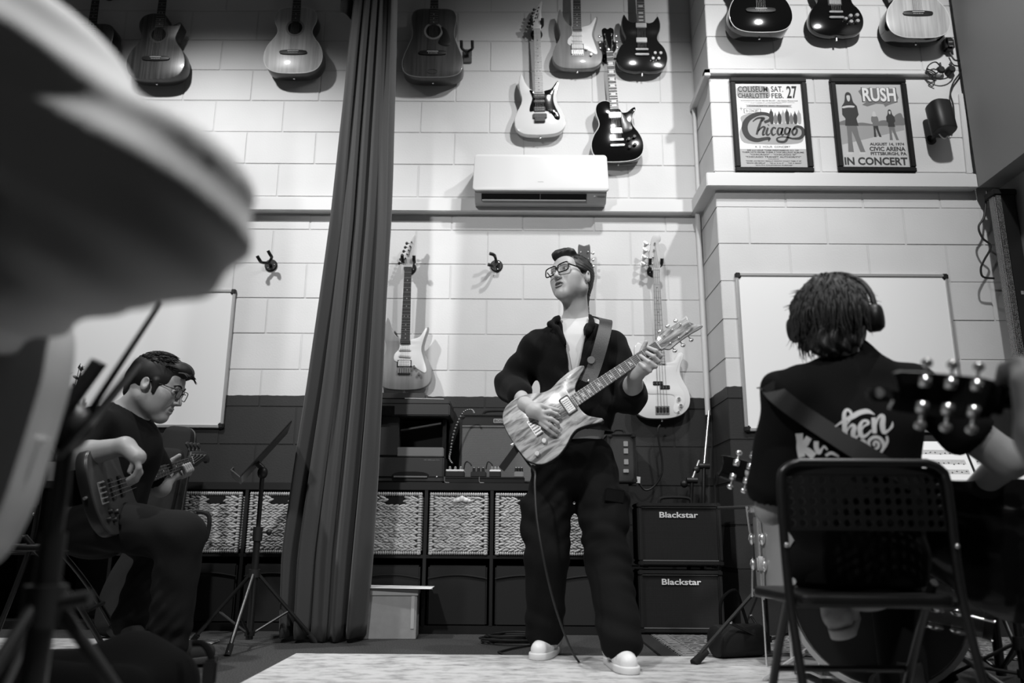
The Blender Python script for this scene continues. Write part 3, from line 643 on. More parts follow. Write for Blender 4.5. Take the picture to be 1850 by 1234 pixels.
hung(1058, 730, "acoustic guitar hidden behind the singer, only its headstock showing", 'concert', M_SPRUCE, M_DKWOOD, thick=.085, zb=.150, hole=.330, fend=.375, bridge='acoustic', head='slot', headm=mat('dark_head', .05, .5), neckm=M_DKNECK, name='acoustic_guitar', off=.02, hook='guitar hidden behind the singer')
# empty hooks
hanger(Matrix.Translation(P(490, 480, WALL)) @ Euler((0, -.5, 0)).to_matrix().to_4x4(), 'empty black wall hook left of the curtain')
hanger(Matrix.Translation(P(897, 481, WALL)) @ Euler((0, -1.45, 0)).to_matrix().to_4x4(), 'empty black wall hook between the natural guitar and the singer')
hanger(Matrix.Translation(P(845, 103, WALL)), 'small empty hook on a grey plate beside the dark dreadnought', True)
# ================================================================== things on the walls
def rect(px0, py0, px1, py1, Y):
    a = P(px0, py0, Y); b = P(px1, py1, Y); return a.x, a.z, b.x, b.z
# ---- air conditioner
def aircon():
    Yf = WALL - .215; a = P(857, 300, Yf); b = P(1097, 300, Yf); zt = P(975, 279, Yf).z; zb_ = P(975, 341, Yf).z; zl = P(975, 366, Yf + .07).z
    W = b.x - a.x; e = empty('air_conditioner', (a.x, WALL, zl), 'white wall-mounted air conditioner with its louvre open', 'air conditioner')
    Ht = zt - zl; hb = zb_ - zl
    prof = [(0, 0.01), (-.135, 0), (-.19, hb - .012), (-.195, hb), (-.20, Ht - .02), (0, Ht)]
    mb = MB(); n = len(prof)
    mb.add([(0.004, y, z) for y, z in prof] + [(W - .004, y, z) for y, z in prof], [(i, (i + 1) % n, n + (i + 1) % n, n + i) for i in range(n)] + [tuple(range(n))[::-1], tuple(range(n, 2 * n))])
    mb.build('casing', mat('ac_grey', .42, .45), e)
    # front panel with rounded corners
    r = .022; ol = []
    for (cx_, cz, a0) in ((W - r, Ht - r, 0), (r, Ht - r, 90), (r * .6, hb + r * .5, 180), (W - r * .6, hb + r * .5, 270)):
        for k in range(6): t_ = math.radians(a0 + 18 * k); ol.append((cx_ + r * math.cos(t_), cz + r * math.sin(t_)))
    MB().prism(ol, -.215, -.190, .006).build('front_panel', mat('ac_white', .66, .35), e, True)
    # outlet on the sloped lower face
    d = Vector((0, -.19 + .135, hb - .012)); d.normalize(); nrm = Vector((0, -d.z, d.y))
    def on(x, s, o): return Vector((x, -.135, 0)) + d * s + nrm * o
    L = Vector((0, .055, hb - .012)).length
    def quad(x0, x1, s0, s1, o, mat_, nm):
        v = [on(x0, s0, o), on(x1, s0, o), on(x1, s1, o), on(x0, s1, o)]; v2 = [q - nrm * .006 for q in v]
        return MB().add(v + v2, [(0, 1, 2, 3), (7, 6, 5, 4), (0, 4, 5, 1), (1, 5, 6, 2), (2, 6, 7, 3), (3, 7, 4, 0)]).build(nm, mat_, e)
    x0 = W * .055; x1 = W * .845
    quad(x0, x1, L * .18, L * .88, .003, M_VOID, 'air_outlet')
    quad(x0 + .003, x1 - .003, L * .26, L * .36, .010, mat('ac_white', .66, .35), 'louvre_vane')
    quad(W * .495, W * .499, L * .30, L * .85, .006, M_GREYP, 'vane_divider')
    quad(W * .90, W * .912, L * .62, L * .72, .004, M_WHITEP, 'indicator_lamp')
    quad(W * .925, W * .985, L * .62, L * .70, .004, mat('ac_print', .20, .5), 'display_print')
    obj('maker_mark', text_mesh('FUJITSU', .008, .034, mat_=mat('mark_grey', .25, .5)), e, M=Matrix.Translation((W * .5, -.2155, hb + .045)))
aircon()
# ---- framed posters
def poster(cs, label, fn):
    Y = PIL - .03; q = [P(x, y, Y) for x, y in cs]
    x0 = (q[0].x + q[3].x) / 2; x1 = (q[1].x + q[2].x) / 2; z1 = (q[0].z + q[1].z) / 2; z0 = (q[2].z + q[3].z) / 2
    W = x1 - x0; H = z1 - z0
    e = empty('framed_poster', (x0, PIL, z0), label, 'poster', 'framed concert posters')
    M_FR = mat('frame_black', .004, .55, spec=.2); fw = .032
    for nm, lo, hi in (('frame_rail', (0, -.026, 0), (W, 0, fw)), ('frame_rail', (0, -.026, H - fw), (W, 0, H)), ('frame_stile', (0, -.026, fw), (fw, 0, H - fw)), ('frame_stile', (W - fw, -.026, fw), (W, 0, H - fw))):
        MB().bbox(lo, hi, .005).build(nm, M_FR, e)
    sheet = MB().box((fw - .003, -.010, fw - .003), (W - fw + .003, -.004, H - fw + .003)).build('poster_sheet', fn.sheet, e)
    fn(sheet, fw + .008, fw + .008, W - 2 * fw - .016, H - 2 * fw - .016)
    return e
Y_T = -.0108
def put(parent, name, me, x, z, rot=0, y=Y_T): return obj(name, me, parent, M=Matrix.Translation((x, y, z)) @ Euler((0, rot, 0)).to_matrix().to_4x4())
def blob(parent, name, pts, mt, y=Y_T, n=4, sm=True):
    ol = catmull(pts, n) if sm else [Vector(p) for p in pts]
    return MB().add([(p[0], y, p[1]) for p in ol], [tuple(range(len(ol)))]).build(name, mt, parent)
M_G1 = mat('print_grey', .33, .7); M_G2 = mat('print_midgrey', .16, .7); M_G3 = mat('print_dark', .03, .7); M_G4 = mat('print_pale', .55, .7)
def chicago(s, x0, z0, W, H):
    X = lambda u: x0 + u * W
    Z = lambda v: z0 + H * (1 - v)
    def tx(t, u, v, h, wd, m_=M_INK, bold=0.0, al='CENTER'): return put(s, 'print_line', text_mesh(t, h * H, wd * W, bold, 0, m_), X(u), Z(v))
    blob(s, 'print_panel', [(X(.03), Z(.04)), (X(.25), Z(.02)), (X(.48), Z(.03)), (X(.52), Z(.10)), (X(.50), Z(.165)), (X(.25), Z(.18)), (X(.03), Z(.165)), (X(.0), Z(.10))], M_G1)
    y2 = Y_T - .0004
    def tx2(*a, **k): o = tx(*a, **k); o.location.y = y2; return o
    tx2('COLISEUM', .255, .062, .070, .47, bold=.012); tx2('CHARLOTTE', .255, .143, .060, .48, bold=.012)
    tx2('SAT.', .640, .060, .070, .19, bold=.012); tx2('FEB.', .640, .143, .060, .19, bold=.012); tx2('27', .870, .098, .155, .165, bold=.02)
    tx2('ADMISSION $4.00 $5.00 $6.00 - All Seats Reserved', .5, .205, .017, .90); tx2('TICKETS ON SALE AT THE COLISEUM BOX OFFICE', .5, .225, .008, .80); tx2('MAIL ORDERS ACCEPTED NOW', .45, .237, .008, .5)
    blob(s, 'print_banner', [(X(.12), Z(.255)), (X(.86), Z(.255)), (X(.83), Z(.27)), (X(.86), Z(.285)), (X(.12), Z(.285)), (X(.15), Z(.27))], M_G1, sm=False)
    tx2('CONCERTS, INC. Presents', .49, .270, .022, .62)
    for (a, b, c, d) in ((.09, .303, .36, .306), (.09, .357, .36, .360), (.09, .303, .10, .36), (.35, .303, .36, .36)):
        blob(s, 'print_rule', [(X(a), Z(b)), (X(c), Z(b)), (X(c), Z(d)), (X(a), Z(d))], M_INK, sm=False)
    tx2('IN CONCERT', .225, .331, .032, .20)
    # little band picture
    for k in range(8):
        u = .52 + .062 * k; h_ = .30 + .015 * ((k * 3) % 4); mm = (M_G3, M_G2, M_G3, M_G1)[k % 4]
        blob(s, 'print_figure', [(X(u - .025), Z(.48)), (X(u - .03), Z(h_ + .06)), (X(u - .012), Z(h_ + .03)), (X(u), Z(h_)), (X(u + .012), Z(h_ + .03)), (X(u + .03), Z(h_ + .06)), (X(u + .022), Z(.48))], mm, n=3)
    blob(s, 'print_cloud', [(X(.04), Z(.40)), (X(.25), Z(.355)), (X(.46), Z(.40)), (X(.55), Z(.49)), (X(.80), Z(.475)), (X(.97), Z(.52)), (X(1.0), Z(.62)), (X(.95), Z(.71)), (X(.70), Z(.735)), (X(.35), Z(.735)), (X(.06), Z(.715)), (X(.0), Z(.60)), (X(.05), Z(.50))], M_G1, y=Y_T + .0002)
    # script logo: big C with long foot, 'hicago'
    st = MB()
    def R(pts, wd): st.add(*ribbon([(X(a), Z(b)) for a, b in pts], [q * W for q in wd] if isinstance(wd, list) else wd * W, Y_T - .0006, 8))
    R([(.40, .47), (.49, .44), (.50, .395), (.42, .365), (.28, .375), (.14, .44), (.085, .54), (.13, .64), (.25, .685), (.38, .67), (.46, .665), (.44, .70)], [.045, .05, .055, .055, .07, .085, .095, .09, .07, .055, .045, .01])
    R([(.22, .46), (.30, .42), (.40, .42), (.36, .46)], [.015, .03, .035, .02]); R([(.37, .42), (.31, .53), (.265, .62)], [.03, .042, .03])
    R([(.29, .58), (.36, .53), (.40, .535), (.37, .59), (.365, .625), (.40, .61)], [.015, .028, .036, .036, .026, .01])
    R([(.45, .535), (.42, .60), (.44, .625), (.48, .60)], [.032, .036, .028, .01]); R([(.455, .505), (.465, .500)], [.03, .03])
    R([(.575, .545), (.535, .535), (.50, .58), (.52, .625), (.57, .605)], [.03, .028, .038, .03, .01])
    R([(.675, .545), (.62, .54), (.595, .59), (.62, .622), (.67, .575), (.68, .54), (.655, .60), (.67, .625), (.70, .605)], [.02, .026, .036, .026, .02, .03, .036, .026, .01])
    R([(.79, .545), (.74, .535), (.71, .58), (.73, .615), (.78, .58), (.80, .54), (.76, .63), (.70, .70), (.60, .70), (.58, .665), (.66, .645), (.80, .655)], [.02, .026, .036, .028, .02, .03, .036, .04, .038, .026, .018, .015])
    R([(.86, .545), (.825, .58), (.845, .622), (.885, .60), (.90, .56), (.87, .54), (.86, .545)], [.03, .036, .03, .034, .034, .03, .02])
    R([(.84, .56), (.88, .525), (.95, .525), (.995, .56), (.99, .62), (.93, .66), (.82, .665), (.74, .655)], [.02, .035, .05, .055, .055, .045, .03, .01])
    st.build('script_logo', M_G3, s)
    tx2('A  2  HOUR  CONCERT', .5, .765, .022, .55)
    blob(s, 'print_footer', [(X(-.02), Z(.79)), (X(1.02), Z(.79)), (X(1.02), Z(1.02)), (X(-.02), Z(1.02))], mat('print_footer', .40, .7), y=Y_T + .0003, sm=False)
    for t_, v, h, wd in (('SEE and HEAR THEM PERFORMING ALL OF', .808, .016, .80), ('THEIR HITS FROM THEIR 3 TOP SELLING ALBUMS', .832, .016, .96), ('"CHICAGO" - "CHICAGO III"', .858, .018, .72), ('"CHICAGO TRANSIT AUTHORITY"', .886, .018, .86), ('INCLUDING', .912, .008, .16), ('"DOES ANYBODY REALLY KNOW WHAT TIME IT IS"', .935, .013, .86), ('"MAKE ME SMILE"  -  "25 or 6 to 4"  -  "I\'M A MAN"', .960, .013, .86), ('"SOUTH CALIFORNIA PURPLES"', .985, .013, .58)): tx2(t_, .5, v, h, wd, bold=.02)
    blob(s, 'print_star', [(X(.02), Z(.30)), (X(.045), Z(.295)), (X(.05), Z(.27)), (X(.06), Z(.295)), (X(.085), Z(.30)), (X(.06), Z(.31)), (X(.055), Z(.335)), (X(.045), Z(.31))], M_G1, sm=False)
chicago.sheet = M_PAPER
def rush(s, x0, z0, W, H):
    X = lambda u: x0 + u * W
    Z = lambda v: z0 + H * (1 - v)
    y2 = Y_T - .0006
    def pg(name, pts, m_, y=Y_T, sm=True): return blob(s, name, [(X(a), Z(b)) for a, b in pts], m_, y, 3, sm)
    pg('print_sky', [(0, 0), (1, 0), (1, .5), (0, .5)], mat('rush_sky', .46, .7), Y_T + .0006, False)
    pg('print_field', [(0, .49), (1, .50), (1, .58), (0, .76)], mat('rush_field', .32, .7), Y_T + .0003, False)
    pg('print_path', [(0, .74), (1, .56), (1, 1), (0, 1)], mat('rush_path', .50, .7), Y_T + .00015, False)
    pg('print_trees', [(0, .50), (.04, .45), (.14, .44), (.2, .48), (.35, .47), (.55, .49), (.62, .45), (.72, .44), (.80, .46), (.88, .38), (.97, .35), (1, .40), (1, .50)], M_G2, Y_T, True)
    # logo: outlined letters with a dark drip under them
    pg('logo_shadow', [(.34, .08), (.40, .045), (.48, .04), (.93, .05), (.97, .16), (.92, .22), (.80, .25), (.74, .275), (.72, .24), (.60, .235), (.46, .27), (.38, .25), (.44, .22)], M_G2, Y_T - .0002, False)
    put(s, 'logo_outline', text_mesh('RUSH', .19 * H, .56 * W, .05, 0, M_G3), X(.665), Z(.125), 0, Y_T - .0004)
    put(s, 'logo_letters', text_mesh('RUSH', .175 * H, .53 * W, .03, 0, mat('rush_white', .72, .6)), X(.665), Z(.122), 0, Y_T - .0006)
    # three standing figures as flat print
    def figure(u, v0, v1, k, coat, tr, hair):
        h = v1 - v0; q = lambda pts: [(u + a * h * k, v0 + b * h) for a, b in pts]
        pg('print_trousers', q([(-.10, .50), (.12, .50), (.15, .70), (.25, .96), (.15, .98), (.05, .72), (.0, .62), (-.01, .75), (.0, .96), (-.12, .97), (-.10, .75)]), tr, Y_T - .0001, False)
        pg('print_coat', q([(-.10, .16), (.10, .16), (.17, .22), (.19, .36), (.13, .42), (.16, .54), (-.13, .54), (-.11, .42), (-.17, .36), (-.16, .22)]), coat, Y_T - .0003, False)
        pg('print_hair', q([(-.06, .02), (0, -.01), (.06, .02), (.085, .12), (.09, .18), (-.09, .18), (-.08, .10)]), hair, Y_T - .0004)
        pg('print_face', q([(-.035, .05), (.035, .05), (.03, .12), (0, .145), (-.03, .12)]), M_G4, Y_T - .0005)
        for a in (-.07, .20): pg('print_shoe', q([(a - .08, .96), (a + .05, .96), (a + .03, 1.0), (a - .10, 1.0)]), M_G4, Y_T - .0002, False)
    figure(.17, .10, .86, .95, M_G3, M_G2, M_G3); figure(.55, .335, .66, 1.0, M_G2, M_G3, M_G4); figure(.80, .31, .70, 1.0, M_G3, M_G2, M_G3)
    pg('print_arms', [(.06, .275), (.16, .26), (.25, .265), (.24, .285), (.15, .285), (.07, .295)], M_G4, Y_T - .0006)
    for t_, u, v, h, wd in (('AUGUST 14, 1974', .70, .735, .040, .54), ('CIVIC ARENA', .70, .79, .052, .56), ('PITTSBURGH, PA', .71, .85, .046, .56), ('IN CONCERT', .50, .938, .095, .98)):
        put(s, 'print_line', text_mesh(t_, h * H, wd * W, .035, 0, M_G3), X(u), Z(v), 0, y2)
rush.sheet = mat('rush_ground', .42, .7)
poster([(1317.5, 139), (1457, 138), (1472, 308.5), (1332, 310.5)], 'framed concert poster headed COLISEUM CHARLOTTE', chicago)
poster([(1499, 139.5), (1637, 139.5), (1658.5, 309), (1518, 309.5)], 'framed concert poster of three men headed RUSH', rush)
# ---- whiteboards
def whiteboard(x0, z0, x1, z1, wall, label):
    e = empty('whiteboard', (x0, wall, z0), label, 'whiteboard', 'whiteboards')
    W = x1 - x0; H = z1 - z0; M_AL = mat('aluminium', .55, .35, .6)
    MB().box((.012, -.014, .012), (W - .012, -.002, H - .012)).build('writing_surface', mat('whiteboard_white', .80, .30, spec=.25), e)
    for nm, lo, hi in (('frame_bottom', (.01, -.02, 0), (W - .01, 0, .018)), ('frame_top', (.01, -.02, H - .018), (W - .01, 0, H)), ('frame_side', (0, -.02, .01), (.018, 0, H - .01)), ('frame_side', (W - .018, -.02, .01), (W, 0, H - .01))): MB().bbox(lo, hi, .003).build(nm, M_AL, e)
    for x in (0, W - .028):
        for z in (0, H - .028): MB().bbox((x - .003, -.024, z - .003), (x + .031, 0, z + .031), .006).build('corner_cap', M_BLACK, e)
    return e
Yw = PIL - .02
a = P(1329, 493, Yw); b = P(1346.5, 779, Yw); c = P(1712, 494, Yw)
e = whiteboard((a.x + b.x) / 2, b.z, c.x, a.z, PIL, 'large blank whiteboard on the pillar in front of the seated boy')
MB().box((1.40, -.0155, .90), (1.415, -.0145, .91)).build('maker_sticker', M_GREYP, e) if False else None
Yw = WALL - .02; a = P(427, 523, Yw); b = P(401, 773, Yw)
whiteboard(a.x - 1.52, b.z, (a.x + b.x) / 2, a.z, WALL, 'large blank whiteboard on the wall behind the bass player')
# ---- loudspeaker, adapter, plugs and leads on the pillar
def rounded(wd, dp, r, n=5):
    o = []
    for (cx_, cy_, a0) in ((wd / 2 - r, dp / 2 - r, 0), (-wd / 2 + r, dp / 2 - r, 90), (-wd / 2 + r, -dp / 2 + r, 180), (wd / 2 - r, -dp / 2 + r, 270)):
        for k in range(n + 1): t_ = math.radians(a0 + 90 * k / n); o.append((cx_ + r * math.cos(t_), cy_ + r * math.sin(t_)))
    return o
sc = P(1702, 212, PIL - .12); sh = .195
e = empty('wall_speaker', Matrix.Translation((sc.x, PIL - .125, sc.z - sh / 2)) @ Euler((-.14, 0, .12)).to_matrix().to_4x4(), 'small black wireless loudspeaker bracketed to the pillar', 'loudspeaker')
ol = rounded(.128, .12, .045)
mb = MB(); n = len(ol)
for z, s in ((0, .93), (.008, 1), (sh - .008, 1), (sh, .93)): mb.v += [(x * s, y * s, z) for x, y in ol]
mb.f += [(k * n + i, k * n + (i + 1) % n, (k + 1) * n + (i + 1) % n, (k + 1) * n + i) for k in range(3) for i in range(n)] + [tuple(range(n))[::-1], tuple(range(3 * n, 4 * n))]
mb.build('cabinet', mat('speaker_black', .008, .5), e, True)
MB().cyl((0, .04, .03), (0, .13, .03), .012).lathe([(0, .115), (.03, .115), (.03, .135)], (0, 0, .03), 16, 'y').build('bracket', M_BLACK, e, True)
MB().tube(catmull([(-.02, .02, 0), (-.01, .02, -.02), (.01, .02, -.03), (.03, .02, -.012), (.05, .03, -.02)], 5, False), .004, 8).build('white_lead', M_WHITEP, e, True)
pa = P(1713, 81, PIL - .03)
e = empty('power_adapter', Matrix.Translation((pa.x, PIL - .004, pa.z)), 'black plug-in power adapter high on the pillar edge', 'adapter')
MB().bbox((-.030, -.055, -.042), (.030, .004, .042), .014).build('adapter_body', mat('adapter_black', .01, .3), e, True)
MB().box((-.012, -.0558, -.002), (.012, -.0550, .004)).box((-.010, -.0558, -.030), (.012, -.0550, -.026)).build('adapter_print', M_GREYP, e)
for (px, py, lb) in ((1699, 127, 'left'), (1718, 126, 'right')):
    q = P(px, py, PIL - .03); e = empty('mains_plug', Matrix.Translation((q.x, PIL - .002, q.z)), 'black mains plug above the wall loudspeaker, %s one of two' % lb, 'plug', 'mains plugs on the pillar')
    MB().lathe([(0, -.045), (.018, -.045), (.026, -.032), (.028, 0)], (0, 0, 0), 14, 'y').build('plug_body', M_BLACK, e, True)
    MB().cyl((0, -.03, .02), (.003, -.03, .05), .009, .005, 8).build('cord_grip', M_BLACK, e, True)
def cable(pix, Y, r, label, cat='cable', mt=M_CABLE, n=5, Ys=None):
    pts = catmull([P(x, y, (Ys[i] if Ys else Y)) for i, (x, y) in enumerate(pix)], n, False)
    return tag(MB().tube(pts, r, 7).build('cable', mt, smooth=True), label, cat)
cable([(1716, 95), (1724, 108), (1736, 112), (1735, 130), (1722, 150), (1717, 170), (1722, 190), (1724, 220), (1720, 235)], PIL - .03, .005, 'black lead running from the power adapter down to the loudspeaker')
cable([(1699, 120), (1690, 112), (1678, 118), (1674, 130), (1684, 138), (1700, 143), (1716, 138), (1724, 126), (1714, 116)], PIL - .04, .004, 'thin black lead looped around the two plugs')
cable([(1674, 124), (1690, 132), (1686, 142), (1672, 128), (1684, 135), (1694, 131), (1680, 140), (1690, 146)], PIL - .045, .004, 'bundle of tied thin cable left of the plugs')
# ---- vertical LED bar by the right wall
Yb = 4.20; t0 = P(1797, 352, Yb); 
e = empty('led_bar', (t0.x, Yb, 0), 'tall black stage light bar with perforated grille by the right wall', 'stage light')
zt = P(1797, 346, Yb).z; zb2 = .62
MB().bbox((.012, -.03, zb2), (.095, .05, zt), .006).build('housing', M_SATIN, e)
gm = mat('grille', .10, .4, .3)
def dots():
    nt = gm.node_tree; b = nt.nodes['Principled BSDF']; tc = nt.nodes.new('ShaderNodeTexCoord'); v = nt.nodes.new('ShaderNodeTexVoronoi'); v.inputs['Scale'].default_value = 150; v.inputs['Randomness'].default_value = .15
    m_ = nt.nodes.new('ShaderNodeMath'); m_.operation = 'LESS_THAN'; m_.inputs[1].default_value = .42; mr = nt.nodes.new('ShaderNodeMapRange'); mr.inputs[3].default_value = .02; mr.inputs[4].default_value = .45
    nt.links.new(tc.outputs['Object'], v.inputs['Vector']); nt.links.new(v.outputs['Distance'], m_.inputs[0]); nt.links.new(m_.outputs[0], mr.inputs[0]); nt.links.new(mr.outputs[0], b.inputs['Base Color'])
dots()
MB().bbox((-.025, -.035, zb2 + .03), (.020, .03, zt - .03), .010).build('perforated_grille', gm, e, True)
MB().bbox((-.03, -.04, zt - .035), (.10, .055, zt - .0), .004).cyl((.11, 0, zt - .02), (.13, 0, zt - .02), .012).build('end_cap', M_BLACK, e)
MB().bbox((.02, .05, zt - .10), (.06, .09, zt - .06), .003).bbox((.02, .05, zt - .9), (.06, .09, zt - .86), .003).build('wall_bracket', M_BLACK, e)
MB().box((.045, -.0312, zt - .62), (.060, -.0302, zt - .60)).build('sticker', M_GREYP, e)
MB().bbox((-.03, -.06, 0), (.10, .08, .02), .004).cyl((.03, .01, .02), (.03, .01, zb2), .018).build('floor_stand', M_BLACK, e)
cable([(1782, 345), (1778, 390), (1768, 410), (1775, 430), (1790, 445), (1778, 470), (1772, 485), (1776, 500), (1796, 503)], 4.26, .006, 'black cable looping beside the stage light bar')

# ================================================================== equipment on and by the shelf
def local(Y, px, py, x0, z0): q = P(px, py, Y); return q.x - x0, q.z - z0
# ---- printer
def printer():
    Y = 4.43; x0 = P(676, 860, Y).x; e = empty('printer', (x0, Y, TOP), 'dark multifunction printer on the cube shelf right of the curtain', 'printer')
    X = lambda px: P(px, 800, Y).x - x0
    Z = lambda py: P(740, py, Y).z - TOP
    D = .30; mb = mat('printer_dark', .030, .45); mb2 = mat('printer_lid', .035, .4); m3 = mat('printer_strip', .16, .4)
    xr = X(803); 
    MB().bbox((0, .0, .006), (xr, D, Z(824)), .008).build('base', mb, e)
    MB().bbox((0, .0, Z(824)), (X(720), D, Z(752)), .006).build('control_column', mb, e)
    MB().box((X(718), .12, Z(824)), (xr, D, Z(755))).build('cavity_back', M_VOID, e)
    MB().box((X(797), .06, Z(826)), (xr, D, Z(755))).build('cavity_side', M_VOID, e)
    MB().add([(X(722), .02, Z(775)), (X(795), .02, Z(762)), (X(795), .14, Z(758)), (X(722), .14, Z(770)), (X(722), .02, Z(778)), (X(795), .02, Z(765)), (X(795), .14, Z(762)), (X(722), .14, Z(774))], [(0, 1, 2, 3), (4, 7, 6, 5), (0, 4, 5, 1), (1, 5, 6, 2), (2, 6, 7, 3), (3, 7, 4, 0)]).build('output_flap', mb, e)
    MB().bbox((X(718), -.004, Z(825)), (xr - .004, .1, Z(808)), .004).build('output_tray', m3, e)
    MB().bbox((0, -.03, Z(752)), (X(812), D, Z(731)), .006).build('scanner_bed', mb2, e)
    MB().bbox((0, -.02, Z(731)), (X(811), D, Z(722)), .005).build('scanner_lid', mb2, e)
    MB().bbox((0, .02, Z(722)), (X(768), D - .02, Z(708)), .012).build('document_feeder', mb2, e)
    MB().bbox((X(684), -.006, Z(862)), (xr - .006, .02, Z(836)), .004).build('paper_drawer', mb, e)
    MB().prism(catmull([(X(714), Z(861)), (X(722), Z(853)), (X(766), Z(853)), (X(774), Z(861))], 3), -.0075, -.004, 0).build('drawer_recess', M_VOID, e)
    MB().bbox((X(714), -.010, Z(863)), (X(774), -.004, Z(860)), .001).build('drawer_grip', m3, e)
    MB().ell((X(791), -.006, Z(861)), (.004, .002, .004), 8, 5).build('indicator_lamp', M_WHITEP, e)
    obj('model_print', text_mesh('HP Officejet Pro', .007, .085, mat_=M_GREYP), e, M=Matrix.Translation((X(781), -.0005, Z(831))))
    MB().bbox((X(676), -.033, Z(752)), (X(712), -.029, Z(735)), .002).build('touch_screen', M_GLOSS, e)
    p = MB(); p.add([(X(728), .00, Z(722) + .006), (X(800), -.01, Z(722) + .002), (X(800), .20, Z(722) + .004), (X(728), .20, Z(722) + .012)], [(0, 1, 2, 3)]); o = p.build('paper_sheet', M_PAPER)
    o.matrix_world = Matrix.Translation((x0, Y, TOP)); md = o.modifiers.new('s', 'SOLIDIFY'); md.thickness = .003; tag(o, 'sheet of white paper lying on top of the printer', 'paper')
printer()
# ---- combo amplifiers
def grille_mat(name, v, sc, horiz=False):
    mt = mat(name, v, .8); nt = mt.node_tree; b = nt.nodes['Principled BSDF']; tc = nt.nodes.new('ShaderNodeTexCoord')
    w1 = nt.nodes.new('ShaderNodeTexWave'); w1.bands_direction = 'Z'; w1.inputs['Scale'].default_value = sc; w1.inputs['Distortion'].default_value = .6
    w2 = nt.nodes.new('ShaderNodeTexWave'); w2.bands_direction = 'X'; w2.inputs['Scale'].default_value = sc; w2.inputs['Distortion'].default_value = .6
    ad = nt.nodes.new('ShaderNodeMath'); ad.operation = 'MULTIPLY' if not horiz else 'MAXIMUM'; mr = nt.nodes.new('ShaderNodeMapRange'); mr.inputs[3].default_value = v * .45; mr.inputs[4].default_value = v * 1.7
    for w_ in (w1, w2): nt.links.new(tc.outputs['Object'], w_.inputs['Vector'])
    nt.links.new(w1.outputs['Fac'], ad.inputs[0]); nt.links.new((w1 if horiz else w2).outputs['Fac'], ad.inputs[1]); nt.links.new(ad.outputs[0], mr.inputs[0]); nt.links.new(mr.outputs[0], b.inputs['Base Color']); return mt
M_TOLEX = mat('black_tolex', .010, .55, bump=.3, bscale=500)
def amp(M, W, H, D, label, logo, lw, lh, lz, grm, fr=.028, band=.0, pipe=None, lx=None, handle=True):
    e = empty('guitar_amplifier', M, label, 'amplifier', 'guitar amplifiers')
    for lo, hi in (((0, 0, 0), (W, D, fr)), ((0, 0, H - fr), (W, D, H)), ((0, 0, fr), (fr, D, H - fr)), ((W - fr, 0, fr), (W, D, H - fr))): MB().bbox(lo, hi, .006).build('cabinet_panel', M_TOLEX, e)
    MB().box((fr, .05, fr), (W - fr, D - .01, H - fr)).build('cabinet_core', M_VOID, e)
    MB().box((fr, .012, fr), (W - fr, .05, H - fr - band)).build('speaker_grille', grm, e)
    if band: MB().box((fr, .010, H - fr - band), (W - fr, .05, H - fr)).build('control_band', mat('amp_band', .012, .4), e); MB().box((fr, .006, H - fr - band - .004), (W - fr, .012, H - fr - band + .003)).build('trim_strip', mat('amp_trim', .18, .4), e)
    if pipe: 
        for z in (H - fr - .002, fr + .002): MB().cyl((fr, .010, z), (W - fr, .010, z), .004, n=8).build('piping', pipe, e)
    if logo: obj('logo', text_mesh(logo, lh, lw, .02, 0, mat('logo_white', .85, .4), depth=.02), e, M=Matrix.Translation((lx or W * .5, .0085, lz)))
    if handle: MB().tube(catmull([(W * .3, D / 2, H), (W * .33, D / 2, H + .028), (W * .5, D / 2, H + .034), (W * .67, D / 2, H + .028), (W * .7, D / 2, H)], 4, False), .008, 8).build('carry_handle', M_RUB, e, True)
    for x in (.012, W - .012):
        for z in (.012, H - .012): MB().bbox((x - .014, -.003, z - .014), (x + .014, .02, z + .014), .006).build('corner_protector', M_BLACK, e, True)
    for x in (.04, W - .04):
        for y in (.04, D - .04): MB().cyl((x, y, -.012), (x, y, 0), .014, n=10).build('foot', M_RUB, e)
    return e
Ya = 4.55; x0 = P(830, 800, Ya).x; x1 = P(968, 800, Ya).x; ht = P(880, 748, Ya).z - TOP - .012
M_BOSSG = grille_mat('silver_grille', .11, 60, True)
e = amp(Matrix.Translation((x0, Ya, TOP + .012)), x1 - x0, ht, .19, 'grey-grilled combo amplifier on the shelf beside the printer', None, 0, 0, 0, M_BOSSG, .014, .055)
bx = P(902, 760, Ya); 
MB().bbox((bx.x - x0 - .034, .003, bx.z - TOP - .026), (bx.x - x0 + .034, .012, bx.z - TOP - .004 + .004), .003).build('badge', mat('badge_silver', .35, .4), e)
obj('badge_letters', text_mesh('BOSS', .014, .056, .012, 0, M_INK), e, M=Matrix.Translation((bx.x - x0, .002, bx.z - TOP - .012)))
M_BSG = grille_mat('black_grille', .014, 45)
for (p0, p1, nm) in (((1155, 1030), (1302, 917), 'upper black amplifier of the stack beside the singer'), ((1157, 1150), (1305, 1036), 'lower black amplifier of the stack standing on the floor')):
    Y = 4.33; a = P(p0[0], p0[1], Y); b = P(p1[0], p1[1], Y); up = nm.startswith('upper')
    z0 = .349 if up else .013; ht = .312 if not up else .322
    amp(Matrix.Translation((a.x, Y, z0)), b.x - a.x, ht, .20, nm, 'Blackstar', .205, .030, ht - (.062 if up else .058), M_BSG, .022, 0, mat('amp_pipe', .06, .4), lx=(P(1227, 937, Y).x - a.x), handle=up)
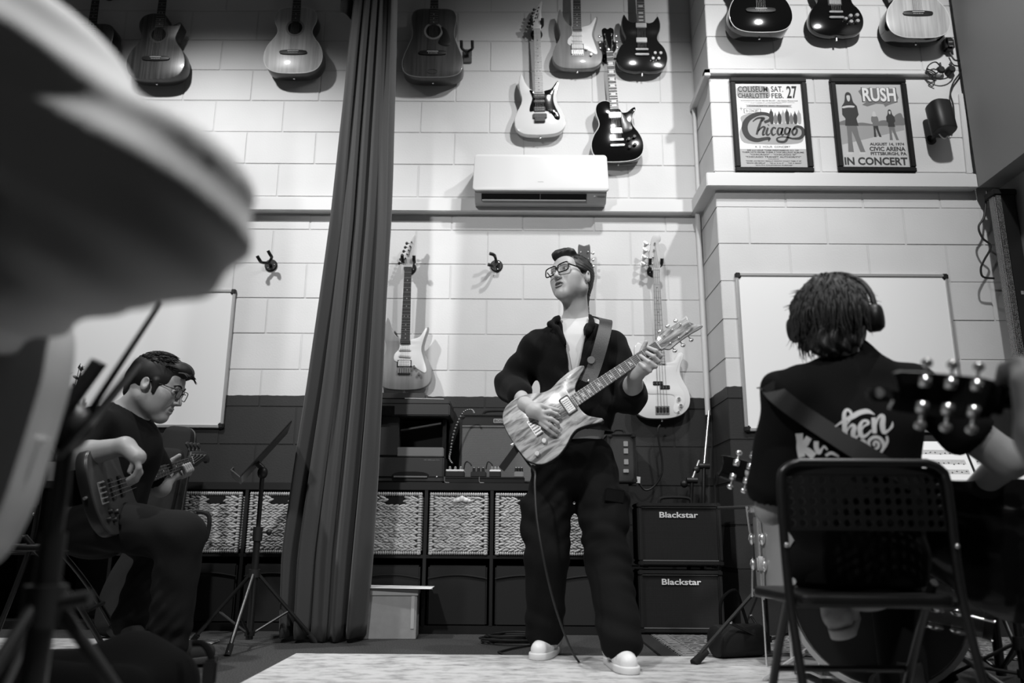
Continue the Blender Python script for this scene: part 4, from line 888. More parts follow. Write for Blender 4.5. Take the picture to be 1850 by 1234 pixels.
# the amp seen end-on beside the singer's hip
q0 = P(1112, 880, 4.45); q1 = P(1148, 783, 4.45)
e = amp(Matrix.Translation((q0.x - .04, 4.44, TOP + .012)), q1.x - q0.x + .04, q1.z - TOP - .012, .24, "narrow dark amplifier on the shelf end behind the singer's hip", None, 0, 0, 0, mat('amp_panel', .035, .4), .014)
for z in (.10, .16, .20): MB().bbox((.09, .006, z), (.115, .014, z + .03), .002).build('control_plate', M_GREYP, e)
MB().bbox((.085, .004, .055), (.115, .012, .075), .002).build('name_plate', mat('plate_silver', .3, .4), e)
# white tag hanging on the cable
cable([(1193, 768), (1189, 775), (1190, 795), (1196, 830), (1195, 858), (1180, 880), (1165, 885), (1154, 872)], 4.66, .006, 'black cable hanging below the white bass')
q = P(1153, 867, 4.62); o = MB().bbox((-.012, -.001, -.018), (.012, .001, .018), .0005).build('cable_tag', M_PAPER); o.location = q; o.rotation_euler = (0, .1, 0); tag(o, 'small white paper tag on the cable above the amplifiers', 'tag')
# ---- pedalboard
Yp = 4.37; p0 = P(803, 870, Yp); e = empty('pedalboard', (p0.x, Yp, TOP), 'black pedalboard frame on the shelf in front of the amplifier', 'pedalboard')
Wp = P(948, 860, Yp).x - p0.x
MB().bbox((0, 0, .0), (Wp, .02, .026), .003).bbox((0, .10, .0), (Wp, .12, .026), .003).bbox((0, .0, .024), (Wp, .15, .034), .003).build('board_frame', M_SATIN, e)
for x in (.0, P(866, 860, Yp).x - p0.x): MB().tube([(x + .026, -.002, .002), (x + .004, -.002, .003), (x, -.002, .010), (x, -.002, .034)], .0025, 6).build('edge_trim', M_CHROME, e)
PB = [(805, 838, .045, 'white-topped effects pedal at the left end of the pedalboard', M_BLACK, True), (850, 878, .040, 'black three-knob effects pedal on the pedalboard', mat('pedal_black', .02, .4), False), (884, 905, .045, 'white effects pedal on the pedalboard beside the strap end', M_WHITEP, True), (929, 946, .042, 'grey effects pedal at the right end of the pedalboard', mat('pedal_grey', .20, .4), False)]
for (a, b, ht, lb, mt_, wt) in PB:
    xa = P(a, 850, Yp).x; xb = P(b, 850, Yp).x; W = xb - xa
    q = empty('effects_pedal', (xa, Yp + .012, TOP + .034), lb, 'effects pedal', 'effects pedals')
    MB().bbox((0, 0, 0), (W, .11, ht * .75), .004).build('pedal_case', M_BLACK if wt else mt_, q)
    if wt: MB().bbox((.001, -.002, ht * .75 - .004), (W - .001, .11, ht * .75 + .006), .002).build('pedal_top', M_WHITEP, q)
    for k in range(3): MB().lathe([(0, .022), (.007, .022), (.008, .004), (.008, 0)], (W * (.2 + .3 * k), .03, ht * .75), 10).build('pedal_knob', M_CHROME if wt else M_BLACK, q, True); MB().lathe([(0, .0245), (.004, .0245), (.004, .022)], (W * (.2 + .3 * k), .03, ht * .75), 8).build('knob_cap', M_WHITEP, q)
for (a, b, lb) in ((838, 850, 'short patch cable between the first two pedals'), (878, 888, 'short patch cable between the middle pedals')): cable([(a, 848), (a + 2, 838), ((a + b) / 2, 834), (b, 838), (b + 2, 842)], Yp + .03, .004, lb)
pts = catmull([P(x, y, Yp + .06) for x, y in ((857, 747), (852, 740), (838, 744), (826, 765), (818, 790), (814, 815), (812, 828), (818, 838))], 9, False)
o = MB().tube(pts, .0045, 7).build('braided_cable', M_CABLE, smooth=True); tag(o, 'braided cable with pale flecks arching up beside the amplifier', 'cable')
fl = MB()
for k in range(2, len(pts) - 2, 2): fl.ell(pts[k], (.0055, .0055, .0035), 6, 4)
fl.build('cable_flecks', M_WHITEP, o)
# ---- folded microphone stands leaning in the corner
def lean_stand(pix, Ys, label):
    q = [P(x, y, Y) for (x, y), Y in zip(pix, Ys)]
    e = empty('microphone_stand', q[-1], label, 'microphone stand', 'folded microphone stands')
    L = [p - q[-1] for p in q]
    MB().cyl(L[0], L[1], .007, n=10).build('chrome_tube', M_CHROME, e, True); MB().cyl(L[1], L[2], .011, n=10).build('black_tube', M_SATIN, e, True)
    MB().cyl(L[1] + Vector((-.03, 0, 0)), L[1] + Vector((.03, 0, 0)), .018, n=12).ell(L[1] + Vector((-.045, 0, -.02)), (.022, .018, .022), 10, 6).build('clutch', M_BLACK, e, True)
    for k in range(3):
        a = 2.1 * k; MB().cyl(L[2] + (L[1] - L[2]) * .25, L[2] + Vector((.03 * math.cos(a), .03 * math.sin(a), .0)), .008, n=8).build('folded_leg', M_SATIN, e, True)
lean_stand([(1281, 742), (1272, 842), (1266, 1140)], [4.66, 4.62, 4.585], 'folded microphone stand with chrome boom leaning in the wall corner')
lean_stand([(1263, 832), (1250, 868), (1240, 1140)], [4.63, 4.60, 4.575], 'shorter folded black microphone stand beside the chrome boom')
# ---- cardboard box
bx0 = G(650, 1152); bx1 = G(747, 1160)
e = empty('cardboard_box', Matrix.Translation((bx0.x, 4.10, 0)) @ Euler((0, 0, .06)).to_matrix().to_4x4(), 'pale cardboard box with loose sheets on top at the foot of the curtain', 'box')
Wb = bx1.x - bx0.x; Hb = P(700, 1072, 4.10).z
M_CARD = mat('cardboard', .27, .85, noise=.06, nscale=30)
MB().bbox((0, 0, 0), (Wb, .22, Hb), .003).build('box_body', M_CARD, e)
MB().bbox((-.004, -.006, Hb - .012), (Wb + .004, .226, Hb + .022), .003).build('box_lid', mat('cardboard_lid', .32, .85), e)
MB().box((Wb - .028, -.0022, .05), (Wb - .012, -.0016, Hb - .012)).build('packing_tape', mat('tape', .42, .3), e)
for k, (w_, r_, lb) in enumerate(((.30, .08, 'lower'), (.33, -.05, 'upper'))):
    o = MB().bbox((-.02, -.05, 0), (Wb + .07, .17, .002), .0005).build('paper_sheet', M_PAPER); o.matrix_world = e.matrix_world @ Matrix.Translation((0, .03, Hb + .023 + k * .003)) @ Euler((0, .012, r_)).to_matrix().to_4x4(); tag(o, '%s loose white sheet on the cardboard box' % lb, 'paper', 'sheets on the box')
# ---- music stands
def music_stand(base, zdesk, desk_yaw, tilt, label, legs=(20, 140, 260), R_=.27, dw=.48, dh=.33, mt=M_SATIN, pole_r=.014, lip=.05, zleg=.30):
    e = empty('music_stand', Matrix.Translation(base), label, 'music stand', 'music stands')
    MB().cyl((0, 0, .03), (0, 0, zdesk * .62), pole_r * 1.15, n=14).build('lower_tube', mt, e, True)
    MB().cyl((0, 0, zdesk * .55), (0, 0, zdesk - .02), pole_r * .75, n=14).build('upper_tube', mt, e, True)
    MB().cyl((0, 0, zdesk * .58), (0, 0, zdesk * .66), pole_r * 1.6, n=14).cyl((0, 0, zdesk * .63), (.045, 0, zdesk * .63), .006, n=8).ell((.052, 0, zdesk * .63), (.014, .014, .014), 10, 6).build('height_clutch', M_BLACK, e, True)
    MB().cyl((0, 0, zleg), (0, 0, zleg + .035), pole_r * 1.9, n=14).build('leg_collar', M_BLACK, e, True)
    MB().cyl((0, 0, .045), (0, 0, .065), pole_r * 1.6, n=12).build('strut_collar', M_BLACK, e, True)
    for a in legs:
        c_, s_ = math.cos(math.radians(a)), math.sin(math.radians(a))
        lg = MB().cyl((c_ * .02, s_ * .02, zleg + .01), (c_ * R_, s_ * R_, .012), .009, n=10).build('leg', mt, e, True)
        MB().cyl((c_ * .012, s_ * .012, .055), (c_ * R_ * .55, s_ * R_ * .55, zleg * .48), .006, n=8).build('strut', mt, lg, True)
        MB().cyl((c_ * (R_ - .03), s_ * (R_ - .03), .040), (c_ * (R_ + .005), s_ * (R_ + .005), .0), .013, n=10).build('rubber_foot', M_RUB, lg, True)
    Md = Matrix.Translation((0, 0, zdesk)) @ Euler((0, 0, math.radians(desk_yaw))).to_matrix().to_4x4()
    MB().ell((0, 0, -.02), (.024, .024, .03), 12, 8).cyl((0, .0, 0), (0, -.035, .03), .014, n=10).xf(Md).build('tilt_head', M_BLACK, e, True)
    T = Md @ Matrix.Translation((0, -.035, .02)) @ Euler((math.radians(-tilt), 0, 0)).to_matrix().to_4x4()
    d = MB().bbox((-dw / 2, -.003, -.10), (dw / 2, .003, dh - .10), .002).xf(T).build('desk', mt, e)
    MB().bbox((-dw / 2, -lip, -.104), (dw / 2, .003, -.098), .002).bbox((-dw / 2, -lip - .002, -.104), (dw / 2, -lip + .002, -.085), .001).xf(T).build('desk_lip', mat('lip_grey', .10, .4), d)
    return e, T
base = G(449, 1168); base.z = 0
zd = P(462, 850, base.y).z
music_stand(base, zd + .01, -72, 38, 'black tripod music stand in front of the curtain', legs=(-88, 28, 165), R_=.30)
# foreground stand at the left: its desk and an open score are seen edge-on
fb = P(92, 1000, 1.25)
e = empty('music_stand', Matrix.Translation((fb.x, 1.25, 0)), 'blurred black music stand close to the camera at the left', 'music stand', 'music stands')
Li = lambda px, py, Y: P(px, py, Y) - Vector((fb.x, 1.25, 0))
zt_ = Li(92, 770, 1.25).z
MB().cyl((0, 0, .03), (0, 0, zt_ * .75), .019, n=14).build('lower_tube', M_SATIN, e, True); MB().cyl((0, 0, zt_ * .7), (0, 0, zt_), .013, n=14).build('upper_tube', M_SATIN, e, True)
MB().ell((0, 0, zt_), (.035, .03, .042), 14, 10).cyl(Li(92, 770, 1.25), Li(20, 850, 1.2), .016, n=10).ell(Li(15, 855, 1.2), (.03, .02, .02), 10, 8).build('tilt_head', M_BLACK, e, True)
zl_ = Li(92, 1095, 1.25).z
MB().cyl((0, 0, zl_ - .03), (0, 0, zl_ + .03), .03, n=14).cyl((0, 0, zl_), (.07, 0, zl_ + .012), .012, n=10).build('leg_collar', M_BLACK, e, True)
for a_ in (20, 140, 260):
    c_, s_ = math.cos(math.radians(a_)), math.sin(math.radians(a_)); MB().cyl((c_ * .02, s_ * .02, zl_), (c_ * .30, s_ * .30, .008), .010, n=10).build('leg', M_SATIN, e, True)
def slab(q, th):
    n_ = (q[1] - q[0]).cross(q[3] - q[0]).normalized() * th / 2; v = [p + n_ for p in q] + [p - n_ for p in q]
    return MB().add(v, [(0, 1, 2, 3), (7, 6, 5, 4), (0, 4, 5, 1), (1, 5, 6, 2), (2, 6, 7, 3), (3, 7, 4, 0)])
slab([Li(250, 650, 1.15), Li(104, 826, 1.15), Li(118, 830, 1.45), Li(256, 656, 1.45)], .006).build('desk', M_SATIN, e)
slab([Li(104, 826, 1.15), Li(90, 806, 1.15), Li(104, 812, 1.45), Li(118, 830, 1.45)], .005).build('desk_lip', M_SATIN, e)
o = slab([Li(289, 545, 1.28), Li(112, 812, 1.28), Li(120, 814, 1.45), Li(291, 550, 1.45)], .005).build('score_book', mat('book_cover', .02, .6)); o.matrix_world = e.matrix_world; tag(o, 'tall dark score standing edge-on on the foreground stand', 'sheet music')
o = slab([Li(174, 652, 1.22), Li(104, 752, 1.22), Li(112, 758, 1.42), Li(186, 655, 1.42)], .016).build('score_book', mat('book_grey', .08, .7)); o.matrix_world = e.matrix_world; tag(o, 'thick grey music book leaning on the foreground stand', 'sheet music')
# ================================================================== people: smooth implicit surfaces meshed with surface nets
def V3(p): return np.array([p[0], p[1], p[2]], np.float64)
class SDF:
    def __init__(s, lo, hi, h):
        s.lo = np.array(lo, float); s.h = h; s.n = np.maximum(4, np.ceil((np.array(hi, float) - s.lo) / h).astype(int) + 1)
        s.F = np.full(s.n, .09, np.float32); s.ax = [(s.lo[i] + h * np.arange(s.n[i])).astype(np.float32) for i in range(3)]
    def sub(s, lo, hi):
        a = np.clip(np.floor((np.array(lo) - s.lo) / s.h).astype(int), 0, s.n); b = np.clip(np.ceil((np.array(hi) - s.lo) / s.h).astype(int) + 1, 0, s.n)
        if np.any(b <= a): return None
        sl = tuple(slice(a[i], b[i]) for i in range(3))
        return sl, s.ax[0][sl[0]][:, None, None], s.ax[1][sl[1]][None, :, None], s.ax[2][sl[2]][None, None, :]
    def put(s, fn, lo, hi, k, neg=False):
        pad = k + .02; q = s.sub(np.array(lo) - pad, np.array(hi) + pad)
        if q is None: return
        sl, x, y, z = q; a = s.F[sl]; d = fn(x, y, z).astype(np.float32)
        if neg: a, d = -a, d
        k = max(k, 1e-4); hh = np.clip(.5 + .5 * (a - d) / k, 0, 1); r = a * (1 - hh) + d * hh - k * hh * (1 - hh)
        s.F[sl] = -r if neg else r
    def cone(s, a, b, ra, rb, k=.02, neg=False):
        a = V3(a); b = V3(b); ab = b - a; L2 = max(ab @ ab, 1e-9); R = max(ra, rb)
        def fn(x, y, z):
            t = np.clip(((x - a[0]) * ab[0] + (y - a[1]) * ab[1] + (z - a[2]) * ab[2]) / L2, 0, 1)
            return np.sqrt((x - a[0] - t * ab[0]) ** 2 + (y - a[1] - t * ab[1]) ** 2 + (z - a[2] - t * ab[2]) ** 2) - (ra + (rb - ra) * t)
        s.put(fn, np.minimum(a, b) - R, np.maximum(a, b) + R, k, neg)
    def chain(s, pts, rs, k=.02, neg=False):
        for i in range(len(pts) - 1): s.cone(pts[i], pts[i + 1], rs[i], rs[i + 1], k, neg)
    def ell(s, c, r, k=.02, M=None, neg=False):
        c = V3(c); R = max(r); Mi = np.array(M.inverted()) if M is not None else None
        def fn(x, y, z):
            u, v, w_ = x - c[0], y - c[1], z - c[2]
            if Mi is not None: u, v, w_ = (Mi[i][0] * u + Mi[i][1] * v + Mi[i][2] * w_ for i in range(3))
            k0 = np.sqrt((u / r[0]) ** 2 + (v / r[1]) ** 2 + (w_ / r[2]) ** 2); k1 = np.sqrt((u / r[0] ** 2) ** 2 + (v / r[1] ** 2) ** 2 + (w_ / r[2] ** 2) ** 2) + 1e-6
            return k0 * (k0 - 1) / k1
        s.put(fn, c - R, c + R, k, neg)
    def plane_cut(s, p, n):                       # remove the side the normal points to
        p = V3(p); n = V3(n) / np.linalg.norm(V3(n)); x, y, z = s.ax[0][:, None, None], s.ax[1][None, :, None], s.ax[2][None, None, :]
        s.F = np.maximum(s.F, ((x - p[0]) * n[0] + (y - p[1]) * n[1] + (z - p[2]) * n[2]).astype(np.float32))
    def warp(s, fn):
        x, y, z = s.ax[0][:, None, None], s.ax[1][None, :, None], s.ax[2][None, None, :]; s.F = s.F + np.where(np.abs(s.F) < .04, fn(x, y, z), 0).astype(np.float32)
    def mesh(s, name, mt):
        F_ = s.F; I = F_ < 0; n = s.n - 1
        cnt = np.zeros(n, np.uint8)
        cs = [(i, j, k) for i in (0, 1) for j in (0, 1) for k in (0, 1)]
        for (i, j, k) in cs: cnt += I[i:i + n[0], j:j + n[1], k:k + n[2]]
        act = np.argwhere((cnt > 0) & (cnt < 8)); m_ = len(act)
        idx = np.full(n, -1, np.int32); idx[act[:, 0], act[:, 1], act[:, 2]] = np.arange(m_)
        vals = {c: F_[act[:, 0] + c[0], act[:, 1] + c[1], act[:, 2] + c[2]] for c in cs}
        acc = np.zeros((m_, 3)); num = np.zeros(m_)
        for c in cs:
            for ax in range(3):
                if c[ax]: continue
                d = list(c); d[ax] = 1; d = tuple(d); va, vb = vals[c], vals[d]; ch = (va < 0) != (vb < 0)
                t = np.where(ch, va / np.where(ch, va - vb, 1), 0)
                p = np.tile(np.array(c, float), (m_, 1)); p[:, ax] = t; acc[ch] += p[ch]; num[ch] += 1
        co = s.lo + s.h * (act + acc / num[:, None])
        faces = []
        for ax in range(3):
            b, c = (ax + 1) % 3, (ax + 2) % 3
            sl0 = [slice(0, s.n[i]) for i in range(3)]; sl1 = list(sl0); sl0[ax] = slice(0, s.n[ax] - 1); sl1[ax] = slice(1, s.n[ax])
            A = I[tuple(sl0)]; B_ = I[tuple(sl1)]; e = np.argwhere(A != B_)
            e = e[(e[:, b] > 0) & (e[:, c] > 0) & (e[:, b] < n[b]) & (e[:, c] < n[c])]
            if not len(e): continue
            fl = A[e[:, 0], e[:, 1], e[:, 2]]; q = []
            for (db, dc) in ((1, 1), (0, 1), (0, 0), (1, 0)):
                v = e.copy(); v[:, b] -= db; v[:, c] -= dc; q.append(idx[v[:, 0], v[:, 1], v[:, 2]])
            q = np.stack(q, 1); q[~fl] = q[~fl][:, ::-1]; faces.append(q)
        f = np.concatenate(faces); f = f[(f >= 0).all(1)]
        me = bpy.data.meshes.new(name); me.vertices.add(m_); me.vertices.foreach_set('co', co.ravel().astype(np.float32))
        me.loops.add(len(f) * 4); me.loops.foreach_set('vertex_index', f.ravel().astype(np.int32))
        me.polygons.add(len(f)); me.polygons.foreach_set('loop_start', np.arange(0, len(f) * 4, 4, dtype=np.int32)); me.polygons.foreach_set('loop_total', np.full(len(f), 4, np.int32)) if hasattr(me.polygons[0], 'loop_total') and False else None
        me.polygons.foreach_set('use_smooth', np.ones(len(f), bool)); me.update(calc_edges=True); me.validate()
        me.materials.append(mt); return me
    def build(s, name, mt, parent=None): return obj(name, s.mesh(name, mt), parent)
def xfm(M, p): return M @ Vector(p)
def R3(M): return M.to_3x3()
def skin_mat(name, v):
    mt = mat(name, v, .48, spec=.35); b = mt.node_tree.nodes['Principled BSDF']; b.inputs['Subsurface Weight'].default_value = .08; b.inputs['Subsurface Radius'].default_value = (.012, .012, .012); return mt
M_SKIN = skin_mat('skin_light', .40); M_SKIN2 = skin_mat('skin_medium', .30); M_HAIR = mat('dark_hair', .008, .6, spec=.3); M_HAIR2 = mat('brown_hair', .022, .5, spec=.35); M_HAIR3 = mat('boy_hair', .022, .5, spec=.4)
M_BLKCLOTH = mat('black_knit', .0045, .9, spec=.15, sheen=.03, bump=.15, bscale=250); M_TRS = mat('black_cotton', .0045, .9, spec=.15, bump=.1, bscale=300); M_TEE = mat('white_cotton', .60, .8); M_DENIM = mat('dark_denim', .0085, .9, spec=.15, bump=.15, bscale=350)
M_TEEB = mat('black_tee', .005, .9, spec=.15)
def head_prims(s, M, sc=1.0, mouth=.006, k=.012):
    T = lambda p: xfm(M, Vector(p) * sc)
    R = R3(M)
    def E(c, r, k_=k, neg=False, rot=None): s.ell(T(c), [q * sc for q in r], k_, (R @ rot) if rot is not None else R, neg)
    E((0, .018, .030), (.074, .096, .088), .01); E((0, -.030, -.030), (.060, .062, .080), .035)
    E((0, -.062, .045), (.052, .032, .045), .03)
    for sg in (-1, 1): s.cone(T((sg * .050, .012, -.055)), T((0, -.066, -.098)), .024 * sc, .022 * sc, .03)
    E((0, -.074, -.098), (.023, .020, .018), .02)
    for sg in (-1, 1): E((sg * .043, -.056, -.016), (.026, .026, .024), .03); E((sg * .036, -.050, -.052), (.024, .026, .034), .03)
    for sg in (-1, 1): E((sg * .033, -.104, .008), (.020, .020, .013), .012, True)
    s.cone(T((-.036, -.088, .030)), T((.036, -.088, .030)), .010 * sc, .010 * sc, .014)
    s.cone(T((0, -.092, .020)), T((0, -.114, -.026)), .0065 * sc, .0105 * sc, .010)
    for sg in (-1, 1): E((sg * .012, -.101, -.031), (.009, .010, .008), .006)
    for sg in (-1, 1): E((sg * .006, -.108, -.041), (.004, .006, .004), .003, True)
    E((0, -.088, -.062), (.026, .012, .020), .014)
    s.cone(T((-.019, -.092, -.0565)), T((.019, -.092, -.0565)), .0055 * sc, .0055 * sc, .006); E((0, -.100, -.0555), (.010, .006, .0045), .005)
    s.cone(T((-.016, -.091, -.071)), T((.016, -.091, -.071)), .0062 * sc, .0062 * sc, .006); E((0, -.099, -.071), (.011, .006, .006), .005)
    E((0, -.104, -.0635), (.020 if mouth < .005 else .024, .020, mouth), .003, True)
    for sg in (-1, 1):
        rot = Euler((-.25, 0, sg * .35)).to_matrix()
        E((sg * .079, .016, -.004), (.009, .019, .032), .006, rot=rot); E((sg * .088, .012, .002), (.007, .010, .018), .004, True, rot=rot)
        E((sg * .078, .006, -.014), (.006, .006, .008), .004)
def head_parts(par, M, sc=1.0, eyes=True, brow=None, teeth=True):
    T = M @ Matrix.Scale(sc, 4)
    if eyes:
        for sg in (-1, 1):
            obj('eye', MB().ell((0, 0, 0), (.0125, .0125, .0125), 16, 10).mesh('eye', mat('eye_white', .5, .25), True), par, M=T @ Matrix.Translation((sg * .033, -.082, .010)))
            obj('iris', MB().ell((0, 0, 0), (.0062, .003, .0062), 12, 8).mesh('iris', mat('iris', .02, .2), True), par, M=T @ Matrix.Translation((sg * .033 - .002, -.0935, .0095)))
            lid = MB().tube([(sg * .033 - .015, -.088, .010), (sg * .033 - .007, -.0945, .0165), (sg * .033 + .006, -.0945, .0165), (sg * .033 + .015, -.088, .010)], .0022, 6).mesh('eyelid', mat('lid', .12, .6), True); obj('eyelid', lid, par, M=T)
    if brow is not None:
        for sg in (-1, 1): obj('eyebrow', MB().tube(catmull([(sg * .012, -.0985, .030), (sg * .026, -.0985, .037), (sg * .042, -.092, .036), (sg * .054, -.080, .028)], 4, False), [.0030] * 5 + [.0034] * 4 + [.0022] * 3 + [.001], 7).mesh('eyebrow', brow, True), par, M=T)
    if teeth:
        obj('teeth', MB().tube([(-.015, -.083, -.0605), (-.008, -.0905, -.0600), (.008, -.0905, -.0600), (.015, -.083, -.0605)], .0032, 8).mesh('teeth', mat('teeth', .6, .3), True), par, M=T)
        obj('mouth_inside', MB().ell((0, -.076, -.0635), (.017, .012, .008), 12, 8).mesh('mouth_inside', mat('mouth_dark', .02, .6), True), par, M=T)
        for z, w_ in ((-.0555, .0036), (-.0715, .0042)): obj('lip', MB().tube(catmull([(-.025, -.0890, -.063), (-.012, -.0990, z + (.0015 if z > -.06 else -.002)), (0, -.1030, z + (.001 if z > -.06 else -.003)), (.012, -.0990, z + (.0015 if z > -.06 else -.002)), (.025, -.0890, -.063)], 4, False), [.0012] + [w_] * 15 + [.0012], 7).mesh('lip', mat('lip', .20, .5), True), par, M=T)
def hair_cap(par, M, sc, mt, style):
    s = SDF((-.13, -.15, -.16), (.13, .15, .17), .0035)
    if style == 'singer':
        s.ell((0, .022, .040), (.084, .102, .090), .01); s.ell((.0, -.050, .108), (.058, .040, .026), .02); s.ell((-.02, -.072, .105), (.030, .026, .020), .015); s.cone((0, .098, .0), (0, .082, -.085), .03, .025, .03)
        s.ell((0, -.112, -.010), (.066, .075, .108), .006, neg=True); s.ell((0, -.06, -.10), (.12, .12, .085), .008, neg=True)
        for sg in (-1, 1): s.ell((sg * .085, .006, -.03), (.024, .030, .052), .006, neg=True)
        s.plane_cut((0, .05, -.075), (0, 0, -1)) if False else None
        s.warp(lambda x, y, z: .0010 * np.sin(210 * x + 40 * y + 30 * np.sin(20 * z)) + .0006 * np.sin(330 * x - 60 * z))
    elif style == 'bassist':
        s.ell((0, .020, .042), (.086, .106, .094), .01); s.ell((0, -.065, .098), (.060, .045, .034), .02); s.cone((0, .10, .0), (0, .086, -.055), .03, .024, .03)
        s.ell((0, -.118, -.020), (.085, .070, .100), .006, neg=True); s.ell((0, -.07, -.11), (.12, .13, .088), .008, neg=True)
        for sg in (-1, 1): s.ell((sg * .088, .010, -.030), (.026, .032, .048), .006, neg=True); s.cone((sg * .076, -.020, .02), (sg * .074, -.026, -.022), .010, .007, .01)
        s.warp(lambda x, y, z: .0012 * np.sin(160 * x + 90 * y + 40 * z))
    else:
        s.ell((0, .020, .040), (.088, .108, .094), .01); s.cone((0, .075, .03), (0, .085, -.085), .060, .045, .04); s.cone((-.05, .055, .0), (-.045, .06, -.085), .04, .03, .03); s.cone((.05, .055, .0), (.04, .065, -.070), .04, .028, .03)
        s.ell((0, -.12, -.03), (.080, .070, .10), .006, neg=True)
        s.warp(lambda x, y, z: .004 * np.sin(150 * x + 22 * np.sin(18 * z)) + .0025 * np.sin(280 * x + 60 * z))
    return obj('hair', s.mesh('hair', mt), par, M=M @ Matrix.Scale(sc, 4))
def strands(par, M, sc, mt, n, fn, name='hair_locks'):
    mb = MB(); rnd = random.Random(5)
    for i in range(n):
        pts, r = fn(rnd); pts = catmull(pts, 3, False); N = len(pts)
        mb.tube(pts, [max(.0003, r * (1 - (j / (N - 1)) ** 1.6)) for j in range(N)], 4)
    o = obj(name, mb.mesh(name, mt, True), par, M=M @ Matrix.Scale(sc, 4)); o['kind'] = 'stuff'; return o
def glasses(par, M, sc, mt, r=.0024, w_=.027, h_=.020, lens=True):
    T = M @ Matrix.Scale(sc, 4); e = MB()
    def loop(sg):
        o = []
        for k in range(24):
            t_ = 2 * math.pi * k / 24; c_, s_ = math.cos(t_), math.sin(t_); ex = .55
            o.append(Vector((sg * .034 + w_ * math.copysign(abs(c_) ** ex, c_), -.108 + .10 * (abs(sg * .034 + w_ * math.copysign(abs(c_) ** ex, c_))) ** 1.9 * 1.6, .008 + h_ * math.copysign(abs(s_) ** ex, s_) * (1.0 if s_ > 0 else .95 - .12 * c_ * sg * -1))))
        return o
    L = {sg: loop(sg) for sg in (-1, 1)}
    for sg in (-1, 1): e.tube(L[sg], r, 6, True)
    e.tube([(-.009, -.107, .014), (0, -.110, .017), (.009, -.107, .014)], r, 6)
    f = obj('glasses_frame', e.mesh('glasses_frame', mt, True), par, M=T)
    for sg in (-1, 1): obj('temple_arm', MB().tube([(sg * .062, -.098, .018), (sg * .074, -.06, .017), (sg * .080, .012, .014), (sg * .080, .030, .0)], r, 6).mesh('temple_arm', mt, True), par, M=T)
    if lens:
        ml = mat('lens_glass', .9, .03, spec=.5); ml.node_tree.nodes['Principled BSDF'].inputs['Alpha'].default_value = .10
        for sg in (-1, 1): obj('lens', MB().add(L[sg], [tuple(range(24))]).mesh('lens', ml), par, M=T)
    return f
def finger(s, pts, r0=.0088, r1=.0068, k=.004):
    n = len(pts) - 1; s.chain(pts, [r0 + (r1 - r0) * i / n for i in range(n + 1)], k)
def wrinkle(a, f, ph=0):
    return lambda x, y, z: a * np.sin(f * z + 9 * np.sin(5 * x + ph) + 6 * np.sin(7 * y)) * np.sin(11 * x + 8 * y + 3 * z + ph)
def shoe(par, M, upper, sole, lace, name='shoe', slip=False):
    s = SDF((-.08, -.24, -.005), (.08, .10, .16), .004)
    s.chain([(0, .055, .050), (0, -.02, .052), (0, -.10, .042), (0, -.165, .036)], [.036, .038, .040, .034], .02); s.cone((0, .045, .06), (0, .04, .115), .036, .037, .02)
    s.cone((0, .04, .13), (0, .04, .20), .030, .030, .004, neg=True)
    s.plane_cut((0, 0, .018), (0, 0, -1))
    o = obj(name, s.mesh(name, upper), par, M=M)
    ol = catmull([(0, -.212), (.032, -.195), (.047, -.14), (.043, -.06), (.036, .02), (.030, .075), (0, .098), (-.030, .075), (-.036, .02), (-.043, -.06), (-.047, -.14), (-.032, -.195)], 4)
    mb = MB().prism(ol, 0, .026, .004).xf(Matrix(((1, 0, 0, 0), (0, 0, 1, 0), (0, -1, 0, 0), (0, 0, 0, 1))) @ Matrix.Identity(4))
    mb.v = [(x, y, abs(z)) for x, y, z in mb.v]
    obj('sole', mb.mesh('sole', sole, True), o)
    if not slip:
        l = MB()
        for i in range(5):
            y = -.035 - i * .020; z = .086 - i * .0065
            l.tube([(-.022, y, z - .008), (0, y - .004, z + .005), (.022, y, z - .008)], .0032, 6)
        obj('laces', l.mesh('laces', lace, True), o)
        obj('toe_cap', MB().tube([(.038 * math.cos(a), -.135 - .0 * math.sin(a), .040 + .036 * math.sin(a)) for a in [math.pi * i / 10 for i in range(11)]], .0016, 5).mesh('toe_cap', lace, True), o)
    return o
def strapband(par, name, pts, nrm, wd, th, mt):
    q = catmull(pts, 6, False); nn = catmull(nrm, 6, False); vs = []; fs = []
    for i, p in enumerate(q):
        d = (q[min(i + 1, len(q) - 1)] - q[max(i - 1, 0)]).normalized(); n_ = nn[i].normalized(); b = d.cross(n_).normalized() * wd / 2
        vs += [p + b, p - b, p - b + n_ * th, p + b + n_ * th]
    for i in range(len(q) - 1):
        for k in range(4): fs.append((4 * i + k, 4 * i + (k + 1) % 4, 4 * i + 4 + (k + 1) % 4, 4 * i + 4 + k))
    fs += [(3, 2, 1, 0), tuple(4 * len(q) - 4 + k for k in range(4))]
    return MB().add(vs, fs).build(name, mt, par, True)

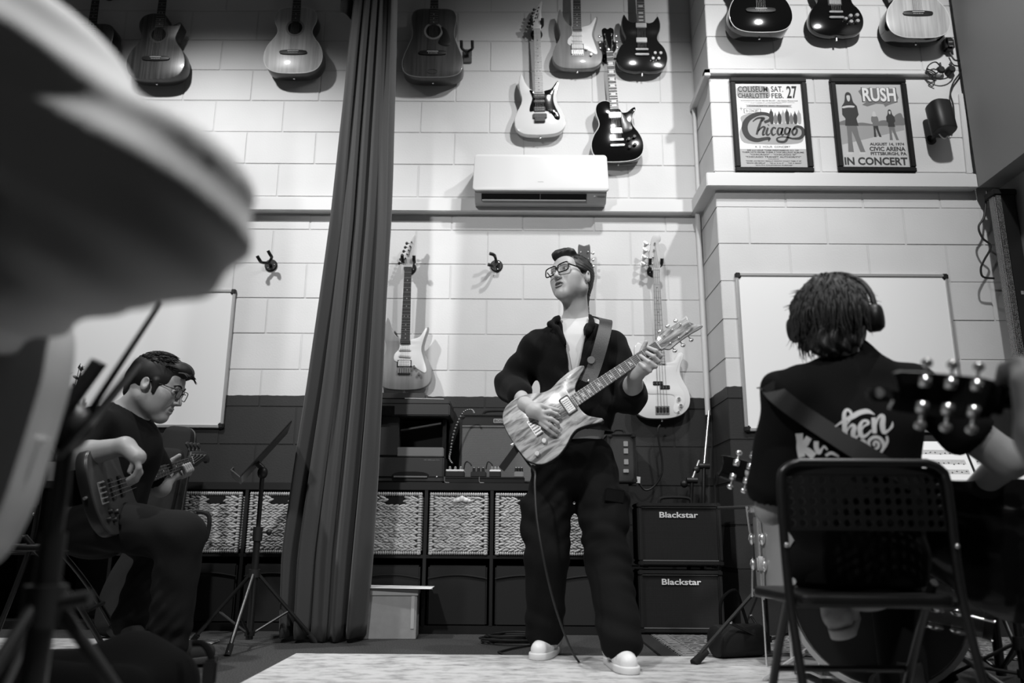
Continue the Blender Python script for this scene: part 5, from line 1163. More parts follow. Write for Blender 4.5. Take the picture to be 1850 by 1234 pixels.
# ------------------------------------------------------------------ the singer's guitar
def solve_axis(p0, q1, L, sign=-1):
    best = None
    for i in range(400):
        Y = p0.y + sign * i * .004; d = (P(q1[0], q1[1], Y) - p0).length
        if best is None or abs(d - L) < best[0]: best = (abs(d - L), Y)
    return P(q1[0], q1[1], best[1])
def spalt():
    mt = mat('spalted_maple', .45, .18, coat=.5); nt = mt.node_tree; b = nt.nodes['Principled BSDF']; tc = nt.nodes.new('ShaderNodeTexCoord'); mp = nt.nodes.new('ShaderNodeMapping'); mp.inputs['Rotation'].default_value = (0, .5, 0); mp.inputs['Scale'].default_value = (34, 10, 7)
    n = nt.nodes.new('ShaderNodeTexNoise'); n.inputs['Scale'].default_value = 1.4; n.inputs['Detail'].default_value = 7; n.inputs['Distortion'].default_value = .8
    r = nt.nodes.new('ShaderNodeMapRange'); r.inputs[1].default_value = .36; r.inputs[2].default_value = .60; r.inputs[3].default_value = .12; r.inputs[4].default_value = .50
    nt.links.new(tc.outputs['Object'], mp.inputs[0]); nt.links.new(mp.outputs[0], n.inputs['Vector']); nt.links.new(n.outputs[0], r.inputs[0]); nt.links.new(r.outputs[0], b.inputs['Base Color']); return mt
GP0 = P(927, 799, 3.225); GP1 = P(1258, 579, 3.15)
GN = Vector((-.10, -1, .20)).normalized()
GM = frame_from(GP0, GP1, GN) @ Matrix.Scale((GP1 - GP0).length / .955, 4)
prs = guitar('spalted-wood electric guitar played by the standing singer', GM, 'prs', spalt(), mat('dark_guitar_side', .020, .25, coat=.3), neckm=wood('prs_neck', .12, .7), board=mat('prs_board', .11, .4), head='prs', headm=MT['spalted_maple'],
    zb=.118, fend=.315, scale=.635, bridge='trem', inlay='bird', inlaym=mat('pearl', .7, .3), pick=((0, .285, .072, .036, 'ring', 0), (0, .165, .072, .034, 'ring', 0)), knobs=((.075, .115, .012), (.105, .060, .012)), knobm=None, group='guitars being played', thick=.045)
GNW = (GM.to_3x3() @ Vector((0, -1, 0))).normalized()
def OG(px, py, out=.0): return PL(px, py, GM.translation + GNW * out, GNW)     # pixel -> point on the guitar's face plane
cable([(929, 801), (955, 838), (966, 852), (966, 880), (970, 940), (984, 1020), (1004, 1100), (1030, 1170), (1046, 1196)], 3.2, .0045, "thin black guitar lead hanging from the singer's guitar to the floor", Ys=[3.28, 3.24, 3.2, 3.16, 3.12, 3.1, 3.15, 3.25, 3.36])
cb = [G(1046, 1198, .006), G(1000, 1196, .006), G(960, 1188, .006), G(900, 1178, .006)]
c0 = G(935, 1160, .006)
for i in range(75): a = i * .42; cb.append(Vector((c0.x + (.14 + .03 * math.sin(i * .37)) * math.cos(a) + .02 * math.sin(i * .6), c0.y + (.10 + .025 * math.cos(i * .29)) * math.sin(a), .006 + .0005 * i)))
tag(MB().tube(catmull(cb, 3, False), .0045, 6).build('coiled_cable', M_CABLE, smooth=True), "black guitar lead coiled on the carpet behind the singer's foot", 'cable')

# ------------------------------------------------------------------ singer
J = lambda x, y, Y: P(x, y, Y)
YS = 3.46
HM = Matrix.Translation(J(1033, 506, 3.43)) @ Euler((0, 0, math.radians(-42))).to_matrix().to_4x4() @ Euler((math.radians(-8), 0, 0)).to_matrix().to_4x4() @ Euler((0, math.radians(-7), 0)).to_matrix().to_4x4()
neck = J(1042, 590, YS + .015)
shL, shR = J(970, 626, 3.45), J(1106, 626, 3.47)
elL, wrL = J(926, 694, 3.53), J(949, 731, 3.245)
elR, wrR = J(1138, 716, 3.44), J(1149, 676, 3.20)
hipL, hipR = J(1003, 850, 3.48), J(1072, 850, 3.48); knL, knR = J(988, 1005, 3.42), J(1098, 1010, 3.34); anL, anR = G(985, 1196), G(1124, 1212)
anL = Vector((anL.x, 3.50, .085)); anR = Vector((J(1122, 1165, 3.18).x, 3.19, .085))
pel = J(1038, 850, 3.48); chest = J(1038, 650, YS)
def singer():
    s = SDF((-.14, 2.72, 0), (.72, 3.68, 1.80), .0045)
    head_prims(s, HM, 1.0, .0095)
    s.cone(xfm(HM, (0, .022, -.055)), neck, .052, .058, .025); s.cone(xfm(HM, (0, -.02, -.085)), neck + Vector((0, -.03, .01)), .030, .040, .03)
    for p in (shL, shR): s.cone(neck + Vector((0, 0, -.03)), p, .05, .045, .03)
    s.ell(chest, (.14, .09, .20), .04); s.ell(J(1040, 760, YS), (.13, .085, .17), .04); s.ell(pel, (.14, .09, .10), .04)
    s.chain([shL, elL, wrL], [.048, .040, .029], .02); s.chain([shR, elR, wrR], [.048, .042, .030], .02)
    s.cone(elL + (wrL - elL) * .3, elL + (wrL - elL) * .55, .043, .038, .02); s.cone(elR + (wrR - elR) * .3, elR + (wrR - elR) * .55, .045, .040, .02)
    s.chain([hipL, knL, anL], [.07, .05, .035], .02); s.chain([hipR, knR, anR], [.07, .05, .035], .02)
    # strumming hand (fingers over the strings)
    pm = OG(978, 748, .032)
    s.cone(wrL, OG(968, 742, .045), .028, .026, .02); s.cone(OG(962, 738, .045), OG(979, 754, .036), .022, .020, .012); s.cone(OG(960, 745, .04), pm, .024, .022, .012)
    finger(s, [OG(958, 733, .045), OG(978, 733, .048), OG(994, 738, .040), OG(1008, 741, .028)], .0115, .0075)
    finger(s, [OG(979, 745, .045), OG(994, 744, .050), OG(1005, 748, .038), OG(1010, 752, .022)], .0100, .0072)
    finger(s, [OG(981, 753, .042), OG(996, 757, .048), OG(1007, 764, .034), OG(1010, 772, .018)], .0100, .0070)
    finger(s, [OG(980, 760, .038), OG(994, 768, .042), OG(1004, 776, .028), OG(1010, 781, .014)], .0096, .0068)
    finger(s, [OG(976, 765, .034), OG(989, 775, .036), OG(999, 783, .022), OG(1006, 787, .012)], .0085, .0062)
    # fretting hand
    s.cone(wrR, OG(1166, 664, .012), .029, .026, .02); s.cone(OG(1160, 664, .0), OG(1181, 653, -.005), .022, .020, .012); s.cone(OG(1166, 668, .0), OG(1176, 660, .02), .020, .018, .012)
    finger(s, [OG(1186, 650, -.010), OG(1193, 643, .010), OG(1185, 634, .030), OG(1171, 628, .024)], .0110, .0082)
    finger(s, [OG(1183, 655, -.004), OG(1189, 653, .018), OG(1180, 644, .036), OG(1168, 637, .026)], .0110, .0082)
    finger(s, [OG(1179, 661, .0), OG(1184, 662, .022), OG(1172, 654, .038), OG(1157, 643, .028)], .0106, .0080)
    finger(s, [OG(1170, 666, .004), OG(1174, 670, .022), OG(1164, 664, .034), OG(1156, 656, .026)], .0098, .0074)
    finger(s, [OG(1150, 664, -.010), OG(1156, 642, -.030), OG(1163, 627, -.026), OG(1167, 618, -.020)], .0120, .0088)
    b = s.build('person', M_SKIN); tag(b, 'standing singer in black zip sweater and glasses playing an electric guitar', 'person')
    head_parts(b, HM, 1.0, True, mat('brow_brown', .05, .7))
    hair_cap(b, HM, 1.0, M_HAIR2, 'singer')
    def lk(r):
        th = r.uniform(-2.6, 2.6); ph = r.uniform(.15, 1.15); c = Vector((math.sin(th) * math.sin(ph) * .082, .022 + math.cos(th) * math.sin(ph) * .100, .040 + math.cos(ph) * .088))
        o = (c - Vector((0, .02, .03))).normalized(); d = Vector((c.x * .3, .6, -.5)); d = (d - o * d.dot(o)).normalized()
        return [c, c + d * .014 + o * .002, c + d * .028 - o * .004], .0020
    strands(b, HM, 1.0, M_HAIR2, 160, lk)
    def quiff(r):
        x = r.uniform(-.055, .045); c = Vector((x, -.045 - .02 * r.random(), .100 + .010 * r.random() - abs(x) * .25)); return [c, c + Vector((-.008, -.020, .006)), c + Vector((-.018, -.034, -.004 + .006 * r.random()))], .0030
    glasses(b, HM, 1.0, mat('glasses_black', .008, .2), .0030, .030, .022)
    # white T-shirt
    t = SDF((-.10, 3.2, 1.0), (.62, 3.7, 1.56), .006)
    t.ell(chest, (.150, .108, .20), .03); t.ell(J(1042, 740, YS), (.145, .10, .18), .03)
    for p in (shL, shR): t.cone(neck + Vector((0, .0, -.035)), p, .062, .05, .03)
    t.cone(neck + Vector((0, -.012, .005)), neck + Vector((0, -.01, -.06)), .064, .09, .03); t.cone(neck + Vector((0, 0, .05)), neck + Vector((0, -.012, .0)), .056, .058, .004, neg=True)
    t.build('t_shirt', M_TEE, b)
    # zip sweater, opened in a V
    w_ = SDF((-.22, 3.05, .93), (.74, 3.75, 1.62), .006)
    w_.ell(chest, (.178, .124, .195), .04); w_.ell(J(1042, 735, YS), (.172, .122, .165), .05); w_.ell(J(1046, 790, YS + .005), (.168, .122, .050), .03)
    for p in (shL, shR): w_.cone(neck + Vector((0, .01, -.055)), p, .064, .058, .05)
    w_.chain([shL, elL + (elL - shL) * .02, elL + (wrL - elL) * .55], [.070, .074, .058], .03); w_.chain([shR, elR, elR + (wrR - elR) * .35], [.070, .072, .056], .03)
    w_.cone(elL + (wrL - elL) * .45, elL + (wrL - elL) * .58, .052, .047, .01)
    w_.chain([neck + Vector((-.052, -.035, .035)), neck + Vector((-.055, .035, .055)), neck + Vector((0, .062, .062)), neck + Vector((.055, .035, .055)), neck + Vector((.052, -.035, .035))], [.012, .012, .012, .012, .012], .015)
    fr = YS - .12
    for q in ([J(1012, 572, fr + .06), J(994, 585, fr + .01), J(1006, 592, fr - .005), J(1022, 622, fr - .012)], [J(1066, 572, fr + .06), J(1070, 588, fr + .01), J(1062, 600, fr - .005), J(1045, 622, fr - .012)]): w_.chain(q, [.012, .012, .011, .008], .015)
    zt_ = J(1038, 575, fr).z; zb_ = J(1036, 700, fr).z; xm = J(1037, 640, fr).x
    def vee(x, y, z):
        u = np.clip((z - zb_) / (zt_ - zb_), -1, 1.6); return np.maximum(np.abs(x - xm - .004 * u) - (.052 * np.maximum(u, 0) ** .8 + .0012 - .05 * (u < 0)), y - (YS - .01 + .0 * u))
    w_.put(vee, (xm - .12, 3.1, zb_), (xm + .12, YS, zt_ + .14), .006, neg=True)
    w_.cone(neck + Vector((0, 0, .16)), neck + Vector((0, -.005, -.01)), .056, .056, .006, neg=True)
    w_.warp(lambda x, y, z: .0045 * np.sin(38 * z + 14 * np.sin(6 * x) + 5 * np.sin(9 * y)) * np.sin(9 * x + 6 * y + 7 * z) + .002 * np.sin(70 * z + 30 * x))
    w_.build('sweater', M_BLKCLOTH, b)
    for q in ([(1006, 592), (1016, 605), (1024, 630), (1029, 660), (1032, 690), (1034, 704)], [(1068, 594), (1060, 600), (1055, 615), (1050, 640), (1042, 672), (1035, 706)]):
        MB().tube(catmull([J(x, y, fr - .004 + .0004 * i) for i, (x, y) in enumerate(q)], 4, False), .0022, 6).build('zip_tape', mat('zip_silver', .45, .4, .5), b, True)
    # cargo trousers
    u = SDF((-.04, 2.95, .02), (.68, 3.72, 1.06), .006)
    u.ell(J(1040, 822, 3.475), (.160, .112, .10), .04); u.ell(J(1038, 862, 3.485), (.165, .118, .09), .04)
    u.chain([hipL + Vector((-.01, 0, -.02)), knL, Vector((anL.x, anL.y, .115))], [.098, .088, .080], .03); u.chain([hipR + Vector((.005, 0, -.02)), knR, Vector((anR.x, anR.y, .11))], [.102, .090, .082], .03)
    for k_, an in ((knL, anL), (knR, anR)): u.cone(Vector((an.x, an.y, .13)), Vector((an.x, an.y, .02)), .045, .050, .004, neg=True)
    u.cone(J(1112, 905, 3.40), J(1108, 950, 3.36), .062, .060, .02); u.cone(J(962, 915, 3.44), J(962, 965, 3.43), .052, .05, .02)
    u.warp(lambda x, y, z: .003 * np.sin(30 * z + 8 * np.sin(8 * x + 2) + 5 * np.sin(9 * y)) * np.sin(13 * x + 10 * y + 6 * z) + .0035 * np.sin(85 * z - 45 * x + 5 * np.sin(12 * x + 8 * y)) * np.clip(np.sin(10 * x + 8 * z + 4 * y), 0, 1) + .0035 * np.sin(55 * z + 40 * x) * np.exp(-((z - .52) / .12) ** 2) + .005 * np.sin(60 * z + 25 * x) * np.exp(-((z - .16) / .07) ** 2))
    u.build('cargo_trousers', M_TRS, b)
    o = MB().bbox((-.045, -.006, -.028), (.045, .006, .028), .006).build('pocket_flap', M_TRS, b); o.matrix_world = Matrix.Translation(J(1110, 896, 3.325)) @ Euler((0.1, .12, .25)).to_matrix().to_4x4()
    for (an, toe) in ((anL, G(968, 1199)), (anR, G(1143, 1226))):
        d = Vector((toe.x - an.x, toe.y - an.y, 0)).normalized(); yaw = math.atan2(d.x, -d.y)
        h_ = Vector((toe.x, toe.y, .011 if toe.y < 3.545 else .0)) - Vector((d.x, d.y, 0)) * .212
        shoe(b, Matrix.Translation((h_.x, h_.y, .0105)) @ Euler((0, 0, yaw)).to_matrix().to_4x4(), mat('white_leather', .72, .4), mat('white_sole', .66, .5), mat('lace_grey', .5, .6))
    # ring and strap
    M_STRAP = mat('leather_strap', .016, .5, bump=.2, bscale=200)
    st = strapband(b, 'guitar_strap', [J(1075, 575, 3.56), J(1092, 578, 3.47), J(1094, 588, 3.37), J(1086, 622, 3.312), J(1074, 662, 3.295), J(1062, 692, 3.262)], [Vector((0, .4, 1)), Vector((.1, 0, 1)), Vector((.1, -.8, .6)), Vector((0, -1, .1)), Vector((-.05, -1, .05)), Vector((-.1, -1, .1))], .058, .005, M_STRAP)
    st2 = strapband(b, 'strap_tail', [J(944, 795, 3.31), J(925, 822, 3.33), J(906, 848, 3.35)], [Vector((0, -1, .1))] * 3, .030, .004, M_STRAP)
    q = J(1068, 651, 3.285); MB().lathe([(0, -.004), (.015, -.004), (.017, 0)], (0, 0, 0), 18, 'y').build('strap_badge', mat('badge_grey', .14, .4), st, True).matrix_world = Matrix.Translation(q) @ Euler((0, .3, 0)).to_matrix().to_4x4()
    q = J(1063, 688, 3.255); MB().ell(q, (.006, .004, .006), 10, 6).build('strap_pin', M_CHROME, st, True)
    return b
singer()
# ------------------------------------------------------------------ seated bass player
BP0 = P(166, 897, 2.93); BP1 = solve_axis(BP0, (374, 822), 1.16, +1)
BN = Vector((.55, -.75, .38)).normalized()
BM = frame_from(BP0, BP1, Vector((.7, -.7, .02)))
bass = guitar('dark electric bass played by the seated man at the left', BM, 'pbass', mat('dark_bass_top', .045, .35), mat('dark_bass_side', .012, .35), neckm=M_DKNECK, board=M_BOARD, head='bass', headm=M_BLACK, tm=M_BLACK, zb=.075, scale=.864, strings=4, fend=.330, bridge='bassbr', inlay='dot', name='bass_guitar', cat='bass guitar', group='guitars being played',
    pick=((0, .21, .085, .028, 'black', 0), (0, .14, .085, .028, 'black', 0)), knobs=((.075, .085, .010), (.10, .06, .010), (.085, .125, .010), (.11, .10, .010)), knobm=M_BLACK)
BNW = BM.to_3x3() @ Vector((0, -1, 0))
def BO(z, x, o): return BM @ Vector((x, -o, z))
def yawM(loc, yaw, pitch, roll): return Matrix.Translation(loc) @ Euler((0, 0, math.radians(yaw))).to_matrix().to_4x4() @ Euler((math.radians(pitch), 0, 0)).to_matrix().to_4x4() @ Euler((0, math.radians(roll), 0)).to_matrix().to_4x4()
def bassist():
    H = yawM(J(282, 700, 3.26), 95, 21, 0)
    nk = J(226, 752, 3.30); pelv = Vector((J(170, 960, 3.28).x, 3.30, .53)); shN = J(172, 772, 3.13); shF = J(240, 775, 3.46)
    elN = J(128, 826, 3.02); wrN = J(226, 806, 2.97); elF = J(290, 880, 3.62); kz = .50
    wrF = BO(.80, .03, -.05); knN = J(326, 968, 3.14); anN = Vector((J(306, 1150, 3.16).x, 3.16, .09)); knF = J(292, 985, 3.46); anF = Vector((J(238, 1120, 3.52).x, 3.50, .10)); hpN = pelv + Vector((.03, -.09, -.0)); hpF = pelv + Vector((.03, .10, 0))
    s = SDF((-2.05, 2.75, .0), (-.95, 3.95, 1.32), .0055)
    head_prims(s, H, 1.04, .0015)
    s.cone(xfm(H, (0, .03, -.05)), nk, .058, .064, .03); s.ell(nk + (pelv - nk) * .3, (.15, .12, .17), .05); s.cone(nk + (pelv - nk) * .4, pelv, .12, .13, .05)
    for p in (shN, shF): s.cone(nk, p, .05, .045, .03)
    s.chain([shN, elN, elN + (wrN - elN) * .35, wrN], [.050, .046, .046, .032], .02); s.chain([shF, elF, wrF], [.048, .042, .032], .02)
    kn = J(249, 826, 2.95); s.cone(wrN, kn, .032, .030, .02); s.cone(wrN + Vector((0, .03, 0)), kn + Vector((-.02, .05, .0)), .028, .022, .02)
    for i, (dx, dy) in enumerate(((0, -.012), (-.010, .012), (-.018, .034), (-.024, .055))):
        b = kn + Vector((dx, dy, -.004 * i)); finger(s, [b, b + Vector((.014, .0, -.040)), b + Vector((-.004, .012, -.068)), b + Vector((-.030, .02, -.082))], .0115, .0088)
    finger(s, [wrN + Vector((.03, -.02, -.02)), wrN + Vector((.052, -.022, -.055)), wrN + Vector((.038, -.02, -.095))], .0125, .0095)
    s.cone(wrF, BO(.82, .035, -.012), .030, .026, .02); s.cone(BO(.79, .04, -.02), BO(.86, .04, -.02), .022, .020, .015)
    for i in range(4): z = .79 + i * .024; finger(s, [BO(z, .040, -.018), BO(z, .056, .008), BO(z - .004, .038, .030), BO(z - .008, .008, .026)], .0112, .0085)
    finger(s, [BO(.80, -.01, -.05), BO(.815, -.03, -.03), BO(.83, -.042, .0)], .0125, .0095)
    s.chain([hpN, knN, anN], [.07, .05, .036], .02); s.chain([hpF, knF, anF], [.07, .05, .036], .02)
    b = s.build('person', M_SKIN2); tag(b, 'seated man with dark hair and glasses bent over a bass guitar', 'person')
    head_parts(b, H, 1.04, True, M_HAIR, teeth=False); obj('lip', MB().tube([(-.018, -.0925, -.0635), (0, -.1015, -.0635), (.018, -.0925, -.0635)], .0042, 6).mesh('lip', mat('lip_dark', .12, .5), True), b, M=H @ Matrix.Scale(1.04, 4))
    hair_cap(b, H, 1.04, M_HAIR, 'bassist')
    def lk(r):
        th = r.uniform(-2.3, 2.3); ph = r.uniform(.05, 1.1); c = Vector((math.sin(th) * math.sin(ph) * .084, .02 + math.cos(th) * math.sin(ph) * .104, .042 + math.cos(ph) * .092)); o = (c - Vector((0, .02, .03))).normalized(); d = Vector((r.uniform(-.4, .4), -.8, .2)).normalized()
        return [c, c + d * .012 + o * .008, c + d * .030 + o * .004], .0030
    strands(b, H, 1.04, M_HAIR, 500, lk)
    def fr(r):
        x = r.uniform(-.06, .06); c = Vector((x, -.075, .098 - abs(x) * .3)); return [c, c + Vector((0, -.022, .006)), c + Vector((r.uniform(-.01, .01), -.044, -.012 * r.random()))], .0042
    strands(b, H, 1.04, M_HAIR, 70, fr, 'hair_fringe')
    glasses(b, H, 1.04, mat('thin_glasses', .02, .25, .5), .0018, .026, .019)
    t = SDF((-2.1, 2.85, .42), (-1.2, 3.75, 1.20), .007)
    ch = nk + (pelv - nk) * .32
    t.ell(ch, (.175, .165, .19), .05); t.cone(nk + (pelv - nk) * .4, pelv, .155, .165, .06); t.cone(nk + Vector((-.02, 0, -.02)), nk + Vector((-.05, 0, -.08)), .068, .10, .04)
    for p, e_ in ((shN, elN), (shF, elF)): t.cone(nk + Vector((0, 0, -.04)), p, .07, .068, .05); t.cone(p, p + (e_ - p) * .72, .075, .078, .03); t.cone(p + (e_ - p) * .70, p + (e_ - p) * 1.0, .058, .056, .004, neg=True)
    t.cone(xfm(H, (0, .03, -.06)), nk + Vector((.01, 0, .01)), .062, .066, .008, neg=True)
    t.plane_cut((0, 0, .47), (0, 0, -1))
    t.warp(lambda x, y, z: .006 * np.sin(30 * z + 12 * x + 6 * np.sin(9 * y)) * np.sin(12 * x + 9 * y))
    t.build('t_shirt', M_TEEB, b)
    u = SDF((-2.05, 2.9, .0), (-.95, 3.75, .72), .0065)
    u.ell(pelv + Vector((0, 0, -.01)), (.16, .19, .13), .05)
    u.chain([hpN, knN, Vector((anN.x, anN.y, .10))], [.105, .088, .075], .03); u.chain([hpF, knF, Vector((anF.x, anF.y, .13))], [.10, .085, .072], .03)
    u.warp(lambda x, y, z: .003 * np.sin(40 * z + 30 * x + 6 * np.sin(9 * y)) * np.sin(14 * x + 12 * y + 5 * z) + .0035 * np.sin(95 * z - 55 * x + 5 * np.sin(12 * x + 8 * y)) * np.clip(np.sin(9 * x + 7 * z + 4 * y), 0, 1) + .006 * np.sin(70 * z) * np.exp(-((z - .12) / .05) ** 2))
    u.build('jeans', M_DENIM, b)
    mS = mat('dark_canvas', .016, .8); mL = mat('shoe_sole', .035, .7)
    shoe(b, Matrix.Translation((anN.x - .02, anN.y, .011)) @ Euler((0, 0, 2.3)).to_matrix().to_4x4(), mS, mL, mS, slip=True)
    shoe(b, Matrix.Translation((anF.x - .005, anF.y - .02, .055)) @ Euler((0, 0, 1.25)).to_matrix().to_4x4() @ Euler((.50, 0, 0)).to_matrix().to_4x4(), mS, mL, mS, slip=True)
    # pale print on the chest of the shirt
    return b
bassist()
# ---- tubular chair under the bass player
def tube_chair(M, label, W=.42, seat=.44, back=.80, D=.40, perf=False, group=None, mt=M_SATIN, r=.011):
    e = empty('folding_chair', M, label, 'chair', 'chairs')       # local: sitter faces +Y, back at y=0
    for s in (-1, 1):
        x = s * W / 2
        MB().tube(catmull([(x, -.10, .0), (x, -.03, seat * .7), (x, .0, seat + .05), (x, .0, back - .06), (x - s * .015, -.002, back - .015), (x - s * .05, -.003, back)], 5, False), r, 10).build('back_leg', mt, e, True)
        MB().tube(catmull([(x * .86, D - .02, .0), (x * .86, D * .55, seat * .62), (x * .86, .08, seat + .02), (x * .86, .06, seat + .04)], 5, False), r, 10).build('front_leg', mt, e, True)
        MB().cyl((x, -.10, 0), (x, -.098, .03), r * 1.3, n=10).build('foot_cap', M_RUB, e, True)
        MB().ell((x, -.012, back - .20), (.006, .004, .006), 8, 6).build('rivet', M_CHROME, e, True)
    MB().cyl((-W / 2 + .045, -.003, back), (W / 2 - .045, -.003, back), r, n=10).build('top_rail', mt, e, True)
    MB().cyl((-W * .43, D * .70, seat * .45), (W * .43, D * .70, seat * .45), r * .8, n=8).build('cross_rail', mt, e, True)
    # seat pan with a rounded dropping back edge
    ol = catmull([(-W / 2 + .02, .0), (-W * .25, -.018), (0, -.024), (W * .25, -.018), (W / 2 - .02, .0), (W / 2 - .01, D * .5), (W / 2 - .03, D), (0, D + .01), (-W / 2 + .03, D), (-W / 2 + .01, D * .5)], 4)
    mb = MB().prism(ol, -.012, .012, .006); mb.v = [(x, z, -y + seat) for x, y, z in mb.v]; mb.build('seat', mat('seat_plastic', .008, .4), e, True)
    MB().cyl((-W / 2, .02, seat - .01), (W / 2, .02, seat - .01), r * .9, n=8).build('seat_rail', mt, e, True)
    x0, x1 = -W / 2 + .010, W / 2 - .010; z1 = back - .012; z0 = back - (.165 if perf else .17)
    pm = mat('chair_back_plastic', .008, .35)
    if perf:
        NX, NZ = 15, 5; cw = (x1 - x0) / NX; hz = .026; zt_ = z1 - .018; zb_ = zt_ - NZ * hz; mb = MB()
        def yb(x): return .012 - .018 * (1 - (2 * x / W) ** 2)
        def cell(cx_, cz, hole):
            n = 8; outer = [(cx_ + cw / 2 * sx, cz + hz / 2 * sz) for sx, sz in ((1, 0), (1, 1), (0, 1), (-1, 1), (-1, 0), (-1, -1), (0, -1), (1, -1))]
            inn = [(cx_ + cw * .34 * math.cos(k * math.pi / 4), cz + hz * .36 * math.sin(k * math.pi / 4)) for k in range(8)]
            b = len(mb.v)
            for d in (-.003, .003):
                mb.v += [(x, yb(x) + d, z) for x, z in outer] + [(x, yb(x) + d, z) for x, z in inn]
            for k in range(8):
                j = (k + 1) % 8
                mb.f += [(b + k, b + j, b + 8 + j, b + 8 + k), (b + 16 + k, b + 24 + k, b + 24 + j, b + 16 + j), (b + 8 + k, b + 8 + j, b + 24 + j, b + 24 + k)]
        for i in range(NX):
            for k in range(NZ): cell(x0 + (i + .5) * cw, zb_ + (k + .5) * hz, True)
        for (za, zb2) in ((zt_, z1), (z0 - .0, zb_)):
            if zb2 < za: za, zb2 = zb2, za
            for i in range(NX):
                xa, xb = x0 + i * cw, x0 + (i + 1) * cw; b = len(mb.v)
                for d in (-.004, .004): mb.v += [(xa, yb(xa) + d, za), (xb, yb(xb) + d, za), (xb, yb(xb) + d, zb2), (xa, yb(xa) + d, zb2)]
                mb.f += [(b, b + 1, b + 2, b + 3), (b + 7, b + 6, b + 5, b + 4), (b, b + 4, b + 5, b + 1), (b + 3, b + 2, b + 6, b + 7)]
        mb.build('perforated_backrest', pm, e)
    else: MB().bbox((x0, -.008, z0), (x1, .008, z1), .006).build('backrest', pm, e)
    return e
ch = G(222, 1188)
tube_chair(Matrix.Translation((-1.99, 3.30, .010)) @ Euler((0, 0, math.radians(-72))).to_matrix().to_4x4(), 'black tubular chair the bass player sits on', seat=.425, D=.44, W=.44, back=.76)
# ---- gig bags
def gig_bag(M, label, ol, th, mt, pocket, n=5):
    e = empty('gig_bag', M, label, 'guitar bag', 'guitar bags')
    MB().prism(catmull(ol, n), 0, th, .03).build('bag_body', mt, e, True)
    MB().prism(catmull(pocket, n), -.035, .02, .018).build('front_pocket', mt, e, True)
    MB().tube([(p.x, th * .45, p.y) for p in catmull(ol, n)], .006, 6, True).build('zip_piping', mat('zip_black', .03, .4), e, True)
    xs = max(p[0] for p in ol)
    MB().tube(catmull([(xs * .9, th * .5, .62), (xs * 1.25, th * .5, .60), (xs * 1.28, th * .5, .48), (xs * .95, th * .5, .46)], 5, False), .011, 8).build('carry_handle', mt, e, True)
    return e
M_BAG = mat('grey_nylon', .014, .8, spec=.2, bump=.15, bscale=300)
BAG = [(-.17, .02), (-.19, .15), (-.17, .28), (-.13, .40), (-.10, .55), (-.085, .80), (-.08, 1.0), (-.06, 1.06), (0, 1.07), (.06, 1.06), (.08, 1.0), (.085, .80), (.10, .55), (.13, .40), (.17, .28), (.19, .15), (.17, .02), (.08, .0), (-.08, .0)]
bz = P(232, 1150, 3.98); bz.z = .02; b1 = P(338, 706, 4.20)
gig_bag(frame_from(bz, b1, Vector((.15, -1, .2))), 'dark grey padded guitar bag leaning behind the bass player', [(x * .98, z * .98) for x, z in BAG], .14, M_BAG, [(-.07, .60), (-.075, .80), (-.06, .90), (0, .915), (.055, .90), (.065, .80), (.07, .60), (.05, .56), (-.05, .56)])
M_BAGB = mat('black_nylon', .004, .85, spec=.12, bump=.1, bscale=300)
gb = SDF((-1.75, 1.7, .0), (-.70, 2.6, .28), .008)
g0 = G(250, 1234); yb_ = 2.25
gb.chain([Vector((-1.75, yb_, .08)), Vector((-1.25, yb_, .085)), Vector((-1.02, yb_ + .01, .105)), Vector((-.92, yb_, .10))], [.075, .085, .110, .10], .06)
gb.chain([Vector((-1.7, yb_ - .25, .09)), Vector((-1.2, yb_ - .22, .10)), Vector((-.97, yb_ - .18, .10))], [.07, .08, .085], .08)
gb.warp(lambda x, y, z: .008 * np.sin(22 * x + 8 * z) * np.sin(16 * y + 4 * x)); gb.plane_cut((0, 0, .012), (0, 0, -1))
bag = gb.build('gig_bag', M_BAGB); tag(bag, 'black soft guitar bag lying on the floor in the lower left corner', 'guitar bag', 'guitar bags')
q = [P(350, 1162, 2.2), P(368, 1164, 2.19), P(381, 1185, 2.18), P(382, 1215, 2.17), P(378, 1245, 2.16)]
MB().tube(catmull(q, 5, False), .009, 8).build('shoulder_strap', M_BAGB, bag, True); MB().bbox((-.018, -.008, -.03), (.018, .008, .03), .005).build('strap_buckle', M_BLACK, bag).location = P(379, 1215, 2.16)
# small plant behind the bass player
pc = P(128, 690, 4.55); e = empty('potted_plant', (pc.x, 4.55, TOP), 'small leafy plant at the far left in front of the whiteboard', 'plant')
MB().lathe([(0, 0), (.05, 0), (.065, .11), (.058, .11), (.045, .09), (0, .09)], (0, 0, 0), 16).build('pot', M_GREYP, e, True)
rl = random.Random(3); ml = mat('leaf', .05, .6)
for k in range(9):
    a = rl.uniform(0, 6.28); ln = rl.uniform(.40, .68) if k else .70; top_ = Vector((math.cos(a) * .10, math.sin(a) * .06, ln)); stem = catmull([(0, 0, .08), (top_.x * .3, top_.y * .3, ln * .6), top_], 5, False)
    st_ = MB().tube(stem, .0022, 5).build('stem', ml, e, True)
    for j in range(18):
        t_ = rl.uniform(.45, 1); p = stem[int(t_ * (len(stem) - 1))]; d = Vector((rl.uniform(-1, 1), rl.uniform(-1, 1), rl.uniform(-.2, .8))).normalized(); u_ = d.orthogonal().normalized() * .010
        MB().add([p, p + d * .016 + u_, p + d * .036, p + d * .016 - u_], [(0, 1, 2, 3)]).build('leaf', ml, st_)

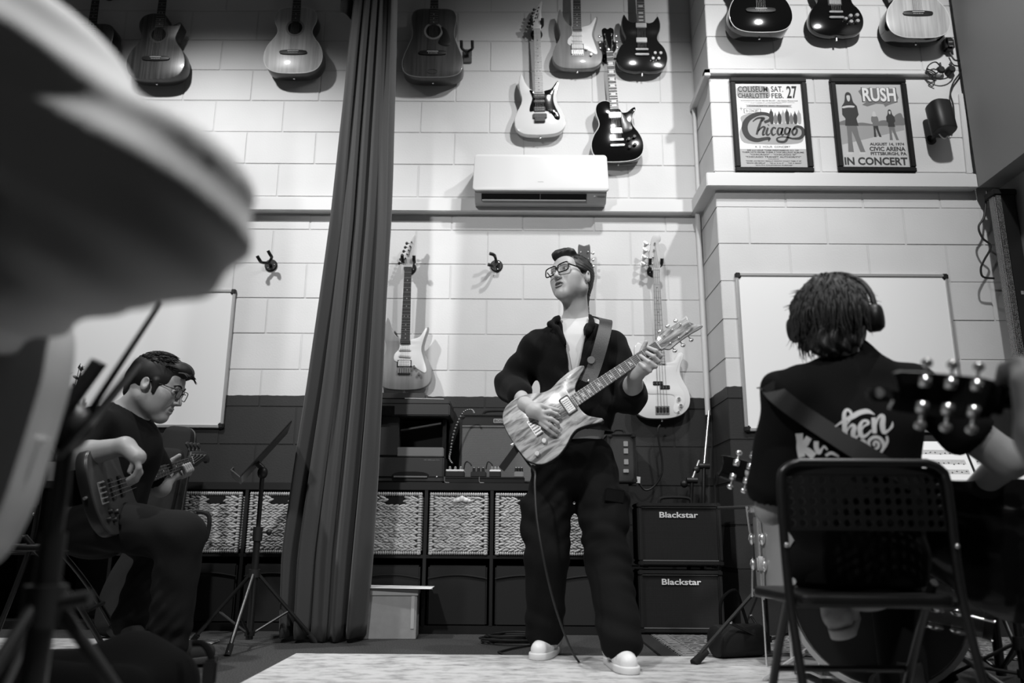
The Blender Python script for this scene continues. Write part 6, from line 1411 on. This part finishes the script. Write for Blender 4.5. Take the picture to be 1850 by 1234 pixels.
# ------------------------------------------------------------------ boy seated with his back to the camera
BYP1 = P(1302, 842, 2.62); BYP0 = P(1895, 1012, 2.36)
ym = frame_from(BYP0, BYP1, Vector((.05, 1, .1)))
Lb = (BYP1 - BYP0).length
guitar('black acoustic guitar played by the boy, seen from behind', ym, 'dread', M_BLKG, M_BLKG, thick=.095, zb=.155, hole=.335, fend=.385, bridge='acoustic', head='slot', headm=M_BLKG, neckm=M_BLKG, name='acoustic_guitar', group='guitars being played', scale=max(.60, Lb - .155 - .18))
def boy():
    H = yawM(J(1508, 580, 2.20), 143, 4, 0)
    nk = J(1535, 655, 2.19); shL_ = J(1425, 712, 2.17); shR_ = J(1640, 700, 2.22); pelv = Vector((J(1570, 1040, 2.2).x, 2.24, .43)); ch = J(1540, 760, 2.20)
    elL_ = J(1392, 920, 2.26); wrL_ = P(1372, 858, 2.56); elR_ = J(1822, 832, 2.17); wrR_ = P(1745, 900, 2.50)
    hpL, hpR = pelv + Vector((-.09, .05, -.01)), pelv + Vector((.10, .05, -.01)); knL_ = hpL + Vector((.15, .36, .0)); knR_ = hpR + Vector((.17, .36, .02)); anR_ = Vector((J(1650, 1200, 2.45).x, 2.52, .09)); anL_ = P(1528, 1105, 2.31)
    s = SDF((.58, 1.95, .0), (1.56, 2.90, 1.24), .0065)
    head_prims(s, H, .98, .0015); s.cone(xfm(H, (0, .03, -.06)), nk, .052, .058, .03)
    for p in (shL_, shR_): s.cone(nk + Vector((0, 0, -.03)), p, .05, .045, .03)
    s.ell(ch, (.14, .09, .18), .05); s.cone(ch, pelv, .12, .13, .05)
    s.chain([shL_, elL_, wrL_], [.045, .040, .028], .02); s.chain([shR_, elR_, wrR_], [.047, .044, .030], .02)
    s.cone(elR_, elR_ + (shR_ - elR_) * .4, .043, .047, .02)
    kb = ym @ Vector((0, .02, ym.inverted() @ P(1372, 858, 2.56) .z if False else .70))
    for i in range(4): 
        b0_ = wrL_ + Vector((-.03 + .02 * i, .02, .0)); finger(s, [b0_, b0_ + Vector((0, .03, .03)), b0_ + Vector((0, .055, .02)), b0_ + Vector((0, .06, -.005))], .010, .008)
    finger(s, [wrL_, wrL_ + Vector((-.01, -.01, .04)), wrL_ + Vector((-.015, .0, .07))], .012, .009)
    for i in range(4): b0_ = wrR_ + Vector((-.03, .02 - .012 * i, .01 * i)); finger(s, [wrR_, b0_ + Vector((-.03, 0, 0)), b0_ + Vector((-.055, .02, -.015))], .011, .008)
    s.chain([hpL, knL_, anL_], [.07, .05, .035], .02); s.chain([hpR, knR_, anR_], [.07, .05, .035], .02)
    b = s.build('person', M_SKIN2); tag(b, 'boy in black T-shirt and headphones seated with his back to us', 'person')
    hair_cap(b, H, .98, M_HAIR3, 'boy')
    def lk(r):
        th = r.uniform(-1.35, 1.35) if r.random() < .85 else r.uniform(-3.1, 3.1); ph = r.uniform(.05, 1.7) if abs(th) < 1.36 else r.uniform(.1, .9); c = Vector((math.sin(th) * math.sin(ph) * .086, .02 + math.cos(th) * math.sin(ph) * .106, .040 + math.cos(ph) * .092)); o = Vector((c.x, c.y - .02, 0)); o = o.normalized() if o.length > .01 else Vector((0, 1, 0))
        L = r.uniform(.06, .13); k = r.uniform(.6, 1.3); sw = Vector((r.uniform(-.25, .25), 0, 0))
        return [c + o * .004, c + o * (.012 * k + .012) + Vector((0, 0, -L * .35)) + sw * .02, c + o * (.008 * k + .010) + Vector((0, 0, -L * .75)) + sw * .05, c + o * (.004 + .018 * r.random()) + Vector((0, 0, -L)) + sw * .1], .0030
    strands(b, H, .98, M_HAIR3, 1500, lk)
    def nape(r):
        x = r.uniform(-.055, .080); c = Vector((x, .080 + .02 * r.random() - abs(x) * .3, -.02 - .03 * r.random())); L = r.uniform(.045, .085) * (1.15 if x > 0 else .85)
        return [c, c + Vector((r.uniform(-.004, .004), .012, -L * .5)), c + Vector((r.uniform(-.012, .012), .006, -L))], .0040
    strands(b, H, .98, M_HAIR3, 260, nape, 'hair_nape')
    def sp(r):
        th = r.uniform(-3.1, 3.1); ph = r.uniform(.3, 1.5); c = Vector((math.sin(th) * math.sin(ph) * .088, .02 + math.cos(th) * math.sin(ph) * .106, .040 + math.cos(ph) * .094)); o = (c - Vector((0, .02, .02))).normalized(); d = Vector((o.x, o.y, -.5)).normalized()
        return [c, c + o * .010 + d * .012, c + o * .016 + d * .034], .0026
    strands(b, H, .98, M_HAIR3, 70, sp, 'hair_wisps')
    t = SDF((.55, 1.95, .36), (1.50, 2.62, 1.08), .0065)
    t.ell(ch, (.185, .122, .19), .05); t.cone(ch + Vector((0, 0, -.06)), pelv, .155, .165, .06); t.ell(J(1530, 900, 2.22), (.19, .135, .16), .05)
    for p, e_, f_ in ((shL_, elL_, .80), (shR_, elR_, .58)):
        t.cone(nk + Vector((0, .0, -.055)), p, .068, .064, .05); t.cone(p, p + (e_ - p) * f_, .070, .072, .03); t.cone(p + (e_ - p) * (f_ - .02), p + (e_ - p) * (f_ + .3), .056, .056, .004, neg=True)
    t.cone(nk + Vector((0, .01, .01)), nk + Vector((0, .0, -.05)), .066, .09, .03); t.cone(xfm(H, (0, .03, -.07)), nk + Vector((.005, .01, .005)), .058, .060, .006, neg=True)
    t.plane_cut((0, 0, .37), (0, 0, -1))
    t.warp(lambda x, y, z: .006 * np.sin(26 * z + 10 * x + 6 * np.sin(8 * x)) * np.sin(9 * x + 5 * z) + .004 * np.sin(60 * z + 14 * x) * np.exp(-((z - .48) / .08) ** 2))
    tee = t.build('t_shirt', M_TEEB, b)
    u = SDF((.7, 2.0, .0), (1.5, 2.9, .60), .008)
    u.ell(pelv, (.175, .15, .10), .04); u.chain([hpL, knL_, anL_ + Vector((0, 0, .05))], [.09, .075, .05], .03); u.chain([hpR, knR_, anR_], [.09, .078, .066], .03); u.build('trousers', M_TRS, b)
    mS = mat('pale_trainer', .32, .7, noise=.3, nscale=40); q = P(1527, 1112, 2.34)
    shoe(b, Matrix.Translation(P(1525, 1142, 2.30)) @ Euler((0, 0, math.pi - .42)).to_matrix().to_4x4() @ Euler((-.12, .22, 0)).to_matrix().to_4x4(), mS, mat('trainer_sole', .45, .6), mS)
    shoe(b, Matrix.Translation((anR_.x, anR_.y, .011)) @ Euler((0, 0, math.pi)).to_matrix().to_4x4(), mat('dark_canvas', .016, .8), M_RUB, M_RUB, slip=True)
    # headphones
    T = H @ Matrix.Scale(.98, 4)
    hp = MB().tube([(.112 * math.sin(a), .004, .022 + .122 * math.cos(a)) for a in [math.radians(-95 + 10 * i) for i in range(20)]], .008, 8); hpo = obj('headphone_band', hp.mesh('headphone_band', M_BLACK, True), b, M=T)
    for sg in (-1, 1):
        obj('ear_cup', MB().lathe([(0, sg * .132), (.032, sg * .130), (.040, sg * .120), (.040, sg * .092), (.032, sg * .086), (0, sg * .086)], (0, .005, -.010), 20, 'x').mesh('ear_cup', M_BLACK, True), b, M=T)
    # strap across the back, lettering, both laid on the shirt
    dg = bpy.context.evaluated_depsgraph_get(); tr = BVHTree.FromPolygons([v.co[:] for v in tee.data.vertices], [p.vertices[:] for p in tee.data.polygons])
    def on(px, py, off):
        d = ray(px, py).normalized(); h_, n_, i_, dd = tr.ray_cast(CAMP, d)
        if h_ is None: h_ = P(px, py, 2.09); n_ = Vector((0, -1, 0))
        return h_ - d * off, n_
    pts = [(1396, 708), (1426, 732), (1464, 759), (1512, 790), (1560, 820), (1615, 852), (1665, 880)]
    pp = [on(x, y, .012)[0] for x, y in pts]; nn = [Vector((-.1, -1, .1))] * len(pp)
    st = strapband(b, 'guitar_strap', [J(1384, 700, 2.25)] + pp, [Vector((-.2, -.6, .6))] + nn, .052, .004, mat('strap_web', .009, .7))
    MB().bbox((-.035, -.006, -.012), (.035, .006, .012), .004).build('strap_slider', M_BLACK, st).matrix_world = Matrix.Translation(J(1398, 697, 2.12)) @ Euler((0, -.55, 0)).to_matrix().to_4x4()
    mp = mat('shirt_print', .62, .7)
    def lay_stroke(pts, wd, name='shirt_lettering'):
        vs, fs = ribbon([(a, -c_) for a, c_ in pts], wd, 0, 7); mb = MB().add([on(x, -z, .0035)[0] for x, y, z in vs], fs); mb.build(name, mp, b)
    K = lambda L: [(1420 + a / 8.41, 720 + c_ / 8.41) for a, c_ in L]
    lay_stroke(K([(730, 440), (860, 350), (1000, 280), (1120, 215), (1240, 195), (1350, 245)]), [2, 5, 9, 9, 8, 1])
    lay_stroke(K([(920, 400), (990, 290), (985, 210), (930, 170), (885, 230), (890, 380), (895, 545)]), [2, 4, 5, 5, 7, 9, 9])
    lay_stroke(K([(920, 520), (960, 440), (1010, 405), (1040, 440), (1020, 520), (1040, 600), (1100, 560), (1180, 430), (1250, 380), (1230, 340), (1160, 350), (1120, 450), (1150, 570), (1220, 560), (1300, 480)]), [2, 3, 6, 8, 9, 7, 3, 3, 5, 5, 5, 9, 8, 5, 3])
    lay_stroke(K([(1330, 290), (1340, 400), (1345, 530)]), [8, 9, 8]); lay_stroke(K([(1350, 480), (1390, 320), (1440, 260), (1475, 290), (1465, 400), (1490, 510), (1560, 480), (1610, 420), (1620, 350)]), [2, 4, 6, 9, 10, 8, 4, 5, 1])
    lay_stroke(K([(200, 530), (210, 640), (215, 760), (240, 890)]), [14, 12, 13, 13]); lay_stroke(K([(350, 590), (290, 690), (260, 740), (330, 800), (430, 880)]), [11, 12, 7, 13, 13])
    lay_stroke(K([(460, 650), (460, 740), (500, 820), (550, 760), (580, 730), (630, 780)]), [9, 9, 8, 4, 4, 3]); lay_stroke(K([(600, 870), (680, 830), (760, 850), (810, 880)]), [5, 6, 6, 4])
    lay_stroke(K([(1110, 655), (1150, 640), (1190, 650), (1205, 690)]), [3, 5, 6, 5])
    lay_stroke(K([(1360, 690), (1400, 700), (1390, 750), (1330, 750), (1310, 690), (1370, 640), (1440, 680)]), [4, 4, 4, 5, 5, 4, 4]) if False else lay_stroke(K([(1355, 720), (1330, 690), (1360, 655), (1405, 680), (1400, 740), (1340, 770), (1270, 730), (1260, 650), (1330, 590), (1420, 600), (1480, 680), (1480, 750), (1440, 820)]), [4, 4, 5, 5, 5, 4, 5, 6, 6, 6, 7, 6, 4])
    lay_stroke(K([(1530, 570), (1540, 640), (1510, 720), (1480, 760)]), [4, 5, 5, 4])
    return b
boy()
cb_ = P(1560, 832, 1.99)
tube_chair(Matrix.Translation((cb_.x, 2.0, 0)), 'black folding chair with perforated backrest the boy sits on', W=P(1712, 900, 2.0).x - P(1410, 900, 2.0).x, seat=P(1570, 1095, 1.98).z + .012, back=P(1560, 836, 2.0).z, D=.36, perf=True)
# sheet music stand in front of the boy
sp_ = P(1790, 900, 2.85)
e, T = music_stand(Vector((sp_.x + .03, 2.98, 0)), .62, 0, 25, 'black music stand with white scores in front of the boy', dw=.50, dh=.36)
for k, (xa, xb) in enumerate(((-.23, -.005), (.005, .23))):
    o = MB().bbox((xa, -.008, -.095), (xb, -.0045, .23), .001).xf(T).build('music_sheet', M_PAPER); o.matrix_world = e.matrix_world; tag(o, '%s white page of sheet music on the stand before the boy' % ('left', 'right')[k], 'sheet music', 'music pages')
    nt_ = MB(); 
    for r_ in range(7):
        for l_ in range(5): z = .19 - r_ * .042 - l_ * .004; nt_.box((xa + .015, -.0086, z), (xb - .015, -.0081, z + .0008))
        for q in range(11): x = xa + .02 + q * .018; nt_.ell((x, -.0086, .185 - r_ * .042 - random.random() * .014), (.0032, .0006, .0024), 6, 4)
    nt_.xf(T).build('printed_staves', M_INK, o)
# ================================================================== drum kit
M_SHELLD = mat('drum_shell', .10, .25, coat=.4); M_HEADD = mat('drum_head_black', .006, .35); M_HOOPD = mat('pale_hoop', .38, .35)
def drum(M, R_, D, label, lugs, hoop, shell, headm, name='drum', wood_hoop=False, legs=None):
    e = empty(name, M, label, 'drum', 'drum kit')             # axis along local Y, front at y=0
    MB().lathe([(R_ - .006, 0), (R_, 0), (R_, D), (R_ - .006, D)], (0, 0, 0), 48, 'y').build('shell', shell, e, True)
    for y in (-.004, D + .004): MB().lathe([(0, y), (R_ - .004, y)], (0, 0, 0), 48, 'y').build('drum_head', headm, e)
    for y in (-.022, D - .012):
        w_ = .034 if wood_hoop else .026
        MB().lathe([(R_ + .001, y), (R_ + .016, y), (R_ + .018, y + w_ / 2), (R_ + .016, y + w_), (R_ + .001, y + w_), (R_ + .001, y)], (0, 0, 0), 48, 'y').build('hoop', hoop, e, True)
    for k in range(lugs):
        a = 2 * math.pi * (k + .5) / lugs; c_, s_ = math.cos(a), math.sin(a)
        for y0, y1 in ((-.025, D * .36), (D + .02, D * .64)): MB().cyl((c_ * (R_ + .022), y0, s_ * (R_ + .022)), (c_ * (R_ + .012), y1, s_ * (R_ + .012)), .0045, n=6).build('tension_rod', M_CHROME, e, True)
        for y in (D * .34, D * .66): MB().ell((c_ * (R_ + .010), y, s_ * (R_ + .010)), (.014, .026, .014), 8, 6).build('lug', M_CHROME, e, True)
    return e
bc = P(1586, 1103, 2.78); RB = 137 * 2.78 / F * 1.01
bd = drum(Matrix.Translation((bc.x, 2.78, RB + .022)) @ Euler((0, 0, math.radians(-26))).to_matrix().to_4x4(), RB, .38, 'large bass drum with pale hoop behind the folding chair', 8, M_HOOPD, M_SHELLD, M_HEADD, 'bass_drum', True)
for s in (-1, 1): MB().cyl((s * RB * .8, .10, -RB * .6), (s * (RB + .12), .02, -RB - .01), .009, n=8).build('spur_leg', M_CHROME, bd, True)
tc_ = P(1446, 1000, 3.35)
ft = drum(Matrix.Translation((tc_.x, 3.35, P(1400, 925, 3.35).z)) @ Euler((-math.pi / 2, 0, 0)).to_matrix().to_4x4(), .178, P(1400, 925, 3.35).z - P(1400, 1072, 3.35).z, 'upright floor tom with chrome lugs left of the chair', 8, M_CHROME, mat('tom_shell', .22, .3, coat=.3), mat('tom_head', .5, .5), 'floor_tom')
for k in range(3):
    a = math.radians(200 + 120 * k); x, y = .198 * math.cos(a), .198 * math.sin(a)
    q = MB().cyl((tc_.x + x, 3.35 + y, .0), (tc_.x + x, 3.35 + y, .62), .004, n=8); o = q.build('tom_leg', M_CHROME, ft, True); o.matrix_parent_inverse = ft.matrix_world.inverted()
    q = MB().bbox((tc_.x + x - .016, 3.35 + y - .016, .36), (tc_.x + x + .016, 3.35 + y + .016, .42), .006); o = q.build('leg_bracket', M_CHROME, ft, True); o.matrix_parent_inverse = ft.matrix_world.inverted()
t2 = P(1782, 1092, 2.62)
rt = drum(Matrix.Translation((t2.x, 2.62, t2.z + .03)) @ Euler((0, 0, math.radians(62))).to_matrix().to_4x4() @ Euler((.15, 0, 0)).to_matrix().to_4x4(), .115, .20, 'small drum lying on its side right of the chair', 6, mat('dull_hoop', .05, .3), mat('dark_tom_shell', .12, .3, coat=.3), M_HEADD, 'tom_drum')
# tripod that carries it
def tripod(base, zc, R_, legs, h, label, name='cymbal_stand', arm=None):
    e = empty(name, Matrix.Translation(base), label, 'stand', 'drum hardware')
    MB().cyl((0, 0, .02), (0, 0, h * .62), .0135, n=12).build('lower_tube', M_SATIN, e, True); MB().cyl((0, 0, h * .6), (0, 0, h), .0095, n=12).build('upper_tube', M_SATIN, e, True)
    MB().cyl((0, 0, zc - .015), (0, 0, zc + .025), .021, n=12).build('leg_collar', M_BLACK, e, True); MB().bbox((-.03, -.016, h * .60), (.022, .016, h * .60 + .10), .008).ell((-.038, 0, h * .62), (.012, .010, .018), 8, 6).build('memory_clamp', M_BLACK, e, True)
    MB().cyl((0, 0, .06), (0, 0, .085), .020, n=12).build('strut_collar', M_BLACK, e, True)
    for a in legs:
        c_, s_ = math.cos(math.radians(a)), math.sin(math.radians(a))
        lg = MB().bbox((0, -.004, -.009), (1, .004, .009), .002); d = Vector((c_ * (R_ - .02), s_ * (R_ - .02), .02 - zc)); L = d.length
        lg.v = [(x * L, y, z) for x, y, z in lg.v]; o = lg.build('leg', M_SATIN, e); o.matrix_local = Matrix.Translation((c_ * .02, s_ * .02, zc)) @ Vector((1, 0, 0)).rotation_difference(d).to_matrix().to_4x4()
        MB().cyl((c_ * .015, s_ * .015, .072), (c_ * R_ * .5, s_ * R_ * .5, zc * .5), .006, n=8).build('strut', M_SATIN, e, True)
        MB().ell((c_ * R_ * .5, s_ * R_ * .5, zc * .5 + .004), (.007, .007, .007), 8, 6).build('rivet', M_CHROME, e, True)
        MB().cyl((c_ * (R_ - .06), s_ * (R_ - .06), .045), (c_ * (R_ + .01), s_ * (R_ + .01), .004), .014, .018, 10).build('rubber_foot', M_RUB, e, True)
    if arm: MB().cyl((0, 0, h - .01), arm, .008, n=10).build('boom_arm', M_SATIN, e, True); MB().cyl((0, -.025, h - .01), (0, .025, h - .01), .02, n=12).build('boom_tilter', M_BLACK, e, True)
    return e
cs = G(1388, 1192); hs = P(1382, 915, cs.y).z; fa = G(1257, 1205)
an = math.degrees(math.atan2(fa.y - cs.y, fa.x - cs.x)); armv = P(1297, 922, cs.y + .1) - Vector((cs.x, cs.y, 0))
tripod(Vector((cs.x, cs.y, .009)), P(1386, 1062, cs.y).z, (fa - cs).length, (an, an + 118, an + 240), hs, 'black cymbal stand with splayed tripod legs beside the amplifiers', arm=armv)
rs = G(1800, 1262); tripod(Vector((t2.x + .16, 2.74, .0)), .16, .26, (20, 140, 262), .50, 'dark tripod stand under the small drum at the right edge', 'drum_stand')
# cylindrical black bag on the rug behind the tripod leg
cq = G(1335, 1196); e = empty('cylinder_bag', Matrix.Translation((cq.x, cq.y + .06, .075)) @ Euler((0, 0, .35)).to_matrix().to_4x4(), 'black cylindrical soft bag on the rug under the cymbal stand', 'bag')
MB().lathe([(0, -.10), (.045, -.10), (.062, -.09), (.066, -.07), (.066, .12), (.058, .135), (0, .135)], (0, 0, 0), 24, 'x').build('bag_body', mat('bag_black', .006, .7), e, True)
MB().tube(catmull([(-.06, 0, .065), (-.05, 0, .16), (.02, 0, .20), (.06, .01, .12), (.07, 0, .065)], 5, False), .007, 8).build('carry_loop', M_BAGB, e, True)
# kick pedal
kq = G(1440, 1215); e = empty('kick_pedal', (kq.x, 3.0, .0), 'chrome and black pedal on the floor beside the bass drum', 'pedal')
MB().bbox((-.04, -.12, 0), (.04, .12, .012), .003).build('base_plate', M_SATIN, e); MB().cyl((-.05, .1, .01), (-.05, .1, .20), .008, n=8).cyl((.05, .1, .01), (.05, .1, .20), .008, n=8).cyl((-.05, .1, .19), (.05, .1, .19), .007, n=8).build('pedal_frame', M_CHROME, e, True)
MB().bbox((-.03, -.11, .03), (.03, .08, .038), .003).build('footboard', M_CHROME, e); MB().cyl((0, .1, .19), (.0, .0, .33), .004, n=8).ell((0, -.005, .335), (.022, .028, .022), 12, 8).build('beater', M_BLACK, e, True)

# ================================================================== player close to the camera at the left
M_SHIRTF = mat('pale_grey_knit', .45, .9, bump=.1, bscale=200)
def player_left():
    A = lambda x, y, Y: P(x, y, Y)
    sh = A(-150, -20, .80); el = A(278, 380, .70); wr = A(-40, 540, .98); nk = Vector((sh.x - .20, .80, sh.z + .07)); pelv = Vector((sh.x - .20, .72, .50)); shl = Vector((sh.x - .40, .86, sh.z - .02))
    H = yawM(nk + Vector((.02, .06, .17)), 165, 12, 0)
    s = SDF((nk.x - .42, .45, .30), (el.x + .10, 1.30, nk.z + .32), .008)
    head_prims(s, H, 1.0, .002); s.cone(xfm(H, (0, .03, -.06)), nk, .055, .06, .03)
    for p in (sh, shl): s.cone(nk, p, .06, .05, .03)
    s.cone(nk + Vector((0, 0, -.12)), pelv, .13, .13, .05); s.chain([sh, el, wr], [.034, .036, .030], .02); s.chain([shl, shl + Vector((-.08, .10, -.26)), shl + Vector((-.06, .38, -.20))], [.048, .042, .03], .02)
    for i in range(4): b0_ = wr + Vector((-.02 - .006 * i, .02, -.02 * i + .02)); finger(s, [wr, b0_ + Vector((-.05, .03, 0)), b0_ + Vector((-.07, .05, -.02)), b0_ + Vector((-.06, .06, -.045))], .012, .0085)
    finger(s, [wr, wr + Vector((-.03, -.02, .03)), wr + Vector((-.06, .0, .03))], .013, .0095)
    b = s.build('person', M_SKIN2); tag(b, 'blurred guitarist in pale loose sweater close to the camera at the left', 'person')
    hair_cap(b, H, 1.0, M_HAIR, 'boy')
    t = SDF((nk.x - .48, .38, .42), (el.x + .14, 1.30, nk.z + .05), .009)
    t.cone(nk + Vector((0, .02, -.14)), pelv + Vector((0, .02, .02)), .17, .18, .08)
    for p in (sh, shl): t.cone(nk + Vector((0, 0, -.06)), p, .09, .085, .06)
    t.chain([sh, el, el + (wr - el) * .75], [.088, .078, .075], .05); t.cone(el + (sh - el) * .55, wr, .078, .07, .08)
    t.chain([shl, shl + Vector((-.08, .10, -.26)), shl + Vector((-.06, .30, -.22))], [.09, .07, .055], .05)
    ax = np.array(el - sh); ax = ax / np.linalg.norm(ax); s0 = np.array(sh)
    def folds(x, y, z):
        u = (x - s0[0]) * ax[0] + (y - s0[1]) * ax[1] + (z - s0[2]) * ax[2]; v = z - s0[2] + .9 * (x - s0[0])
        return .0055 * np.sin(48 * v + 10 * u + 2 * np.sin(14 * u + 9 * y)) * np.clip(1 - np.abs(u - .12) * 2.2, .15, 1) + .004 * np.sin(85 * v - 24 * u + 1.5)
    t.warp(folds); t.plane_cut((0, 0, .45), (0, 0, -1))
    t.build('sweater', M_SHIRTF, b)
    u = SDF((nk.x - .42, .45, .0), (nk.x + .40, 1.55, .66), .010)
    u.ell(pelv + Vector((0, .02, -.02)), (.19, .16, .12), .05)
    for sx in (-1, 1):
        k_ = pelv + Vector((sx * .11 - .22, .42, .0)); f_ = Vector((k_.x, k_.y + .06, .08)); u.chain([pelv + Vector((sx * .10, .03, 0)), k_, f_], [.10, .085, .07], .03)
    u.build('trousers', M_TRS, b)
    for sx in (-1, 1): shoe(b, Matrix.Translation((pelv.x + sx * .11 - .22, pelv.y + .54, .001)) @ Euler((0, 0, math.pi)).to_matrix().to_4x4(), mat('dark_canvas', .016, .8), M_RUB, M_RUB, slip=True)
    tube_chair(Matrix.Translation((pelv.x, pelv.y - .20, 0)), 'black chair under the blurred guitarist at the left edge', W=.44, seat=.38, back=.66, D=.42)
    # acoustic guitar on the lap, lower bout towards the frame
    g0_ = A(100, 800, 1.10); ax_ = Vector((-1, -.22, .16)).normalized()
    M = frame_from(g0_ - ax_ * .0, g0_ + ax_, Vector((-.22, 1, .05)))
    guitar('blurred acoustic guitar on the lap of the player at the left', M, 'dread', mat('pale_side', .34, .4), mat('pale_side', .34, .4), thick=.11, zb=.155, hole=.335, fend=.385, bridge='acoustic', head='slot', neckm=M_DKNECK, name='acoustic_guitar', group='guitars being played')
player_left()
# ================================================================== headstock and hand at the right edge
hp1 = P(1612, 706, 1.42); hp0 = hp1 + Vector((1.0, -.12, -.10)).normalized() * .985
M = frame_from(hp0, hp1, Vector((.1, 1, .35)))
rg = guitar('blurred black guitar pointing in from the right edge, headstock with chrome tuners seen from behind', M, 'dread', M_BLKG, M_BLKG, thick=.10, zb=.155, hole=.335, fend=.385, bridge='acoustic', head='slot', headm=M_BLKG, neckm=M_BLKG, name='acoustic_guitar', group='guitars being played')
q = M @ Vector((0, .010, .985)); e = empty('clip_tuner', Matrix.Translation(P(1588, 712, 1.42)), 'blurred clip-on tuner at the tip of the black headstock', 'tuner')
MB().bbox((-.022, -.012, -.014), (.022, .010, .012), .006).build('tuner_body', M_BLACK, e, True); MB().lathe([(0, -.016), (.007, -.016), (.009, -.011)], (-.004, 0, 0), 12, 'y').build('tuner_dial', M_STEEL, e, True); MB().bbox((.018, -.006, -.008), (.05, .014, .006), .004).build('clip_jaw', M_BLACK, e, True)
def player_right():
    wr = P(1880, 790, 1.28); el = P(1990, 1080, 1.18); sh = Vector((el.x + .10, .95, 1.02)); nk = sh + Vector((.20, -.02, .06)); pelv = nk + Vector((.02, .0, -.56)); shr = nk + Vector((.20, .0, -.07)); nz = M @ Vector((0, 0, .70))
    H = yawM(nk + Vector((-.02, .05, .17)), 190, 10, 0)
    s = SDF((wr.x - .16, .6, .30), (nk.x + .42, 1.50, nk.z + .32), .007)
    head_prims(s, H, 1.0, .002); s.cone(xfm(H, (0, .03, -.06)), nk, .055, .06, .03)
    for p in (sh, shr): s.cone(nk, p, .06, .05, .03)
    s.cone(nk + Vector((0, 0, -.12)), pelv, .13, .13, .05); s.chain([sh, el, wr], [.048, .044, .034], .02); s.chain([shr, shr + Vector((.1, .05, -.26)), shr + Vector((-.02, .26, -.28))], [.048, .042, .03], .02)
    kn = P(1866, 700, 1.30); s.cone(wr, kn, .034, .032, .02)
    for i in range(4):
        b0_ = P(1846 + i * 14, 676 + 6 * i, 1.34); finger(s, [kn, b0_ + Vector((0, 0, .02)), b0_ + Vector((0, .045, .02)), b0_ + Vector((0, .07, -.005))], .014, .009)
    finger(s, [kn + Vector((-.01, -.02, -.02)), P(1842, 690, 1.30), P(1836, 668, 1.34)], .016, .011)
    b = s.build('person', M_SKIN2); tag(b, "blurred guitarist at the right edge, only the fretting hand and forearm in view", 'person'); hair_cap(b, H, 1.0, M_HAIR, 'boy')
    t = SDF((el.x - .12, .6, .40), (nk.x + .45, 1.35, nk.z + .05), .010)
    t.cone(nk + Vector((0, .0, -.14)), pelv, .165, .17, .08)
    for p in (sh, shr): t.cone(nk + Vector((0, 0, -.06)), p, .08, .075, .06)
    t.cone(sh, el + (sh - el) * .25, .078, .070, .04); t.cone(shr, shr + Vector((.08, .04, -.2)), .078, .07, .04); t.plane_cut((0, 0, .42), (0, 0, -1)); t.build('t_shirt', M_TEEB, b)
    u = SDF((pelv.x - .42, .55, .0), (pelv.x + .40, 1.6, .66), .010); u.ell(pelv + Vector((0, .0, -.02)), (.19, .16, .12), .05)
    for sx in (-1, 1): k_ = pelv + Vector((sx * .12, .46, .0)); u.chain([pelv + Vector((sx * .10, .03, 0)), k_, Vector((k_.x, k_.y + .04, .08))], [.10, .085, .07], .03)
    u.build('trousers', M_TRS, b)
    for sx in (-1, 1): shoe(b, Matrix.Translation((pelv.x + sx * .12, pelv.y + .52, .001)) @ Euler((0, 0, math.pi)).to_matrix().to_4x4(), mat('dark_canvas', .016, .8), M_RUB, M_RUB, slip=True)
    tube_chair(Matrix.Translation((pelv.x, pelv.y - .20, 0)), 'black chair under the guitarist beyond the right edge', W=.44, seat=pelv.z - .14, back=.70, D=.42)
player_right()
